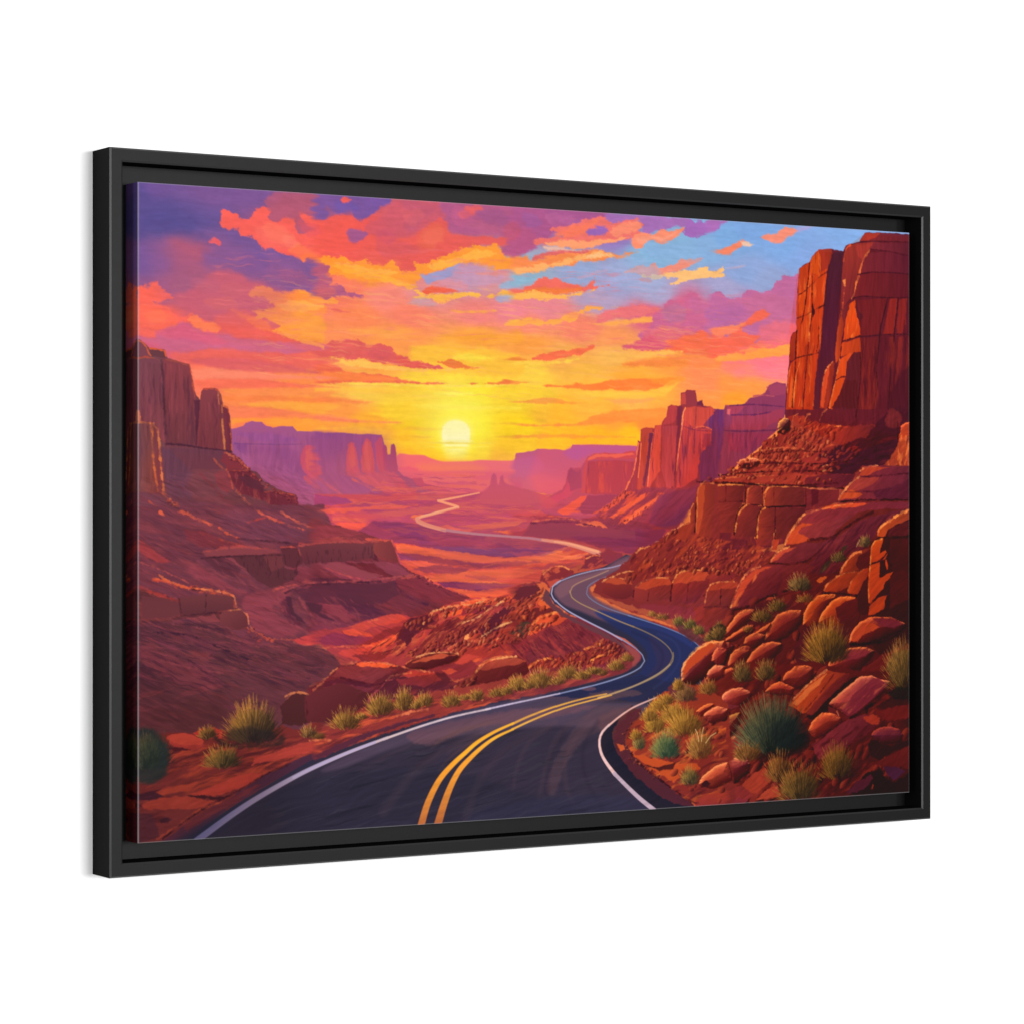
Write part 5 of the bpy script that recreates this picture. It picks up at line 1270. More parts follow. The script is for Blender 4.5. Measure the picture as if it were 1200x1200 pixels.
L #f09850 w2 s1 r1.8 |1395,1506 1429,1485 1468,1477 1488,1481
L #f09850 w2 s1 r1.8 |1569,1466 1609,1450 1643,1445
L #f09850 w2 s1 r1.8 |1630,1490 1670,1474 1705,1470
W w10 |1330,1221 1330,1554
M #887c6e s16 o1 |751,1422 957,1318 1169,1267 1364,1243 1496,1310 1721,1437 1778,1504 1496,1506 1277,1546 957,1527
H #c8583c s1.4 b-32 x12 y2.6 t.05 e.3 o.7 |781,1441 957,1346 1212,1286 1353,1261 1452,1272 1342,1363 1126,1450 957,1463
H #5a1e28 s1.4 b-32 x12 y2.6 t.1 e.3 o.7 |781,1441 957,1346 1212,1286 1353,1261 1452,1272 1342,1363 1126,1450 957,1463
H #a0403a s1.4 b42 x12 y2.6 t.05 e.3 o.6 |1212,1452 1452,1374 1608,1359 1766,1438 1608,1481 1452,1495 1277,1472
H #5a1e2c s1.4 b42 x12 y2.4 t.12 e.3 o.6 |1212,1452 1452,1374 1608,1359 1766,1438 1608,1481 1452,1495 1277,1472
P #5e222e s1.5 r2.5 q5 |910,1394 926,1363 957,1335 1010,1328 1041,1347 989,1373 957,1400 936,1422
P #5e222e s1.5 r2.5 q5 |1212,1378 1255,1333 1320,1297 1342,1307 1298,1343 1277,1380 1223,1401
P #662630 s1.5 r2.5 q5 |1336,1279 1347,1252 1386,1235 1424,1234 1441,1253 1408,1276 1375,1287
R #f4a060 #a43c30 #42161e x3.4 y2 b-34 d90 o.95 |926,1354 1041,1313 1212,1291 1342,1261 1342,1284 1190,1318 1031,1347 957,1391
R #f4a060 #a43c30 #42161e x4 y2.6 b-34 d90 o.95 |1062,1448 1190,1378 1320,1297 1452,1253 1474,1281 1364,1335 1277,1398 1126,1468
R #f09050 #a03830 #42161e x3.6 y2.2 b-30 d60 o.95 |936,1445 1084,1394 1169,1350 1126,1413 978,1468
R #f4a060 #a43c30 #42161e x4 y2.4 b-26 d50 o.9 |1212,1415 1386,1363 1496,1356 1386,1401 1255,1444
R #f09048 #a03c30 #3c141c x4 y2.6 b-25 d70 o.95 |1430,1495 1496,1487 1608,1462 1698,1408 1778,1447 1778,1476 1608,1509 1474,1514
L #f8a868 w1.6 s1 r1.6 |1031,1315 1105,1298 1169,1295 1223,1285
L #f8a868 w1.6 s1 r1.6 |1126,1358 1190,1341 1255,1306 1298,1288
L #f8a868 w1.5 s1 r1.6 |1212,1401 1277,1370 1331,1353
L #f8a868 w1.5 s1 r1.6 |936,1476 989,1455 1062,1448 1126,1454
C #6e2828 #4e1a20 s1.2 r1.4 a70 |931,1485 989,1460 1062,1448 1126,1457 1094,1476 1031,1493 968,1495
P #c05038 s1.2 r1.4 |957,1477 999,1460 1062,1450 1115,1457 1062,1466 999,1474
P #762826 #501a20 s1.1 r1.3 a70 |1169,1561 1188,1517 1223,1491 1277,1473 1353,1469 1386,1484 1394,1514 1380,1549 1320,1562 1255,1569 1190,1571
P #b44a38 #9c3a30 s1.2 r1.3 |1203,1505 1233,1487 1277,1474 1353,1470 1383,1484 1353,1496 1298,1498 1233,1509
L #f8a060 w2 s1 r1.2 |1192,1516 1223,1489 1277,1472 1347,1468
L #e88850 w1.5 s1 r1.2 |1169,1559 1182,1529 1196,1511
P #5c2028 s1.3 r1.5 |1126,1559 1158,1533 1180,1543 1169,1570 1137,1573
R #e88850 #8c342c #34121c x5 y3.4 b-20 d26 o.95 |1105,1568 1190,1525 1180,1575 1126,1578
P #a43c34 #8c3034 s1.4 r2 a80 |1801,1158 1828,1118 1870,1113 1926,1096 1940,1067 1982,1056 2039,1033 2081,1010 2297,940 2370,1705 2010,1576 2078,1453 2046,1426 1982,1396 1912,1374 1801,1341 1705,1311 1643,1281 1623,1258 1630,1236 1677,1219 1759,1192
H #e06840 s1.5 b-35 x20 y6 t.0 o.75 |1815,1158 1940,1073 2081,1027 2153,1022 2153,1208 2010,1252 1801,1238 1664,1236
H #642430 s1.5 b-35 x20 y6 t.1 o.8 |1815,1158 1940,1073 2081,1027 2153,1022 2153,1208 2010,1252 1801,1238 1664,1236
P #5c2030 s2 r2 |1828,1164 1912,1159 1982,1102 2046,1073 2039,1056 1982,1073 1940,1084 1912,1113 1870,1136
P #e07040 s1.5 r1.5 |1630,1247 1657,1236 1664,1270 1705,1294 1787,1329 1884,1354 1968,1373 2010,1397 1940,1378 1842,1353 1732,1322 1650,1287
P #96343a s1.2 r1.8 q5 |1815,1158 1822,1124 1842,1115 1877,1113 1891,1099 1919,1096 1933,1084 1940,1067 1961,1059 1993,1062 2010,1050 2032,1039 2053,1056 2053,1114 1940,1131 1870,1159
R #f4a468 #b44a3c #4a1a24 x3.6 y2.6 b-30 d64 o.9 |1822,1158 1828,1118 1912,1096 1940,1067 2010,1050 2067,1056 2010,1102 1940,1136 1870,1159
L #f8a870 w2.4 s1 r1.8 |1827,1121 1849,1116 1877,1114
L #f8a870 w2.4 s1 r1.8 |1894,1101 1912,1096 1933,1093
L #f8a870 w2.2 s1 r1.8 |1940,1082 1950,1064 1975,1060
L #f8a870 w2.2 s1 r1.8 |1989,1056 2010,1047 2032,1042
C #a83c34 s1.2 r1.2 kf07848 l240 w3 |2010,1177 2053,1155 2117,1149 2153,1155 2167,1196 2081,1201 2017,1195
C #962e30 #702430 s1.2 r1.2 a60 kf08050 l240 w3 |1961,1229 1972,1206 2010,1192 2067,1195 2110,1207 2095,1242 2067,1276 2053,1299 2010,1307 1968,1298 1957,1263
P #c8483a s1.3 r1.3 |1968,1223 1975,1205 2010,1193 2067,1198 2103,1210 2067,1230 2010,1238
L #401420 w2 s1.3 r1 |1957,1229 1961,1275 1950,1298
L #401420 w2 s1.3 r1 |2088,1236 2071,1271 2053,1299
L #401420 w2.4 s1.3 r1.2 |1968,1171 1982,1194 2095,1201 2153,1199
C #902c30 #6c2430 s1.2 r1.2 a60 kf08850 l250 w3 |1801,1295 1811,1261 1828,1244 1870,1230 1926,1222 1950,1228 1954,1263 1940,1292 1870,1302 1828,1304
P #c8503c s1.3 r1.3 |1818,1255 1870,1230 1926,1224 1948,1228 1940,1240 1870,1250
C #a03830 s1.2 r1.2 kf08850 l210 w2.5 |1787,1261 1811,1250 1815,1284 1794,1292
P #8c2c30 #6a2430 s1.2 r1.5 |1664,1264 1664,1230 1684,1219 1732,1220 1787,1238 1787,1283 1759,1306 1705,1288
L #f08850 w2 s1 r1.6 |1670,1231 1691,1219 1732,1220 1759,1232
H #c84c3c s1.3 b80 x12 y5 t.05 o.8 |1670,1236 1759,1226 1787,1249 1787,1283 1705,1282
L #d8603c w1.8 s1 r1.4 |1759,1237 1780,1249 1787,1278
P #982e30 s1.4 r1.6 |1705,1220 1759,1203 1801,1192 1842,1204 1884,1205 1842,1227 1787,1232
L #f0905c w2 s1 r1.6 |1732,1203 1759,1195 1801,1195
P #7c2a3c s3 r2 o.9 |1912,1308 1954,1309 2053,1311 2110,1254 2153,1231 2153,1289 2095,1312 2039,1322 2010,1356 1940,1338
P #a0343a s3 r2 o.7 |1961,1338 2039,1322 2053,1346 2010,1362
C #942e2c s1.2 r1.2 kf08048 l210 w3 |2110,1300 2117,1260 2138,1251 2174,1249 2174,1307 2131,1312
C #8c2c2c s1.2 r1.4 kf08048 l220 w3 |2017,1339 2053,1319 2095,1312 2124,1329 2081,1363 2032,1357
C #a4382c s1.2 r1.2 kf08850 l200 w3 |2085,1369 2095,1329 2110,1320 2153,1342 2153,1382 2117,1387
R #f0a058 #a84c38 #4c1c24 x3.2 y2.4 b-10 d30 o.9 |1643,1253 1691,1282 1759,1306 1842,1330 1912,1349 2010,1374 1940,1343 1801,1295 1664,1242
C #4c4834 s2 r2 q4 o.9 |1863,1336 1905,1328 1926,1343 1891,1351
C #a87038 s2 r1.5 o.8 |1759,1300 1787,1298 1794,1312 1766,1312
C #a87038 s2 r1.5 o.8 |1912,1343 1961,1344 1968,1361 1926,1358
P #5c3440 #6c3c44 s1.5 r1.5 a0 |1448,1284 1462,1250 1475,1262 1488,1296 1529,1330 1664,1386 1753,1428 1822,1473 1828,1501 1801,1526 1715,1561 1630,1581 1330,1635 1071,1678 697,1771 397,1905 237,2003 179,2010 368,1880 636,1752 913,1672 1330,1596 1630,1550 1784,1512 1808,1478 1732,1430 1630,1388 1512,1335
P #322e42 s1 |1777,1138 1801,1147 1811,1158 1777,1175 1746,1192 1698,1205 1643,1225 1616,1247 1616,1264 1636,1284 1705,1316 1787,1341 1870,1365 1940,1387 2003,1408 2053,1432 2088,1462 2103,1497 2103,1550 2063,1606 1993,1592 2010,1619 1905,1636 1818,1661 1749,1696 1718,1726 1711,1760 1739,1812 1808,1878 1905,1940 2010,1980 2117,2021 2225,2079 1664,2089 1008,2091 122,2035 222,1958 339,1891 456,1834 594,1771 722,1729 851,1694 976,1665 1103,1638 1232,1616 1363,1597 1462,1587 1596,1568 1670,1555 1759,1537 1808,1515 1835,1493 1839,1476 1818,1450 1773,1420 1705,1396 1630,1363 1545,1330 1495,1298 1475,1270 1482,1245 1515,1220 1582,1198 1670,1185 1725,1163
C #704c5c s5 o.95 |1794,1141 1815,1155 1784,1178 1732,1197 1664,1225 1630,1253 1664,1287 1766,1329 1870,1365 1801,1384 1698,1362 1596,1326 1529,1302 1495,1268 1508,1234 1596,1201 1684,1185 1739,1157
C #855864 s4 o.7 |1495,1251 1529,1223 1630,1205 1715,1180 1784,1152 1759,1180 1664,1208 1582,1235 1542,1268 1512,1279
C #2a3058 s6 |1664,1327 1801,1346 1940,1387 2046,1432 2095,1491 2081,1549 2010,1610 1905,1636 1766,1602 1630,1592 1664,1565 1801,1546 1856,1502 1856,1462 1794,1412 1715,1373
C #303a70 s3 o.7 |1664,1321 1801,1352 1975,1402 2063,1447 2088,1485 2010,1437 1905,1394 1766,1369 1664,1344
C #353052 s5 o.9 |1870,1414 1947,1459 1954,1516 1888,1572 1766,1602 1664,1610 1766,1582 1856,1548 1898,1503 1884,1457
C #5c4454 s5 r1.5 o.7 |1330,1610 1495,1593 1664,1599 1759,1613 1664,1627 1462,1643 1330,1655
C #4a4058 s6 o.9 |1199,1628 1462,1609 1664,1627 1870,1646 1732,1709 1462,1699 1199,1716 945,1733 697,1803 636,1800 851,1718
C #553e4c s5 r2 o.9 |1732,1652 1842,1651 1784,1683 1725,1723 1705,1765 1681,1736 1664,1692
P #2a2c4c s2 r1.5 |1448,1597 1630,1575 1835,1542 1975,1575 2039,1600 1905,1630 1784,1631 1664,1599 1596,1614 1495,1602
C #6c4c5c s2 o.8 |1589,1579 1636,1575 1657,1584 1623,1589
C #5c4450 s2.5 r1.5 o.7 |1630,1598 1766,1591 1842,1605 1732,1618
C #64485a s5 r2 o.75 |945,1700 1199,1655 1462,1637 1664,1639 1462,1676 1199,1694 1008,1741
C #5c4450 s5 r2 o.4 |1664,1644 1835,1645 1975,1632 1801,1678 1664,1724 1596,1760 1529,1842 1495,1925 1462,1895 1512,1785 1579,1703
C #6c4c4e s4 r1.5 o.35 |1071,1716 1151,1692 1248,1676 1199,1697 1119,1718 1024,1753
L #6c5058 w3 v1 s9 o.22 |1264,1669 1135,1691 1008,1725 867,1768 758,1819
L #6c5058 w3 v1 s9 o.22 |1330,1660 1199,1688 1071,1727 976,1761
L #6c4c54 w5 v2 s8 o.22 |1630,1671 1545,1702 1495,1756 1462,1839 1435,1935 1435,2019
L #6c4c54 w4 v2 s8 o.22 |1684,1668 1623,1705 1562,1759 1535,1828 1542,1913 1596,2014
L #6c4c54 w3 v1 s7 o.22 |1495,1689 1395,1752 1349,1834 1330,1944 1330,2041
L #241e30 w4 v3 s6 o.3 |1664,1692 1613,1761 1603,1831 1636,1918 1715,2021
L #241e30 w6 v3 s7 o.3 |1529,1724 1478,1812 1468,1923 1495,2037
L #241e30 w5 v3 s7 o.3 |1199,1711 1071,1752 945,1828 851,1932
L #54404c w3 v1 s3 o.5 |1199,1730 1103,1781 1039,1846 992,1940
L #262440 w2.5 s4 o.4 |1801,1398 1888,1434 1926,1481 1898,1538 1801,1575
L #3c4474 w2 s4 o.35 |1905,1406 1975,1436 1996,1489 1957,1545 1888,1589
C #2b2a3e s14 o.9 |108,2035 397,1881 697,1816 1071,1820 1395,1919 1664,1990 2225,2079 1664,2103 697,2071
C #2e2f4a s12 o.6 |1199,1965 1664,1933 1940,2005 1664,2103 1199,2061
H #3c3a4c s8 b-14 x60 y3 t.15 o.4 |339,1944 758,1779 1330,1694 1664,1848 1801,2055 697,2071
H #20202e s8 b-10 x60 y3 t.2 o.5 |339,1944 758,1779 1330,1694 1664,1848 1801,2055 697,2071
P #232130 s1.2 r1 |1801,1646 1718,1694 1684,1730 1674,1769 1691,1821 1732,1874 1801,1923 1888,1991 2117,2018 1975,1964 1905,1931 1870,1872 1818,1841 1766,1796 1739,1755 1739,1724 1784,1688
P #5a3034 #4c2830 s1.5 r2 a80 |1794,1649 1759,1676 1732,1709 1718,1743 1725,1772 1746,1807 1801,1849 1853,1886 1922,1932 2010,1971 2081,2001 2117,1986 2046,1938 1940,1876 1870,1835 1801,1798 1773,1762 1773,1725 1818,1690 1835,1662
L #a8a0c0 w1.2 v1.3 s1.1 |1770,1169 1725,1180 1647,1191 1569,1207 1502,1228
L #b0a8c8 w1.6 v1.8 s1.1 |1515,1223 1488,1242 1483,1265 1502,1293 1549,1325 1630,1363 1705,1396 1759,1423
L #9098bc w1.3 v1.5 s1.1 |1749,1417 1808,1449 1842,1476 1851,1496 1835,1516 1794,1535 1732,1553 1670,1567 1596,1580 1512,1594
L #c8b8d0 w1.6 v2 s1.1 |1512,1594 1448,1604 1330,1621 1232,1636
L #d8c0c8 w2 v2.6 s1.1 |1248,1634 1103,1656 976,1684 851,1717
L #67628c #7f78a0 #b8a8c8 #cbb8c8 w2.8 v7.5 s1.1 a0 |867,1712 728,1752 606,1793 516,1829 397,1884 304,1935 199,1999
L #787c9c w1.1 s1.2 |1732,1203 1664,1222 1623,1244 1618,1267 1643,1290 1705,1318 1801,1346
L #6c80b0 w1.2 v1.2 s1.1 |1784,1342 1870,1366 1940,1387 2003,1410 2053,1435 2081,1459
L #e0b0b0 w1.2 v2.4 s1.1 |1982,1595 1926,1613 1870,1629 1801,1652 1746,1681 1705,1708
L #d8b8c0 w2.4 v4.6 s1.1 |1708,1705 1681,1727 1669,1755 1674,1792 1694,1827 1732,1871
L #b0a0bc w4.6 v5.6 s1.1 |1729,1868 1784,1917 1835,1959 1891,1999
L #b88c6c w.9 v1.1 s1.2 |1705,1191 1657,1208 1596,1227 1562,1243 1552,1263
L #b08c60 w1.2 v1.3 s1.2 |1552,1257 1559,1277 1596,1300 1664,1327 1739,1357 1808,1381
L #94785c w1.3 v1.2 s1.4 |1801,1378 1870,1405 1922,1432 1957,1462 1965,1488 1950,1513
L #a08054 w1.2 v1.2 s1.4 |1968,1471 1966,1499 1933,1530 1877,1557 1801,1581 1732,1598
L #ac9070 w1.8 v2 s1.2 |1954,1511 1912,1538 1856,1562 1794,1583 1715,1603 1664,1613
L #d8a44c w1.3 v2.6 s1.1 |1698,1601 1596,1616 1495,1637 1395,1665 1330,1688
L #d8a850 w1.3 v2.4 s1.1 |1718,1606 1630,1622 1529,1642 1422,1673 1330,1705
L #f0b434 #eca434 #d08838 #a8643c w2.4 v9 s1.1 a90 |1336,1685 1264,1710 1199,1741 1151,1775 1103,1811 1055,1858 1014,1927 989,1997
L #e0ac3c #e29c38 #c8823a #a4603c w2.2 v10 s1.1 a90 |1336,1704 1271,1727 1219,1756 1167,1795 1129,1831 1097,1882 1071,1941 1051,1998
L #6c5058 w3 v6 s12 o.22 |1297,1681 1135,1735 976,1816 851,1946
L #6c5058 w3 v5 s12 o.22 |1429,1655 1232,1706 1103,1767
L #5c4650 w4 v5 s12 o.22 |1462,1699 1297,1776 1199,1882 1151,2003
M #837f78 s12 o1 |222,2003 397,1868 758,1725 1330,1638 1664,1593 1975,1575 1732,1709 1698,1821 1870,1944 2153,2060 1330,2069
P #9c3c34 #8c3434 s2 r2 |600,1718 606,1697 642,1667 728,1632 851,1599 1039,1573 1167,1560 1363,1533 1562,1511 1562,1556 1363,1600 1232,1621 1103,1643 976,1672 851,1702 728,1734 642,1763 600,1772
H #d8583a s1.5 b-12 x30 y4 t-.02 o.85 |606,1697 728,1643 851,1610 1167,1588 1363,1583 1363,1606 1103,1641 851,1702 667,1748 606,1767
H #64282e s1.5 b-14 x30 y4 t.08 o.8 |606,1665 728,1632 851,1599 1167,1577 1363,1583 1363,1600 1103,1635 851,1691 667,1743 606,1751
P #5c2c3c s1.8 r1.5 |606,1756 667,1732 789,1694 913,1666 1039,1644 1039,1652 913,1677 789,1713 667,1753 606,1775
L #e87850 w3 s1.5 r1.8 |901,1644 951,1635 1014,1627
L #e87850 w3 s1.5 r1.8 |1129,1592 1167,1599 1219,1603
B #4a3020 #946430 #eca848 d110 |715,1645 787,1693
B #4a3020 #946430 #eca848 d130 |839,1604 911,1655
B #4a3020 #946430 #eca848 d100 |926,1591 972,1640
B #4a3020 #946430 #eca848 d80 |1001,1596 1044,1629
B #4a3020 #946430 #eca848 d80 |1100,1599 1149,1633
B #4a3020 #946430 #eca848 d70 |1196,1586 1236,1613
B #4a3020 #946430 #eca848 d60 |1274,1580 1318,1604
B #4a3020 #946430 #eca848 d80 |1346,1555 1390,1591
B #4a3020 #946430 #eca848 d30 |618,1695 648,1714
W w7 |609,1633 609,1777
L #a89cbc #b8a8c8 w3.3 v2.6 s1.1 a0 |531,1823 606,1793 728,1752 820,1725
P #8c3438 #7c3038 s2 r2 |1330,1571 1395,1534 1529,1538 1650,1530 1732,1504 1773,1466 1815,1455 1828,1490 1801,1518 1746,1539 1650,1559 1529,1578 1448,1595 1330,1604
H #c05040 s1.5 b-15 x30 y4 t0 o.7 |1330,1577 1462,1553 1650,1542 1732,1527 1677,1554 1529,1578 1448,1595 1330,1604
C #a04c4c s3 r1.5 o.8 |1759,1431 1801,1449 1832,1473 1828,1496 1801,1512 1801,1484 1780,1454
B #4a3020 #946430 #eca848 d90 |1359,1555 1399,1589
B #4a3020 #946430 #eca848 d150 |1439,1541 1502,1585
B #4a3020 #946430 #eca848 d110 |1542,1524 1597,1559
B #4a3020 #946430 #eca848 d80 |1603,1532 1645,1559
B #4a3020 #946430 #eca848 d50 |1505,1551 1542,1570
B #4a3020 #946430 #eca848 d90 |1735,1505 1782,1532
B #4a3020 #946430 #eca848 d50 |1780,1480 1815,1502
B #4a3020 #946430 #eca848 d40 |1677,1526 1711,1543
B #4a3020 #946430 #eca848 d30 |1650,1519 1692,1536
B #4a3020 #946430 #eca848 d50 |970,1611 995,1629
B #4a3020 #946430 #eca848 d40 |1148,1593 1176,1608
B #4a3020 #946430 #eca848 d50 |1310,1576 1339,1596
B #4a3020 #946430 #eca848 d40 |771,1639 801,1654
B #4a3020 #946430 #eca848 d50 |1395,1559 1426,1580
B #4a3020 #946430 #eca848 d50 |1643,1522 1675,1540
P #6c2430 #5c2030 s1 r1 a0 |2440,644 2448,561 2459,466 2463,401 2474,377 2490,369 2492,264 2498,192 2503,151 2548,128 2556,113 2586,83 2642,78 2695,85 2707,64 2768,46 2794,16 2814,12 2906,9 3008,11 3008,816 2440,821
P #843038 #6a2838 s1.2 r1 a0 |2768,44 2798,14 2906,10 3008,13 3008,36 2860,41
P #a83c34 s1.2 r1 |2771,43 2794,16 2814,13 2860,14 2844,27 2806,41
L #4c1c2c w1.3 o.8 s1 r.8 |2752,53 2798,45 2906,39 3004,38
P #8c3440 #5c2438 s1.2 r1 a0 |2752,54 2814,47 2938,42 3008,41 3008,86 2938,77 2829,73
P #983a34 #7c2c34 s1.2 r1 a60 |2699,100 2707,67 2752,54 2829,47 2798,89 2775,133 2768,163 2752,182 2737,242 2684,292 2688,184 2695,118
L #d8603c w2 s1 r1.2 |2699,118 2707,76 2729,61
P #a03c38 s1.5 r1.2 |2752,59 2829,49 2814,71 2783,108 2760,97
P #7c2c38 #5c2238 s1.2 r1 a0 |2768,157 2783,114 2814,83 2906,75 3008,86 3008,153 2906,154 2829,151
L #f08848 w2.4 s1 r1 |2814,75 2787,108 2774,139 2768,158
L #4c1c2c w1.3 o.8 s1 r.8 |2821,71 2906,75 2961,83 3006,86
L #441828 w1.4 o.8 s1 r.8 |2760,163 2829,152 2938,150 3006,153
P #7a2830 #5c2030 s1.2 r1 a0 |2741,245 2749,188 2768,166 2829,154 3006,154 3006,237 2906,239 2783,237
L #f08c48 w2.4 v2 s1 r1 |2766,169 2754,194 2745,230 2733,254
L #441828 w1.4 o.8 s1 r.8 |2737,248 2783,239 2891,239 3006,235
P #70242c s1.2 r1 |2760,253 2891,242 2883,273 2868,334 2860,370 2768,379
P #8c2c2c s1.5 r1.2 |2906,243 2938,242 2934,295 2922,368 2875,370 2891,309
P #842a2c s1.5 r1.2 |2949,241 2984,240 2977,330 2961,367 2938,367 2941,307
L #381424 w1.9 o.8 s1 r.8 |2895,242 2883,285 2864,346 2856,413 2844,486 2848,552 2829,637
L #381424 w1.9 o.8 s1 r.8 |2944,242 2936,301 2926,368 2914,453 2906,544 2899,635
L #401828 w1.0 o.8 s1 r.8 |2973,318 2969,379
L #401828 w1.2 o.8 s1 r.8 |2775,382 2860,373 2938,367 3006,366
P #6c242c #641f2a s1.2 r1.2 |2771,391 2852,380 2848,455 2841,516 2829,637 2752,638 2768,518
H #8c302c s1.5 b92 x40 y6 t.0 o.7 |2775,385 3006,372 3006,633 2752,638
H #4c1a28 s1.5 b92 x40 y5 t.15 o.8 |2775,385 3006,372 3006,633 2752,638
C #4c1c2c s5 r2 o.8 |2922,562 2961,501 3008,487 3008,633 2906,635
P #8a3230 #5c2234 s1.2 r1 a0 |2684,292 2741,245 2729,279 2707,339 2691,388 2665,418 2669,341
P #d8521f #dc5420 #c84820 s1.1 r1 a80 |2695,400 2707,327 2726,267 2749,251 2760,289 2768,331 2774,376 2691,403
H #f07c34 s1.2 b98 x20 y4 t.1 o.8 |2699,399 2729,267 2749,254 2771,376
P #5a2230 s1.2 r1.4 |2752,254 2764,289 2777,301 2787,310 2775,325 2775,376 2772,337 2758,308 2749,278
P #c84c24 #b84424 s1.1 r1 a0 |2691,406 2771,384 2774,433 2729,441 2680,457 2684,424
L #3c1420 w1.4 o.8 s1 r.8 |2665,415 2699,398 2771,379
L #3c1420 w1.3 o.8 s1 r.8 |2688,418 2682,457
P #c85028 #9c3828 s1.1 r1 a0 |2661,419 2672,352 2688,304 2699,340 2688,400 2680,460 2663,478 2660,449
P #d85424 #cc4c20 s1.1 r1.2 a90 |2631,634 2646,586 2665,526 2680,466 2722,441 2741,439 2714,471 2707,519 2691,567 2669,598 2646,640
L #f08c48 w2 s1 r1 |2680,463 2667,520 2650,580 2635,634
L #6c2424 w1.4 s1 r.8 |2663,538 2691,525 2707,524
P #5c2230 #642630 s1.2 r1 a0 |2714,471 2745,437 2768,439 2775,517 2760,638 2654,640 2676,592 2707,525
L #3c1420 w1.6 o.8 s1 r.8 |2771,439 2774,493 2768,566 2752,668
P #5a2028 s2 r2 |2646,634 2684,579 2707,537 2760,536 2760,638
P #cc4a20 #c44420 #b83c20 s1.1 r1 a90 |2503,154 2548,130 2556,113 2586,83 2642,79 2646,97 2631,145 2620,193 2608,283 2597,391 2578,498 2563,642 2444,644 2452,549 2463,484 2489,465 2492,264
P #b83f2c #983428 s1.1 r1 a0 |2586,84 2642,79 2650,102 2631,145 2586,165 2556,178 2552,131
P #d0541f s1.1 r1 |2554,166 2556,119 2586,86 2593,123 2586,171
P #c04824 #b84020 s1.1 r1 a0 |2505,153 2547,132 2541,179 2533,221 2498,240
P #d8561f #c84a20 s1.1 r1 a0 |2500,246 2533,221 2533,298 2496,323
H #e87030 s1.1 b92 x24 y4 t.05 o.75 |2503,157 2586,87 2623,163 2601,379 2571,630 2452,638 2496,323
H #8a2c20 s1.1 b92 x24 y3 t.2 o.8 |2503,157 2586,87 2623,163 2601,379 2571,630 2452,638 2496,323
P #4c2438 #54203a #5c2434 s1.1 r1.2 a90 |2646,97 2684,83 2697,88 2691,160 2680,256 2672,340 2663,419 2657,472 2642,473 2623,497 2608,521 2597,569 2589,641 2563,642 2574,534 2593,444 2605,343 2616,235 2623,163
L #381420 w1.7 o.8 v1.6 s1 r.8 |2547,131 2541,185 2533,250 2522,310 2511,346
L #6c2020 w1.8 s1 r.8 |2559,178 2558,261 2559,309 2548,368 2537,464 2526,559 2518,642
L #34121c w1.7 o.8 s1 r1 |2492,326 2526,316 2556,302 2586,287 2612,277
L #6c2420 w1.5 s1 r1 |2500,246 2533,226 2586,183 2623,160
L #401420 w1.4 o.8 s1 r1 |2463,475 2511,459 2556,451 2586,443
P #401824 s1.1 r1.2 |2559,267 2565,285 2571,308 2562,323 2556,303
P #9c3424 s1.1 r1 |2460,466 2465,401 2475,380 2490,372 2492,406 2485,465 2466,475
L #34121c w1.9 o.8 s1 r1 |2492,370 2487,442 2485,501 2477,572 2472,637
L #34121c w1.4 o.8 s1 r1 |2589,343 2586,403 2578,439
L #f08840 w1.6 s1 r1 |2477,631 2481,578 2492,512 2502,483
L #f08840 w1.6 s1 r1 |2554,136 2550,178 2541,214
L #f09048 w1.6 s1 r1 |2550,309 2548,357 2545,404
L #e87838 w1.4 s1 r1 |2466,484 2455,537 2450,585
P #a83a28 #8c3028 s1.1 r1 a0 |2593,635 2597,569 2616,503 2635,482 2657,475 2654,520 2640,592 2623,640
P #d0502c s1.1 r1 |2597,629 2601,569 2617,506 2637,484 2631,521 2620,581 2608,635
L #f08c50 w1.8 s1 r1.2 |2604,557 2617,506 2635,485 2650,473
C #e89050 s1.5 r1.5 |2695,187 2705,184 2705,205 2698,202
L #c85838 w1.6 s1 r1.8 |2699,220 2698,256 2688,304
W w4 |2117,534 2117,650
P #94302c s1.3 r2.5 q5 |2440,673 2481,661 2526,666 2556,683 2586,689 2646,694 2768,698 2829,691 2860,709 3000,694 3008,840 2783,842 2737,878 2691,915 2526,909 2290,904 2146,905 2117,900 2138,888 2189,876 2210,858 2239,852 2246,823 2297,816 2305,799 2334,787 2341,763 2363,751 2407,739 2404,715 2415,680
H #e0603c s1.5 b-35 x18 y6 t-.02 o.85 |2466,667 2661,700 2829,697 2783,734 2631,772 2407,880 2189,882 2334,787 2407,739
H #5c1c24 s1.5 b-35 x18 y5 t.06 o.85 |2466,667 2661,700 2829,697 2783,734 2631,772 2407,880 2189,882 2334,787 2407,739
P #a03830 #6c2834 s2 r2 a0 |2646,736 2707,699 2783,692 2837,691 2829,715 2752,752 2676,771 2646,759
P #4a1c2c #42182a s3 r2 |2631,784 2707,759 2798,734 2837,691 2891,648 2953,622 3008,646 3008,828 2906,835 2783,839 2737,866 2631,867 2586,832 2586,796
H #64242c s2 b-12 x30 y5 t0 o.7 |2631,784 2829,733 3008,731 3008,828 2737,860 2616,855
C #6c2830 s4 r2 |2883,678 2906,635 2930,635 2961,659 2945,695 2899,696
H #30121c s2 b-12 x30 y5 t.15 o.7 |2631,784 2829,733 3008,731 3008,828 2737,860 2616,855
R #f8a868 #b84830 #4c1820 x4.2 y2.8 b-32 d120 o.9 |2407,739 2422,685 2526,672 2661,700 2646,748 2586,784 2526,832 2378,881 2203,887 2305,805 2341,763
R #f08858 #b04030 #501a22 x6 y3.4 b-35 d50 o.9 |2466,738 2661,705 2646,754 2526,808 2407,857 2334,834
R #c85038 #8c2c2c #3c1420 x5 y3 b-25 d60 o.85 |2526,820 2646,765 2752,758 2783,782 2676,855 2407,892
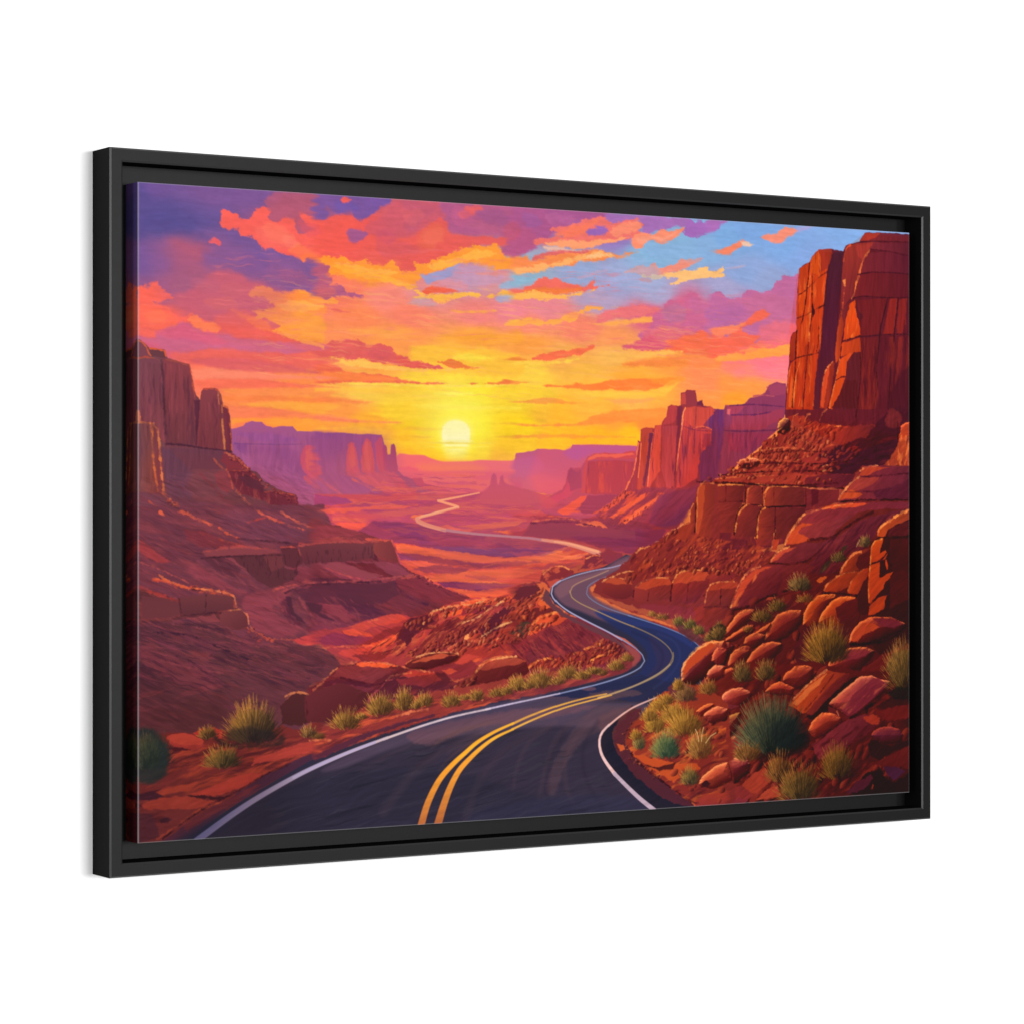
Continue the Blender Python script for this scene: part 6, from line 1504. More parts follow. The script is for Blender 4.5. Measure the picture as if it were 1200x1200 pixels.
C #6c2c34 #3c1820 s1.1 r1.5 kf8a858 l225 w3 |2407,721 2416,686 2437,673 2463,679 2459,714 2429,730
P #a43c30 s1.3 r1.5 |2466,702 2481,667 2496,661 2503,696 2515,666 2526,666 2522,702
L #f08850 w1.8 s1 r1.4 |2470,702 2477,667 2496,658
L #f08850 w1.8 s1 r1.4 |2526,684 2537,660 2548,657
L #f08850 w1.8 s1 r1.4 |2586,689 2605,653 2623,640
L #f09050 w1.8 s1 r1.6 |2631,694 2661,700 2684,696
C #8c2c30 #702430 s1.2 r1.3 kf4a070 l240 w3 |2239,846 2246,820 2283,813 2334,816 2326,834 2290,849
C #9c3430 s1.2 r1.3 |2481,833 2511,814 2571,808 2631,813 2601,832 2526,841
C #a83c30 s1.2 r1.3 |2378,898 2407,880 2466,865 2526,868 2631,873 2586,897 2466,907
C #a83c30 s1.2 r1.3 |2290,893 2334,875 2385,863 2422,857 2392,886 2334,901
C #a83c30 s1.2 r1.3 |2146,899 2174,882 2232,876 2275,881 2246,896 2189,905
C #b04434 s1.2 r1.3 |2297,869 2334,848 2378,845 2334,869
P #7c2830 #5c2030 s1.3 r1.2 a0 |2526,880 2631,867 2752,866 2729,908 2631,915 2526,909
L #38121c w2.6 s1.1 r1.2 |2146,905 2275,906 2378,907 2526,909 2631,914 2699,916
P #78282e #6c2430 s1.2 r1.2 a90 |2117,905 2146,905 2275,907 2356,910 2526,915 2586,921 2676,921 2676,963 2616,978 2526,998 2466,1046 2437,1105 2334,1128 2117,1126
H #94342c s1.3 b92 x20 y7 t0 o.6 |2138,911 2526,921 2586,975 2437,1105 2117,1114
H #4c1a24 s1.3 b92 x20 y5 t.15 o.7 |2138,911 2526,921 2586,975 2437,1105 2117,1114
P #842c2c #6c2430 s1.1 r1.1 a0 |2407,922 2459,916 2515,918 2526,939 2522,975 2459,978 2407,975
P #b03c2c #8c3030 s1.1 r1.1 a0 |2347,975 2348,934 2367,917 2415,915 2411,975
P #c8502f s1.1 r1.1 |2350,934 2367,918 2415,916 2407,928 2370,936
L #f09048 w2.2 s1 r1 |2347,969 2350,934 2365,917 2407,913
P #8c302c s1.1 r1.1 |2274,966 2277,928 2297,913 2352,910 2345,940 2341,972
L #e87840 w2 s1 r1 |2275,963 2278,928 2297,913 2341,910
L #34101a w2.2 s1 r1 |2272,969 2341,975 2407,978 2526,978
P #8c302e s1.1 r1.1 |2146,958 2149,911 2196,908 2268,910 2271,966 2225,975 2160,963
L #e87840 w2 s1 r1.2 |2143,958 2148,917 2174,908 2261,908
P #a8382c s1.1 r1.2 |2131,1068 2134,975 2160,960 2163,998 2156,1045 2153,1080
L #f08848 w2 s1 r1.4 |2134,963 2131,1010 2127,1051
P #94322e #742830 s1.1 r1.1 a30 |2217,1045 2236,998 2250,975 2290,969 2308,981 2301,1033 2290,1092 2210,1086
L #f08848 w2.4 s1 r1.6 |2217,1051 2232,1027 2239,990 2254,972 2286,970
P #d05c40 s1.3 r1.5 |2225,1033 2246,998 2272,975 2286,978 2254,1004 2243,1030
P #9c342c #742830 s1.1 r1.1 a0 |2312,1092 2316,1022 2323,984 2341,975 2385,981 2381,1034 2385,1110 2319,1116
L #f08c48 w2.4 s1 r1.4 |2310,1086 2313,1034 2321,987 2334,976
L #e07040 w1.8 s1 r1.8 |2337,984 2345,1004 2332,1034 2330,1075
P #b4402c s1.1 r1.2 |2385,1128 2389,1087 2398,1060 2415,1057 2416,1081 2404,1128
L #f09050 w2 s1 r1.2 |2385,1116 2390,1081 2401,1060
L #38121c w2 s1 r1 |2530,918 2532,963 2526,992
P #5c1c28 s1.3 r1.2 |2556,921 2586,921 2586,969 2556,981
P #a23c2c #84302a s1.1 r1.2 a0 |2063,943 2081,902 2140,899 2136,977 2124,1062 2081,1077 2057,1062
P #963430 #6c2628 s1.1 r1.2 a0 |2146,907 2267,906 2260,964 2236,999 2220,1067 2158,1069 2133,1024
P #a03a2e #742a2a s1.1 r1.2 a0 |2276,921 2298,909 2336,909 2339,972 2276,969
P #8c302c #64242a s1.1 r1.2 a30 |2220,1080 2236,1004 2270,972 2342,979 2323,1080
P #a23c2c #742a2a #682628 s1.1 r1.2 a0 |2348,939 2377,912 2520,914 2526,974 2348,979
P #9c382c #6c2628 s1.1 r1.2 a0 |2314,1090 2323,1005 2348,983 2399,986 2389,1091
P #702828 #5c2028 s1.1 r1.2 a0 |2402,989 2526,982 2529,1025 2459,1089 2402,1091
L #2e0e18 w2 s1 r1.1 |2143,907 2136,974 2127,1069
L #2e0e18 w2 s1 r1.1 |2270,914 2270,969
L #2e0e18 w2 s1 r1.1 |2342,917 2344,977
L #2e0e18 w2 s1 r1.1 |2223,1075 2236,1004 2264,974
L #2e0e18 w2 s1 r1.1 |2317,1088 2326,1005 2345,984
L #2e0e18 w1.8 s1 r1.1 |2399,987 2396,1088
L #3c121c w1.6 s1 r1.1 |2143,964 2260,962
L #2e0e18 w1.8 s1 r1.1 |2348,982 2526,977
L #f09048 w1.8 s1 r1.2 |2066,943 2084,903 2136,901
L #f09048 w1.8 s1 r1.2 |2146,974 2147,912 2259,906
L #f09048 w1.8 s1 r1.2 |2350,977 2355,936 2380,912 2456,912
L #f09048 w1.6 s1 r1.2 |2226,1062 2242,1004 2276,973
L #f09048 w1.6 s1 r1.2 |2320,1083 2329,1007 2355,984
L #f09048 w1.6 s1 r1.2 |2279,968 2282,921 2301,909
L #6c2024 w1.4 s1 r1 |2392,916 2392,977
L #6c2024 w1.4 s1 r1 |2189,912 2186,962
L #6c2024 w1.4 s1 r1 |2345,1050 2392,1045
L #3a1019 w2 s1.2 r1.3 |2066,897 2204,899 2377,906 2552,905 2673,897
L #e87844 w1.6 s1.1 r1.4 |2143,887 2267,876 2392,873
L #3a1019 w1.8 s1.2 r1.3 |2158,874 2298,863 2488,857 2649,858
L #e87844 w1.6 s1.1 r1.4 |2236,830 2361,820 2488,824
L #3a1019 w1.8 s1.2 r1.3 |2267,838 2392,830 2584,831 2714,822
L #f08c50 w1.6 s1.1 r1.4 |2329,791 2424,777 2520,780
L #3a1019 w1.6 s1.2 r1.3 |2345,800 2456,788 2600,789
R #f8a868 #a83c2c #40141c x4 y2.6 b-12 d70 o.95 |2081,900 2236,830 2392,771 2488,745 2714,819 2649,897 2392,904
R #f8a868 #a83c2c #40141c x3 y2.2 b-35 d60 o.95 |2236,849 2440,695 2552,693 2488,770 2329,848
C #a83c34 #8c3030 #5c2030 s1.1 r1 a0 ke87848 l240 w2.5 |2953,768 2957,695 2977,683 3008,676 3008,731
P #b8482c s1.1 r1.2 |2959,707 2977,686 2998,682 2998,719 2957,722
P #c04c2c #9c3c2c s1.1 r1.5 |2872,835 2906,811 2938,768 2949,722 2998,722 2998,834
H #f08040 s1.2 b100 x14 y4 t.0 o.8 |2872,835 2938,768 2952,725 2998,725 2998,834
H #54201f s1.2 b110 x14 y4 t.12 o.8 |2872,835 2938,768 2952,725 2998,725 2998,834
P #8a2e38 #64263a s1.1 r1.2 a10 |2764,875 2771,851 2806,837 2906,835 3008,837 3008,956 2676,963 2672,951 2699,927 2722,908
P #b84430 s1.3 r1.2 |2764,872 2783,848 2810,839 2906,840 2844,854 2798,872
P #a03c38 s1.4 r1.3 |2707,927 2745,890 2768,877 2860,875 2829,902 2752,926
P #c04c2c s1.3 r1.3 |2676,957 2688,939 2729,920 2768,929 2783,938 2752,950
L #f89858 w2.6 s1 r1.2 |2676,954 2699,927 2737,893 2768,876
L #f08c58 w2 s1 r1.2 |2771,854 2806,839 2852,835
L #4a1828 w2.2 s1.3 r1.2 |2768,877 2844,872 2938,865 3006,859
L #4a1828 w2.2 s1.3 r1.2 |2707,929 2829,926 2922,920 3006,925
P #5a2034 s2 r1.5 |2829,926 2922,908 3006,877 3006,950 2906,956 2844,950
L #30101a w3 s1.2 r1.2 |2672,965 2752,959 2860,957 3006,956
P #8a3030 #7c2a2e s1.2 r2 q5 a80 |1796,1145 1822,1120 1882,1107 1949,1069 1983,1055 2037,1030 2037,999 2071,919 2112,899 2153,902 2167,1131 2560,1134 2560,1339 2334,1605 2167,1466 2078,1441 2030,1418 1963,1372 1789,1325 1645,1263 1658,1225 1736,1193
H #b8482e s1.5 b-38 x20 y5 t.0 o.8 |1796,1145 1983,1055 2057,1075 2390,1121 2390,1178 2222,1232 2098,1286 1922,1206 1789,1194
H #5a1c26 s1.5 b-38 x20 y5 t.08 o.8 |1796,1145 1983,1055 2057,1075 2390,1121 2390,1178 2222,1232 2098,1286 1922,1206 1789,1194
P #a43c2c #84302c s1.1 r1.1 a0 |2074,911 2091,904 2139,904 2139,964 2128,1031 2128,1081 2057,1080 2064,1008 2061,975
P #b84a2e s1.1 r1.1 |2068,919 2082,908 2101,908 2096,964 2085,1031 2071,1075 2060,1064 2066,997
L #f09050 w1.8 s1 r1 |2063,1064 2066,997 2071,925 2085,906
L #f09050 w1.6 s1 r1 |2085,905 2112,902 2137,902
P #a84030 #7c2a2a s1.1 r1.2 a0 |2037,1041 2036,1008 2046,975 2063,968 2063,1008 2057,1062 2038,1064
L #f09050 w1.6 s1 r1 |2036,1030 2038,992 2052,971
L #380f1a w1.8 s1 r1 |2063,969 2061,1019 2057,1064
P #a03a2c s1.1 r1.3 |1983,1061 2003,1041 2037,1033 2044,1069 2017,1097 1976,1091
L #f0985c w1.8 s1 r1.4 |1949,1070 1976,1055 2006,1041 2036,1033
P #8c3230 s1.2 r1.5 |1818,1145 1824,1123 1855,1116 1922,1114 1949,1130 1922,1162 1842,1164
L #f0985c w2 s1 r1.3 |1818,1134 1832,1120 1863,1115
R #e88850 #a84030 #501a24 x3.6 y2.4 b-35 d80 o.9 |1822,1150 1842,1120 1963,1063 2057,1075 2278,1123 2390,1133 2278,1188 2112,1220 1922,1206
R #f09058 #b04430 #501a24 x3 y2 b-38 d40 o.9 |1963,1174 2057,1108 2167,1086 2222,1109 2112,1153 2003,1196
R #f09058 #b04430 #501a24 x3 y2 b-38 d36 o.9 |2112,1264 2194,1198 2334,1138 2390,1133 2278,1188 2167,1254
L #5a1c26 w2 s1.2 r1.5 |2057,1197 2112,1175 2194,1154
P #a03a30 #7c2830 s1.2 r1.5 a60 |2112,1209 2194,1198 2222,1210 2194,1232 2112,1253 2085,1242
P #8e2f2c #6a242a s1.1 r1.4 a80 |1678,1263 1679,1230 1723,1226 1796,1236 1808,1273 1776,1287 1723,1283
P #b8482f s1.1 r1.4 |1681,1230 1723,1213 1789,1220 1800,1238 1736,1237
P #9a3430 #762a2c s1.1 r1.4 a60 |1809,1287 1813,1251 1842,1249 1929,1237 1963,1242 1957,1290 1869,1300 1822,1298
P #b84630 s1.1 r1.5 |1813,1251 1842,1232 1896,1219 1952,1220 1963,1238 1922,1244 1855,1258
P #9c332e #702630 s1.1 r1.4 a60 |1960,1256 1969,1235 2085,1230 2120,1222 2112,1253 2096,1270 2057,1302 1990,1307 1963,1295
P #bc4a32 s1.1 r1.5 |1965,1238 1976,1213 2017,1196 2098,1195 2120,1209 2098,1226 2030,1236
P #8a302c #642428 s1.1 r1.5 a60 |2098,1317 2109,1264 2160,1256 2236,1255 2243,1317 2208,1377 2126,1370
P #a83e2e s1.1 r1.5 |2109,1264 2120,1247 2160,1236 2236,1237 2239,1255 2167,1261
P #903028 #60222a s1.1 r1.5 a60 |2085,1375 2098,1331 2139,1323 2222,1333 2222,1389 2126,1398
P #94302c s1.1 r1.4 |2033,1349 2057,1321 2098,1314 2098,1359 2057,1371
L #f09858 w1.6 s1 r1.3 |1813,1249 1842,1230 1896,1218 1946,1219
L #f09858 w1.6 s1 r1.3 |1967,1233 1983,1209 2019,1195 2085,1194
L #f09858 w1.6 s1 r1.3 |1680,1228 1721,1213 1784,1219
L #f09858 w1.6 s1 r1.3 |2109,1264 2123,1244 2161,1235 2222,1236
L #e88048 w1.4 s1 r1.3 |2098,1314 2104,1286 2108,1266
L #360f18 w1.6 s1.1 r1.3 |1957,1295 1960,1262 1964,1240
L #360f18 w1.6 s1.1 r1.3 |1805,1290 1808,1260
L #360f18 w1.6 s1.1 r1.3 |2098,1320 2167,1319 2222,1324
L #360f18 w1.4 s1.1 r1.3 |2167,1259 2164,1315
L #5c1c22 w1.4 s1.1 r1.3 |1869,1261 1863,1294
L #5c1c22 w1.4 s1.1 r1.3 |2030,1241 2025,1296
P #8c302c s1.1 r1.6 |1723,1215 1756,1200 1809,1194 1836,1211 1789,1222
L #f09858 w1.4 s1 r1.3 |1723,1213 1758,1199 1805,1194
R #f09858 #a03a2c #481820 x4.5 y3.2 b-30 d50 o.95 |1723,1204 1922,1173 2098,1186 2334,1155 2222,1232 2112,1197 1922,1212 1789,1227
C #8c303a s3 r2 o.8 |1829,1309 1949,1311 2057,1330 2030,1363 1922,1350
P #b0503a s2 r2 |1632,1257 1684,1280 1816,1315 1963,1356 2057,1397 2098,1431 2044,1418 1949,1372 1789,1325 1645,1274
P #5a3038 s2 r1.5 o.8 |1963,1361 2030,1385 2098,1431 2085,1447 2044,1435 1990,1401
B #483020 #8c5830 #d89850 d30 |1922,1347 1957,1363
B #384028 #5c5830 #a88840 d50 |1990,1362 2022,1387
B #283828 #485430 #988040 d50 |2037,1374 2072,1401
B #303824 #585028 #907838 d50 |2074,1395 2106,1420
B #383420 #6c5828 #a88038 d50 |2128,1420 2172,1448
B #383420 #5c4028 #906838 d40 |2167,1382 2205,1405
B #7c4828 #a86830 #e0a050 d30 |1882,1338 1906,1351
P #742824 #5c2024 #4c1a1e s1.2 r1.5 a50 |2437,1116 2440,1087 2466,1052 2511,1010 2586,986 2631,975 2752,962 3008,956 3008,1668 2174,1639 2088,1532 2095,1439 2160,1429 2210,1349 2209,1290 2254,1221 2297,1198 2356,1175 2392,1140
P #8c3038 #74283a s1.4 r1.5 a20 |2526,1001 2601,983 2676,968 2783,965 3006,962 3006,986 2860,986 2737,1004 2676,1034 2556,1046 2496,1034
P #d85030 s1.3 r1.4 |2593,989 2646,972 2707,967 2814,968 2752,980 2676,985
L #f08c50 w2 s1 r1 |2518,1007 2586,992 2661,977 2737,970
P #a03838 #742c38 s1.3 r1.3 a20 |2440,1114 2444,1087 2466,1058 2515,1034 2631,1028 2752,1004 2676,1052 2646,1082 2556,1088 2541,1096 2481,1108
P #c84c2c s1.3 r1.4 |2443,1105 2466,1063 2515,1035 2556,1040 2511,1052 2496,1069 2541,1084 2548,1096 2481,1108
L #ffa058 w3 s1 r1.2 |2440,1108 2452,1081 2477,1052 2515,1013 2526,1005
L #34101c w3.4 s1.2 r1.4 |2541,1096 2601,1089 2646,1085 2707,1052 2768,1022 2829,998
P #702834 #5c2030 s1.5 r1.5 a60 |2593,1106 2676,1082 2783,1022 2906,998 3006,986 3006,1017 2938,1035 2829,1083 2783,1131 2707,1202 2586,1219 2526,1200 2571,1153
H #8c343a s2 b-42 x40 y7 t0 o.6 |2593,1117 2829,1010 3006,998 2829,1083 2691,1214 2556,1212
H #401828 s2 b-42 x40 y6 t.1 o.7 |2593,1117 2829,1010 3006,998 2829,1083 2691,1214 2556,1212
P #802c34 #6c2834 s1.2 r1.3 a20 |2374,1169 2396,1146 2437,1122 2526,1105 2616,1105 2586,1135 2526,1170 2466,1179
P #c44c38 s1.3 r1.3 |2378,1169 2396,1146 2437,1124 2496,1117 2437,1140 2407,1163
L #f89858 w2.4 s1 r1.2 |2376,1170 2396,1146 2429,1125 2459,1118
L #38121c w2.6 s1.2 r1.2 |2374,1174 2437,1176 2481,1176 2541,1165
L #4c1c28 w2.4 s1.2 r1.2 |2533,1171 2586,1135 2631,1100 2661,1082
C #8c2e34 #782a32 #5c2230 s1.2 r1.3 a50 |2209,1328 2225,1279 2254,1226 2290,1198 2356,1179 2422,1180 2481,1188 2452,1217 2429,1246 2422,1282 2334,1304 2246,1326
P #c84c34 s1.4 r1.5 |2212,1322 2232,1273 2261,1227 2305,1198 2356,1182 2392,1184 2334,1204 2283,1244 2246,1291 2232,1320
H #f07840 s1.3 b-55 x16 y4 t.1 o.8 |2212,1322 2232,1273 2261,1227 2305,1198 2356,1182 2297,1245 2239,1320
L #ff9c58 w2.8 s1 r1.4 |2210,1322 2225,1279 2250,1235 2286,1200 2334,1183
P #762a30 s1.4 r1.5 |2422,1187 2526,1176 2571,1189 2526,1224 2496,1259 2437,1282 2407,1281 2429,1235
L #34101a w3.4 s1.4 r1.4 |2214,1334 2290,1318 2356,1292 2437,1273 2481,1259
R #c8583a #98342a #2c1018 x9 y6 b-35 d70 h.5 |2174,1406 2210,1331 2305,1303 2437,1282 2526,1265 2601,1272 2676,1214 2783,1263 2722,1418 2631,1565 2334,1556 2189,1523
P #5c2228 s2 r2 |2189,1406 2246,1343 2305,1315 2437,1282 2526,1265 2601,1272 2556,1296 2496,1318 2437,1341 2334,1386 2246,1425
H #943430 s1.5 b-35 x20 y6 t0 o.7 |2189,1406 2305,1315 2526,1265 2601,1272 2437,1341 2246,1425
C #a83c30 #7c2a2c s1.2 r1.3 a40 kf09050 l220 w3 |2178,1418 2196,1389 2239,1343 2272,1329 2312,1333 2297,1362 2246,1390 2203,1418
C #a03830 s1.2 r1.3 kf08848 l220 w3 |2181,1438 2217,1413 2261,1390 2305,1383 2312,1397 2268,1414 2217,1436
C #9c342c #6c2428 s1.2 r1.2 a40 kf08c4c l230 w3 |2352,1439 2363,1398 2407,1352 2444,1338 2511,1339 2526,1354 2496,1395 2452,1424 2407,1438
C #a0382c s1.2 r1.2 kf08848 l230 w3 |2308,1415 2334,1398 2378,1381 2370,1405 2348,1419
C #98302c #6c2428 s1.2 r1.2 a40 kf09050 l220 w3 |2261,1452 2272,1426 2305,1412 2356,1419 2348,1445 2305,1462
C #942e2c #64222a s1.2 r1.2 a30 kf09050 l210 w3 |2131,1507 2142,1458 2160,1442 2203,1442 2228,1454 2203,1483 2181,1517 2146,1519
C #9c342c #6c2428 s1.2 r1.2 a30 kf09050 l220 w3 |2196,1523 2210,1483 2246,1460 2290,1458 2305,1473 2275,1502 2232,1530
C #a4382c #74282c s1.2 r1.2 a30 kf08c50 l230 w3 |2272,1514 2297,1479 2341,1451 2392,1443 2429,1450 2407,1482 2356,1516 2297,1526
C #943030 s1.2 r1.2 kf08048 l230 w3 |2088,1468 2103,1442 2138,1434 2160,1444 2131,1469 2110,1486
C #a03830 s1.2 r1.2 kf08048 l240 w3 |2103,1567 2124,1533 2160,1519 2185,1526 2153,1557 2117,1573
C #942e30 s1.2 r1.2 kf08048 l240 w3 |2160,1575 2178,1540 2210,1527 2225,1536 2210,1582
C #c04820 #a03c24 #6c2824 s1.1 r1.2 a10 kf89c50 l230 w3 |2518,1390 2522,1348 2548,1310 2586,1287 2661,1285 2676,1298 2631,1321 2601,1350 2586,1385 2556,1397
C #b84824 #8c3428 s1.1 r1.2 a50 kf89c50 l240 w3 |2586,1385 2601,1350 2646,1306 2691,1292 2752,1296 2768,1347 2752,1395 2676,1405
P #6c242c #541c24 s1.2 r1.2 |2661,1333 2707,1310 2756,1302 2768,1359 2752,1407 2676,1387
P #c04a28 #943828 s1.1 r1.2 a50 |2608,1279 2616,1255 2654,1231 2707,1211 2768,1206 2752,1233 2714,1262 2661,1279
L #ff9c58 w2.4 s1 r1.2 |2610,1270 2623,1252 2669,1223 2714,1209 2752,1206
L #300e18 w3 s1.2 r1.2 |2607,1279 2646,1280 2707,1285 2752,1293
P #cc5028 #9c3828 s1.1 r1.2 a20 |2716,1280 2729,1244 2760,1215 2806,1188 2814,1215 2806,1251 2760,1287
L #f08848 w1.8 s1 r1.2 |2718,1274 2733,1241 2768,1209 2806,1191
P #501c24 #481822 s1.2 r1.2 |2760,1287 2783,1251 2810,1215 2810,1324 2814,1360 2783,1359 2760,1347
P #b84828 #6c2828 s1.1 r1.4 a20 |2680,1214 2699,1178 2737,1142 2783,1128 2818,1125 2814,1179 2768,1203 2707,1208
P #5c2028 s1.3 r1.4 |2752,1179 2768,1149 2818,1128 2814,1191 2768,1203
L #ff9c58 w2.6 s1 r1.6 |2682,1211 2699,1184 2737,1148 2775,1136
C #e06c30 s1.4 r1.5 |2578,1236 2601,1222 2627,1219 2623,1231 2593,1243
P #421820 #3a161e s1.2 r1.2 a0 |2814,1360 2810,1191 2821,1107 2848,1089 2860,1059 2906,1029 3006,986 3008,1668 2783,1419
P #c04c24 #8c3828 s1.1 r1.2 a0 |2848,1086 2848,1065 2875,1041 2938,1008 2998,986 2998,1023 2938,1041 2899,1059 2883,1083
L #ff9c50 w3 s1 r1.4 |2851,1077 2856,1059 2891,1035 2945,1008 2998,989
P #d8561f #cc4c1f s1.1 r1 a90 |2815,1179 2821,1119 2837,1098 2875,1090 2868,1119 2860,1143 2887,1131 2895,1144 2883,1162 2860,1168 2821,1176
P #d8541f #c84a1f s1.1 r1.2 a90 |2810,1318 2808,1239 2814,1185 2860,1171 2860,1228 2883,1222 2922,1207 2906,1228 2879,1252 2875,1270 2844,1294 2818,1321
P #c44a20 s1.1 r1.2 |2810,1360 2811,1330 2852,1300 2895,1290 2883,1313 2879,1340 2829,1360
P #d8501f s1.1 r1.3 |2883,1168 2891,1162 2899,1198 2891,1204
L #ffa04c w2 s1 r1 |2818,1179 2823,1119 2838,1100 2868,1093
L #f89048 w2 s1 r1 |2811,1312 2809,1251 2817,1188
L #401418 w2 s1.1 r1 |2815,1182 2860,1169 2891,1144
L #401418 w2.4 s1.1 r1.2 |2812,1323 2852,1297 2906,1265 2953,1241
P #541e24 s1.5 r1.5 |2899,1059 3006,1023 3006,1078 2899,1086
P #4a1a20 s1.5 r1.5 |2906,1095 3006,1090 3006,1218 2930,1229 2906,1168
L #280c14 w2.4 s1.2 r1.2 |2883,1086 2945,1086 3006,1081
P #54201f s2 r1.5 |2906,1222 2961,1205 3006,1218 3006,1303 2906,1337
P #5c2028 s1.4 r1.4 |2526,1396 2586,1391 2722,1400 2783,1419 2752,1455 2586,1653 2511,1651 2481,1472
C #b03c28 #74262c #5c2030 s1.1 r1.3 a20 kf89050 l230 w4 |2722,1457 2733,1418 2768,1386 2814,1367 2906,1369 2977,1393 2953,1417 2860,1445 2783,1459
P #c84c2c s1.4 r1.6 |2733,1448 2745,1419 2783,1389 2829,1390 2860,1403 2814,1420 2783,1432 2760,1455
P #7c2c3c s3 r1.5 |2829,1372 2906,1373 2969,1393 2922,1410 2860,1397
L #250c14 w4 s1.6 r1.3 |2729,1463 2798,1462 2875,1452 2961,1429
C #b44030 #842c34 #5c2030 s1.1 r1.3 a20 kf09050 l230 w4 |2627,1541 2635,1518 2676,1492 2722,1475 2798,1474 2837,1487 2814,1517 2768,1545 2707,1559 2646,1554
C #8c303c s3 r1.5 o.8 |2707,1484 2783,1480 2814,1492 2752,1515 2691,1513
L #280c14 w3.6 s1.4 r1.3 |2631,1553 2691,1567 2752,1563 2829,1529
P #702424 s2 r2 |2768,1557 2860,1506 2938,1484 3006,1461 3006,1668 2783,1660
T s1.5 n.13 x26 y2.6 b92 |2455,407 2492,163 2556,124 2593,90 2699,94 2714,69 2798,23 3000,22 3000,694 2821,697 2444,673
M #83726a s2 o1 |2448,673 2459,377 2496,157 2556,124 2589,87 2691,91 2714,66 2791,18 3000,16 3000,725 2745,788
M #80766e s20 o1 |2010,883 2225,706 3000,755 3000,1363 2370,1293 1801,1227
C #3c3424 s3 r2 q4 o.8 |2586,1213 2616,1177 2676,1136 2714,1112 2699,1136 2646,1172 2608,1207
H #7c6034 s2 b-50 x14 y3 t.0 o.6 |2586,1213 2616,1177 2714,1112 2699,1136 2608,1207
B #2a2c28 #5c4c34 #b07c48 d50 |2794,1098 2829,1128
B #2c2a24 #5c4c30 #a07840 d40 |2676,1154 2722,1181
L #d8b070 w1.8 s1 r1.2 |2754,1119 2762,1107 2769,1096
B #26302c #5c5a40 #c8a868 d170 |2503,1241 2566,1281
B #28291f #584a2c #b08440 d80 |2407,1317 2459,1351
B #28291f #604c2c #b8883c d80 |2341,1351 2400,1385
C #3c2c20 s3 r2 q4 |2117,1405 2160,1377 2189,1395 2174,1429 2131,1434
B #302a1c #5c4428 #98703c d60 |2153,1406 2196,1436
B #3c241c #7c4028 #c87038 d40 |2283,1397 2312,1413
B #5c301c #8c5428 #e0a040 d60 |2526,1295 2571,1316
B #2f2a1a #8a6424 #f8b838 d320 |2623,1452 2737,1545
B #262c26 #5a5438 #b89860 d150 |2257,1545 2308,1590
B #2a2a22 #5c5034 #b89058 d150 |2356,1542 2415,1589
B #242a20 #5a5834 #d0a858 d280 |2961,1533 3059,1633
P #702420 #581c1c #42161a s1.5 r1.5 a60 |2074,1624 2117,1579 2189,1546 2275,1514 2429,1524 2556,1521 2783,1558 3006,1564 3006,2094 2074,2041
H #a0382c s1.5 b-30 x24 y8 t.0 o.7 |2074,1636 2261,1584 2556,1545 3006,1668 3006,1911 2556,2009 2074,2012
H #3c141c s1.5 b-30 x24 y8 t.1 o.7 |2074,1636 2261,1584 2556,1545 3006,1668 3006,1911 2556,2009 2074,2012
R #b84c34 #8c302a #280e16 x10 y7 b-32 d90 h.5 |2088,1636 2189,1552 2334,1527 2526,1527 2707,1556 2860,1651 3006,1729 3006,1972 2631,1989 2334,1997 2117,1986
C #a03830 #702828 s1.1 r1.3 a60 kf08848 l230 w3 |2429,1580 2444,1554 2481,1534 2526,1530 2563,1540 2556,1575 2526,1604 2481,1608
C #9c342c s1.1 r1.3 kf08848 l230 w3 |2356,1616 2378,1593 2415,1583 2437,1589 2481,1608 2466,1626 2407,1627
C #b04038 #8c3030 s1.1 r1.3 a50 kf8a070 l240 w3 |2167,1636 2174,1619 2210,1600 2254,1598 2294,1614 2283,1637 2246,1659 2203,1669 2174,1657
P #742a30 s1.4 r1.3 |2171,1639 2203,1652 2246,1662 2210,1672 2178,1660
C #9c3430 #74282c s1.1 r1.3 a50 kf08848 l240 w3 |2103,1689 2117,1663 2153,1656 2189,1666 2203,1681 2174,1703 2131,1707
C #803028 #64242c s1.1 r1.3 kc89048 l230 w4 |2160,1738 2174,1709 2210,1690 2246,1683 2246,1712 2225,1752 2189,1762
P #a83c2c #8c302c s1.3 r1.5 a30 |2131,1812 2174,1785 2232,1764 2261,1777 2254,1817 2203,1839 2117,1852
L #f08850 w2 s1 r1.4 |2138,1809 2181,1782 2225,1765
C #b04434 #8c3034 #6c2630 s1.1 r1.3 a50 kf8a078 l240 w4 |2110,1921 2117,1887 2160,1854 2217,1838 2268,1840 2290,1860 2275,1889 2232,1910 2174,1930 2131,1937
L #280c14 w3.4 s1.4 r1.3 |2124,1941 2181,1937 2239,1916 2283,1889
P #a83c2c s1.6 r1.8 |2290,1907 2348,1874 2392,1906 2378,1929 2319,1961 2290,1960 2246,1940
P #8c3030 s1.6 r1.8 |2189,1937 2261,1935 2305,1972 2275,1988 2203,1967
P #9c3438 #7c2c38 s1.5 r1.5 |2060,1971 2131,1952 2203,1967 2290,1986 2261,1999 2060,2000
P #b04430 s1.6 r1.6 |2319,1985 2363,1952 2407,1942 2422,1978 2363,1987
P #2e1018 s2.5 r2 |2526,1711 2631,1643 2722,1586 2760,1575 2722,1634 2631,1691 2586,1725
P #d05024 #b84428 #8c3028 s1.1 r1.2 a20 |2455,1667 2496,1632 2556,1587 2623,1550 2676,1558 2722,1565 2646,1602 2601,1642 2556,1688 2518,1698 2481,1676
P #8c302a #6c2428 s1.2 r1.3 a40 |2526,1696 2586,1647 2646,1596 2707,1565 2729,1568 2676,1615 2616,1660 2556,1706
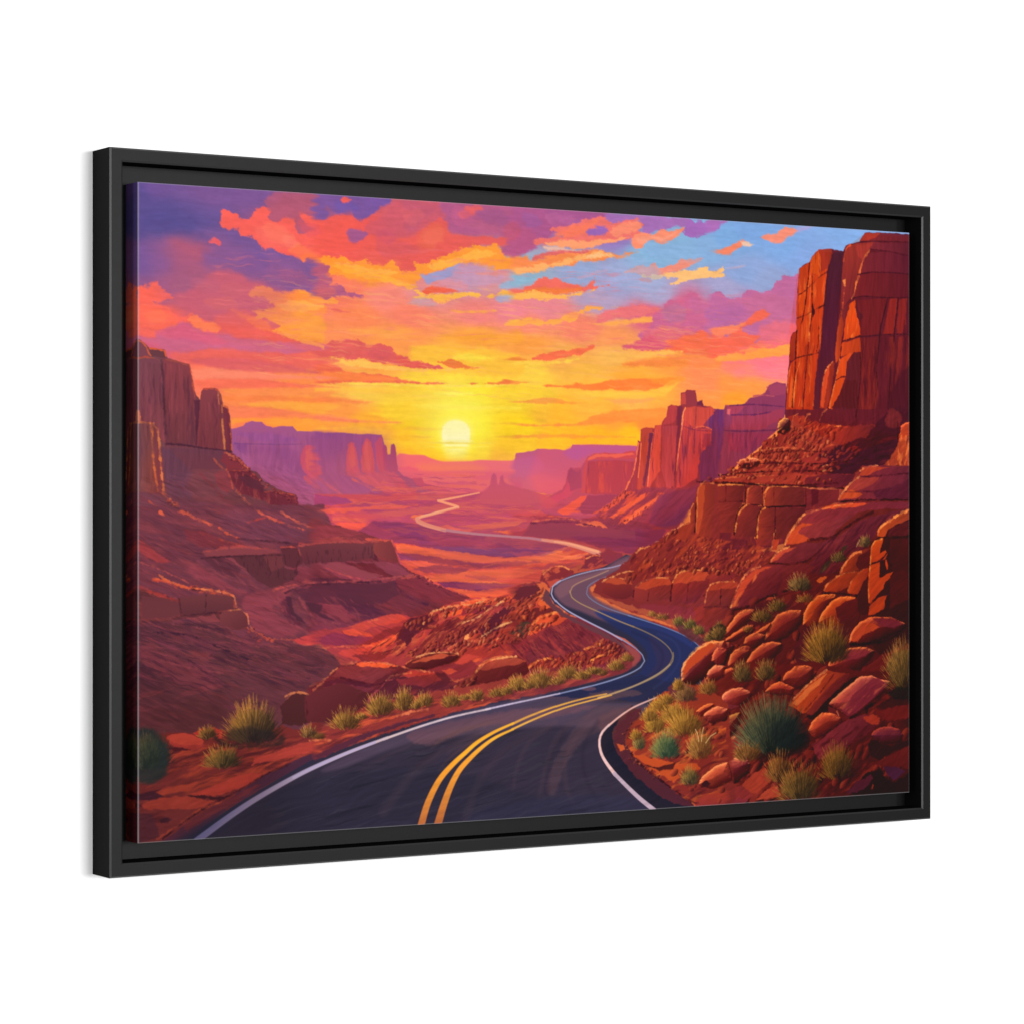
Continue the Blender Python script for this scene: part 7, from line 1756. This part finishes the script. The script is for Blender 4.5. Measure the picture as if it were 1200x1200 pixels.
P #f07c40 s1.5 r1.5 |2474,1661 2526,1616 2601,1570 2623,1562 2586,1600 2526,1645 2496,1668
L #ffa060 w2.6 s1 r1.2 |2459,1661 2511,1618 2571,1578 2623,1550
L #6c2020 w1.6 s1 r1.2 |2526,1687 2586,1635 2631,1589 2654,1566
C #b84840 #a04048 #7c3040 s1.1 r1.2 a20 kf8a070 l240 w3 |2631,1670 2646,1655 2707,1616 2768,1578 2821,1572 2852,1587 2906,1598 2891,1621 2829,1662 2768,1702 2722,1718 2676,1692
P #842c3c s2 r1.5 o.9 |2691,1693 2737,1641 2829,1583 2860,1590 2899,1604 2829,1656 2768,1696 2722,1715
H #d86850 s1.5 b-38 x24 y5 t.05 o.8 |2646,1667 2783,1582 2891,1603 2737,1713
P #6c2428 s1.3 r1.3 |2629,1673 2669,1692 2722,1718 2699,1729 2661,1710 2631,1691
L #f89868 w1.8 s1 r1.2 |2635,1667 2676,1638 2737,1599 2783,1576
L #e08058 w1.8 s1 r1.2 |2669,1695 2676,1710
L #260b12 w5 s2 r1.4 |2729,1724 2783,1702 2844,1662 2906,1622
P #3a1820 #4a1c20 s2 r2 |2844,1686 2906,1652 2969,1660 3006,1668 3006,1692 2906,1701
P #742424 s2.5 r2 |2829,1704 2906,1689 3006,1680 3006,1729 2906,1737 2860,1723
C #b84430 #8c302c s1.1 r1.3 a50 kf89050 l230 w3 |2541,1759 2556,1730 2601,1699 2638,1697 2684,1717 2691,1735 2631,1762 2571,1787
P #8a3038 #7c2c38 #5c2028 s1.5 r1.5 a30 |2556,1807 2631,1768 2707,1729 2783,1711 2829,1710 2868,1723 2860,1747 2783,1792 2722,1814 2646,1847 2586,1862
P #b03c2c s2.5 r2 |2783,1720 2829,1711 2866,1726 2852,1747 2814,1746
H #3c141c s2 b-30 x24 y5 t.1 o.6 |2556,1807 2707,1729 2829,1710 2860,1747 2722,1814 2586,1862
C #742c40 #642838 s1.2 r1.3 a60 kb04c40 l240 w2.5 |2821,1785 2844,1765 2891,1755 2945,1766 2965,1788 2953,1812 2891,1818 2844,1807
P #34141a s2 r1.5 |2806,1817 2821,1794 2860,1814 2906,1825 2953,1818 3006,1808 3006,1826 2922,1847 2860,1874 2821,1860
P #742626 #602022 s1.5 r1.5 |2837,1885 2906,1858 3006,1826 3006,1911 2938,1902 2875,1899
P #4c2440 s1.5 r1.5 |2875,1896 2922,1898 2977,1919 2945,1939 2922,1950 2891,1924
P #2c1218 #28101a s2.5 r2 |2798,1919 2860,1904 2891,1942 2922,1956 3006,1923 3006,2002 2722,1994 2752,1959
P #5c2434 #4c2030 s1.6 r1.5 |2714,1981 2752,1947 2821,1924 2829,1939 2798,1968 2752,1986
L #a03c28 w1.6 s1.5 r1.5 |2825,1975 2829,1963
C #2a1a1c s5 r2 o.8 |2261,1806 2334,1762 2526,1770 2541,1818 2466,1844 2334,1850
B #1c2826 #3c4a3c #98905c d800 m1 |2378,1734 2545,1860
C #1c262c s8 r2 o.5 |2392,1729 2466,1708 2541,1747 2526,1806 2422,1813 2378,1776
B #503020 #84502c #c08848 d120 |2275,1818 2356,1863
B #302420 #7c4a28 #d09048 d170 |2415,1878 2489,1946
B #242820 #5c4c28 #b08038 d260 |2503,1935 2616,2021
B #1e201c #4a3a1c #80601f d300 |2669,1871 2760,1954
B #242a20 #5a5834 #c09c50 d220 |2977,1545 3087,1655
P #1f2420 s4 r2 o.8 |2891,1640 2938,1617 3006,1625 3006,1668 2922,1659
B #302c1a #8a6424 #f8b838 d260 |2623,1452 2737,1545
B #262c26 #5a5438 #b89860 d120 |2257,1545 2308,1590
B #2a2a22 #5c5034 #b89058 d120 |2356,1542 2415,1589
T s4 n.15 x12 y2.4 b-34 h1.2 |1766,1169 2189,940 2481,702 3000,634 3000,2002 2225,2021 2117,1579 1975,1344
P #a03c28 #8c3028 #7a2c2c s1.5 r2 a70 |1940,1597 1972,1592 2010,1564 2117,1597 2196,1652 2225,1933 2225,2015 2067,1995 2010,1963 1940,1919 1870,1869 1828,1833 1801,1809 1773,1768 1787,1717 1842,1685 1870,1640
H #e06830 s1.5 b-20 x26 y6 t.0 o.85 |1787,1717 1940,1689 2189,1698 2189,2013 2053,1994 1870,1869 1773,1774
H #4c1a22 s1.5 b-20 x26 y6 t.1 o.8 |1787,1717 1940,1689 2189,1698 2189,2013 2053,1994 1870,1869 1773,1774
P #5c2830 #502632 s2 r2 a80 |1732,1715 1787,1671 1842,1651 1828,1679 1787,1717 1766,1768 1794,1809 1842,1851 1912,1894 1996,1956 2053,1988 2053,1994 1982,1984 1898,1945 1801,1872 1746,1807 1725,1760
P #c44e28 s1.5 r1.6 |1801,1809 1884,1818 1982,1846 2067,1850 2081,1868 2010,1893 1968,1909 1884,1859
P #d05c30 s1.5 r1.5 |1739,1769 1766,1773 1773,1791 1753,1795
P #52201f s1.5 r1.5 |1856,1846 1912,1854 1982,1840 1968,1863 1912,1869
P #a83c2c #8c3034 s1.5 r1.5 |2053,1982 2095,1956 2196,1949 2196,2007 2067,1997
L #30121c w2.6 s1.2 r1.5 |1794,1803 1828,1836 1891,1882 1968,1932 2039,1976 2071,1983
R #e88850 #74302c #34121c x2.4 y1.8 b0 d24 o.9 |1759,1727 1801,1695 1773,1774 1842,1839 1940,1907 1884,1893 1787,1820
W w9 |2153,1813 2153,2046
W w9 |2189,1785 2189,2048
C #8c2c2c #5c2028 s1.1 r1.3 a80 kf8a058 l230 w4 |2000,1570 2003,1529 2024,1495 2067,1462 2124,1440 2181,1435 2196,1477 2138,1510 2110,1550 2053,1580 2017,1576
P #c44828 s1.4 r1.5 |2024,1501 2067,1465 2124,1443 2153,1446 2124,1469 2074,1502 2032,1536 2010,1553 2014,1524
L #ffa860 w2.8 s1 r1.4 |2010,1518 2039,1481 2081,1453 2131,1437
C #8c2c2c s1.1 r1.2 kf08050 l220 w3 |2128,1504 2135,1475 2153,1458 2196,1465 2181,1511 2146,1516
C #b04438 #8c3030 s1.1 r1.2 kf8a070 l230 w3 |2106,1550 2117,1533 2146,1519 2181,1523 2174,1558 2124,1568
R #d86038 #a03c2c #3c161c x6 y4 b-20 d40 h.5 |1815,1741 1940,1677 2181,1657 2181,1989 2067,1983 1912,1871
C #9c342c s1.1 r1.3 kf08848 l230 w3 |2060,1673 2095,1651 2138,1650 2117,1672 2081,1688
C #b04434 #74282c s1.1 r1.3 a70 kf89868 l230 w3 |2095,1689 2110,1672 2153,1659 2196,1669 2189,1704 2124,1713
C #c05034 #8c3030 s1.1 r1.3 a50 kf8a068 l240 w3 |2074,1920 2088,1897 2138,1865 2196,1850 2210,1909 2138,1934 2088,1929
P #3c1a22 s1.4 r1.4 |2085,1923 2103,1909 2124,1922 2110,1933
P #6c3034 s2.5 r2 |1940,1597 1982,1569 2010,1576 2053,1594 2067,1635 1982,1633
B #3c2828 #6c4438 #b88050 d150 |2017,1608 2074,1650
B #5c3c1c #a86c28 #f0a838 d120 |1989,1578 2017,1605
B #54341f #9c5c2c #e09040 d120 |2113,1591 2160,1625
B #8c5420 #b87828 #f0b040 d130 |1912,1642 1968,1678
B #7c4c20 #b07828 #f0b040 d180 |1975,1673 2053,1722
B #6c4420 #a87428 #eca838 d220 |2017,1709 2110,1770
B #6c4820 #b88028 #f4b840 d170 |1891,1704 1943,1749
B #24382e #46563a #b8a050 d340 m1 |1936,1781 2007,1840
B #284038 #5c5c3c #d0b060 d110 |1828,1764 1859,1801
B #6c3c24 #a86c38 #f0b860 d200 |2081,1787 2151,1848
B #2c3830 #5c5c38 #d8a850 d140 |2035,1889 2082,1932
L #e8c080 w1 s1 |2085,1775 2088,1746 2094,1729
L #e8c080 w1 s1 |2074,1775 2067,1746 2060,1734
L #e8c080 w1 s1 |2103,1782 2124,1759 2146,1749
C #2c2628 s6 r2 o.7 |257,1688 339,1713 456,1712 492,1687 492,1719 374,1725 292,1716
B #221f22 #5a4434 #e09838 d460 |388,1646 496,1730
C #2a2428 s6 r2 o.6 |309,1669 374,1661 456,1675 456,1712 350,1713 304,1695
B #2a302c #4a4834 #d08840 d240 |283,1747 356,1793
B #26282a #3c403a #6c5440 d160 m1 |59,1721 128,1792
C #2c3436 s8 r2 o.9 |1,1662 62,1659 91,1702 102,1765 85,1805 1,1806
B #28302e #3c4438 #6a5c40 d260 m1 |28,1720 91,1790
B #443028 #7c5440 #d08c50 d50 |582,1680 618,1708
B #483028 #845838 #e09848 d50 |234,1666 272,1689
C #c0463a s1.4 r1.3 |102,1682 125,1672 165,1672 199,1683 221,1697 211,1707 165,1705 125,1698
L #e87850 w2.4 s1.4 r1.5 |588,1710 624,1709 661,1711
C #e8787c s120 o.10 |636,891 1071,847 1462,852 1732,941 1664,1111 1199,1219 758,1106
M #78726e s60 o.9 |2225,1349 3000,1120 3000,2002 2225,2021 2010,1749
T s4 n.1 x10 y2 b-20 h1.2 |1766,1654 2225,1641 2297,2025 2010,1980
T s4 n.12 x14 y2.4 b-26 h1.2 |758,1429 1330,1248 1664,1409 1835,1513 1462,1601 758,1725
T s4 n.12 x16 y2.6 b-14 h1.2 |0,1667 397,1710 758,1644 397,1868 108,1996 0,1989
T s3 n.09 x40 y2.4 b-16 h1.5 |222,1963 758,1752 1462,1601 1870,1485 1732,1709 1870,1944 2225,2064 1008,2050
M #746c6a s40 o1 |2225,1290 3000,1151 3000,1911 2370,1881
M #726e6a s90 o1 |-145,1457 397,1657 516,2060 -117,2072
B #5c3c1c #a86c28 #f0a838 d120 |1940,1625 1982,1650
B #6c4420 #a87428 #eca838 d120 |1870,1675 1912,1705
B #6c4420 #a87428 #eca838 d90 |1815,1741 1846,1765
M #8c8886 s14 o1 |222,2003 397,1868 758,1738 1330,1638 1664,1599 1870,1606 1715,1709 1698,1807 1870,1944 2117,2029 1330,2069
'''

# ---------------------------------------------------------------- canvas
TEST = None
def srgb_to_linear(a):
    return np.where(a <= 0.04045, a / 12.92, ((a + 0.055) / 1.055) ** 2.4)

def build_canvas():
    art = run_painting(PICTURE)
    H, W = art.shape[:2]
    lin = srgb_to_linear(art)
    u = np.linspace(0, 1, W)[None, :, None]; v = np.linspace(0, 1, H)[:, None, None]
    ink = lin_to_ink(lin, u, v)
    wrap = LEDGE - RECESS                    # how far the print runs on round the stretcher
    nw = int(wrap * PPI)
    fold = 0.05                              # radius of the fold, inches
    xs = np.linspace(-wrap, 30 + wrap, W + 2 * nw); ys = np.linspace(-wrap, 20 + wrap, H + 2 * nw)
    ix = np.clip(np.abs(np.arange(-nw, W + nw)), 0, None); ix = np.where(ix > W - 1, 2 * (W - 1) - ix, ix)
    iy = np.abs(np.arange(-nw, H + nw)); iy = np.where(iy > H - 1, 2 * (H - 1) - iy, iy)
    col = ink[iy][:, ix].copy()
    def bend(t, L):
        """arc length across the print -> position along the face and depth behind it, round a fold"""
        q = math.pi / 2 * fold
        k = fold * (2 - math.pi / 2) * 0.5
        a = np.where(t < L / 2, t, L - t)    # distance in from the nearer fold, negative on the side
        m = a + k
        ang = np.clip(1 - m / q, 0, 1) * math.pi / 2
        pos = np.where(m >= q, fold + (m - q), np.where(m >= 0, fold - fold * np.sin(ang), 0.0))
        dep = np.where(m >= q, 0.0, np.where(m >= 0, fold - fold * np.cos(ang), fold - m))
        pos = np.where(t < L / 2, pos, L - pos)
        return pos, dep, a
    px, dx, ax = bend(xs, 30.0); pz, dz, az = bend(ys, 20.0)
    X = np.broadcast_to(px[None, :], (len(ys), len(xs))); Z = np.broadcast_to(pz[:, None], X.shape)
    D = np.maximum(dx[None, :], dz[:, None])
    # highlight along the fold, painted into the ink as a pale line
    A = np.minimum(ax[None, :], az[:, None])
    fold_light = np.exp(-((A - 0.008) / 0.026) ** 2)[..., None] * FOLD_LIGHT
    fold_glint = np.array([0.62, 0.60, 0.62])  # pale tint of the painted fold highlight
    col = col * (1 - fold_light) + (0.45 * fold_glint + 0.9 * col).clip(0, 0.8) * fold_light
    ny, nx = X.shape
    co = np.stack([(X - 15.0) * IN, (D + RECESS - DEPTH) * IN, (10.0 - Z) * IN], -1).reshape(-1, 3).astype(np.float32)
    idx = np.arange(nx * ny).reshape(ny, nx)
    quads = np.stack([idx[:-1, :-1], idx[1:, :-1], idx[1:, 1:], idx[:-1, 1:]], -1)
    ex = (ax < -0.012); ez = (az < -0.012)
    drop = (ex[:-1] & ex[1:])[None, :] & (ez[:-1] & ez[1:])[:, None]      # the folded-in corners
    quads = quads[~drop].reshape(-1, 4)
    # a plain canvas sheet closes the back
    base = len(co)
    back = np.array([[-15, LEDGE - DEPTH, 10], [15, LEDGE - DEPTH, 10], [15, LEDGE - DEPTH, -10], [-15, LEDGE - DEPTH, -10]], np.float32) * IN
    co = np.concatenate([co, back])
    quads = np.concatenate([quads, np.array([[base, base + 1, base + 2, base + 3]])])
    me = bpy.data.meshes.new('canvas_print')
    nf = len(quads)
    me.vertices.add(len(co)); me.vertices.foreach_set('co', co.ravel())
    me.loops.add(nf * 4); me.loops.foreach_set('vertex_index', quads.ravel().astype(np.int32))
    me.polygons.add(nf); me.polygons.foreach_set('loop_start', np.arange(0, nf * 4, 4, dtype=np.int32))
    me.polygons.foreach_set('use_smooth', np.ones(nf, dtype=bool))
    me.update(calc_edges=True)
    at = me.color_attributes.new('ink', 'FLOAT_COLOR', 'POINT')
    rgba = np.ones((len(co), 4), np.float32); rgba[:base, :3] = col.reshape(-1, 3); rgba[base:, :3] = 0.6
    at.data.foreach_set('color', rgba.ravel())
    return link('canvas_print', me, canvas_mat, root)
FOLD_LIGHT = 0.85  # strength of the highlight painted on the fold
# lamp sheen and brightness, uneven from left to right, taken out of the ink colour
def lin_to_ink(lin, u, v):
    sheen = 0.0095 - 0.0017 * u
    return np.clip((lin - sheen) / (1.53 - 0.035 * u), 0.0012, 0.9)
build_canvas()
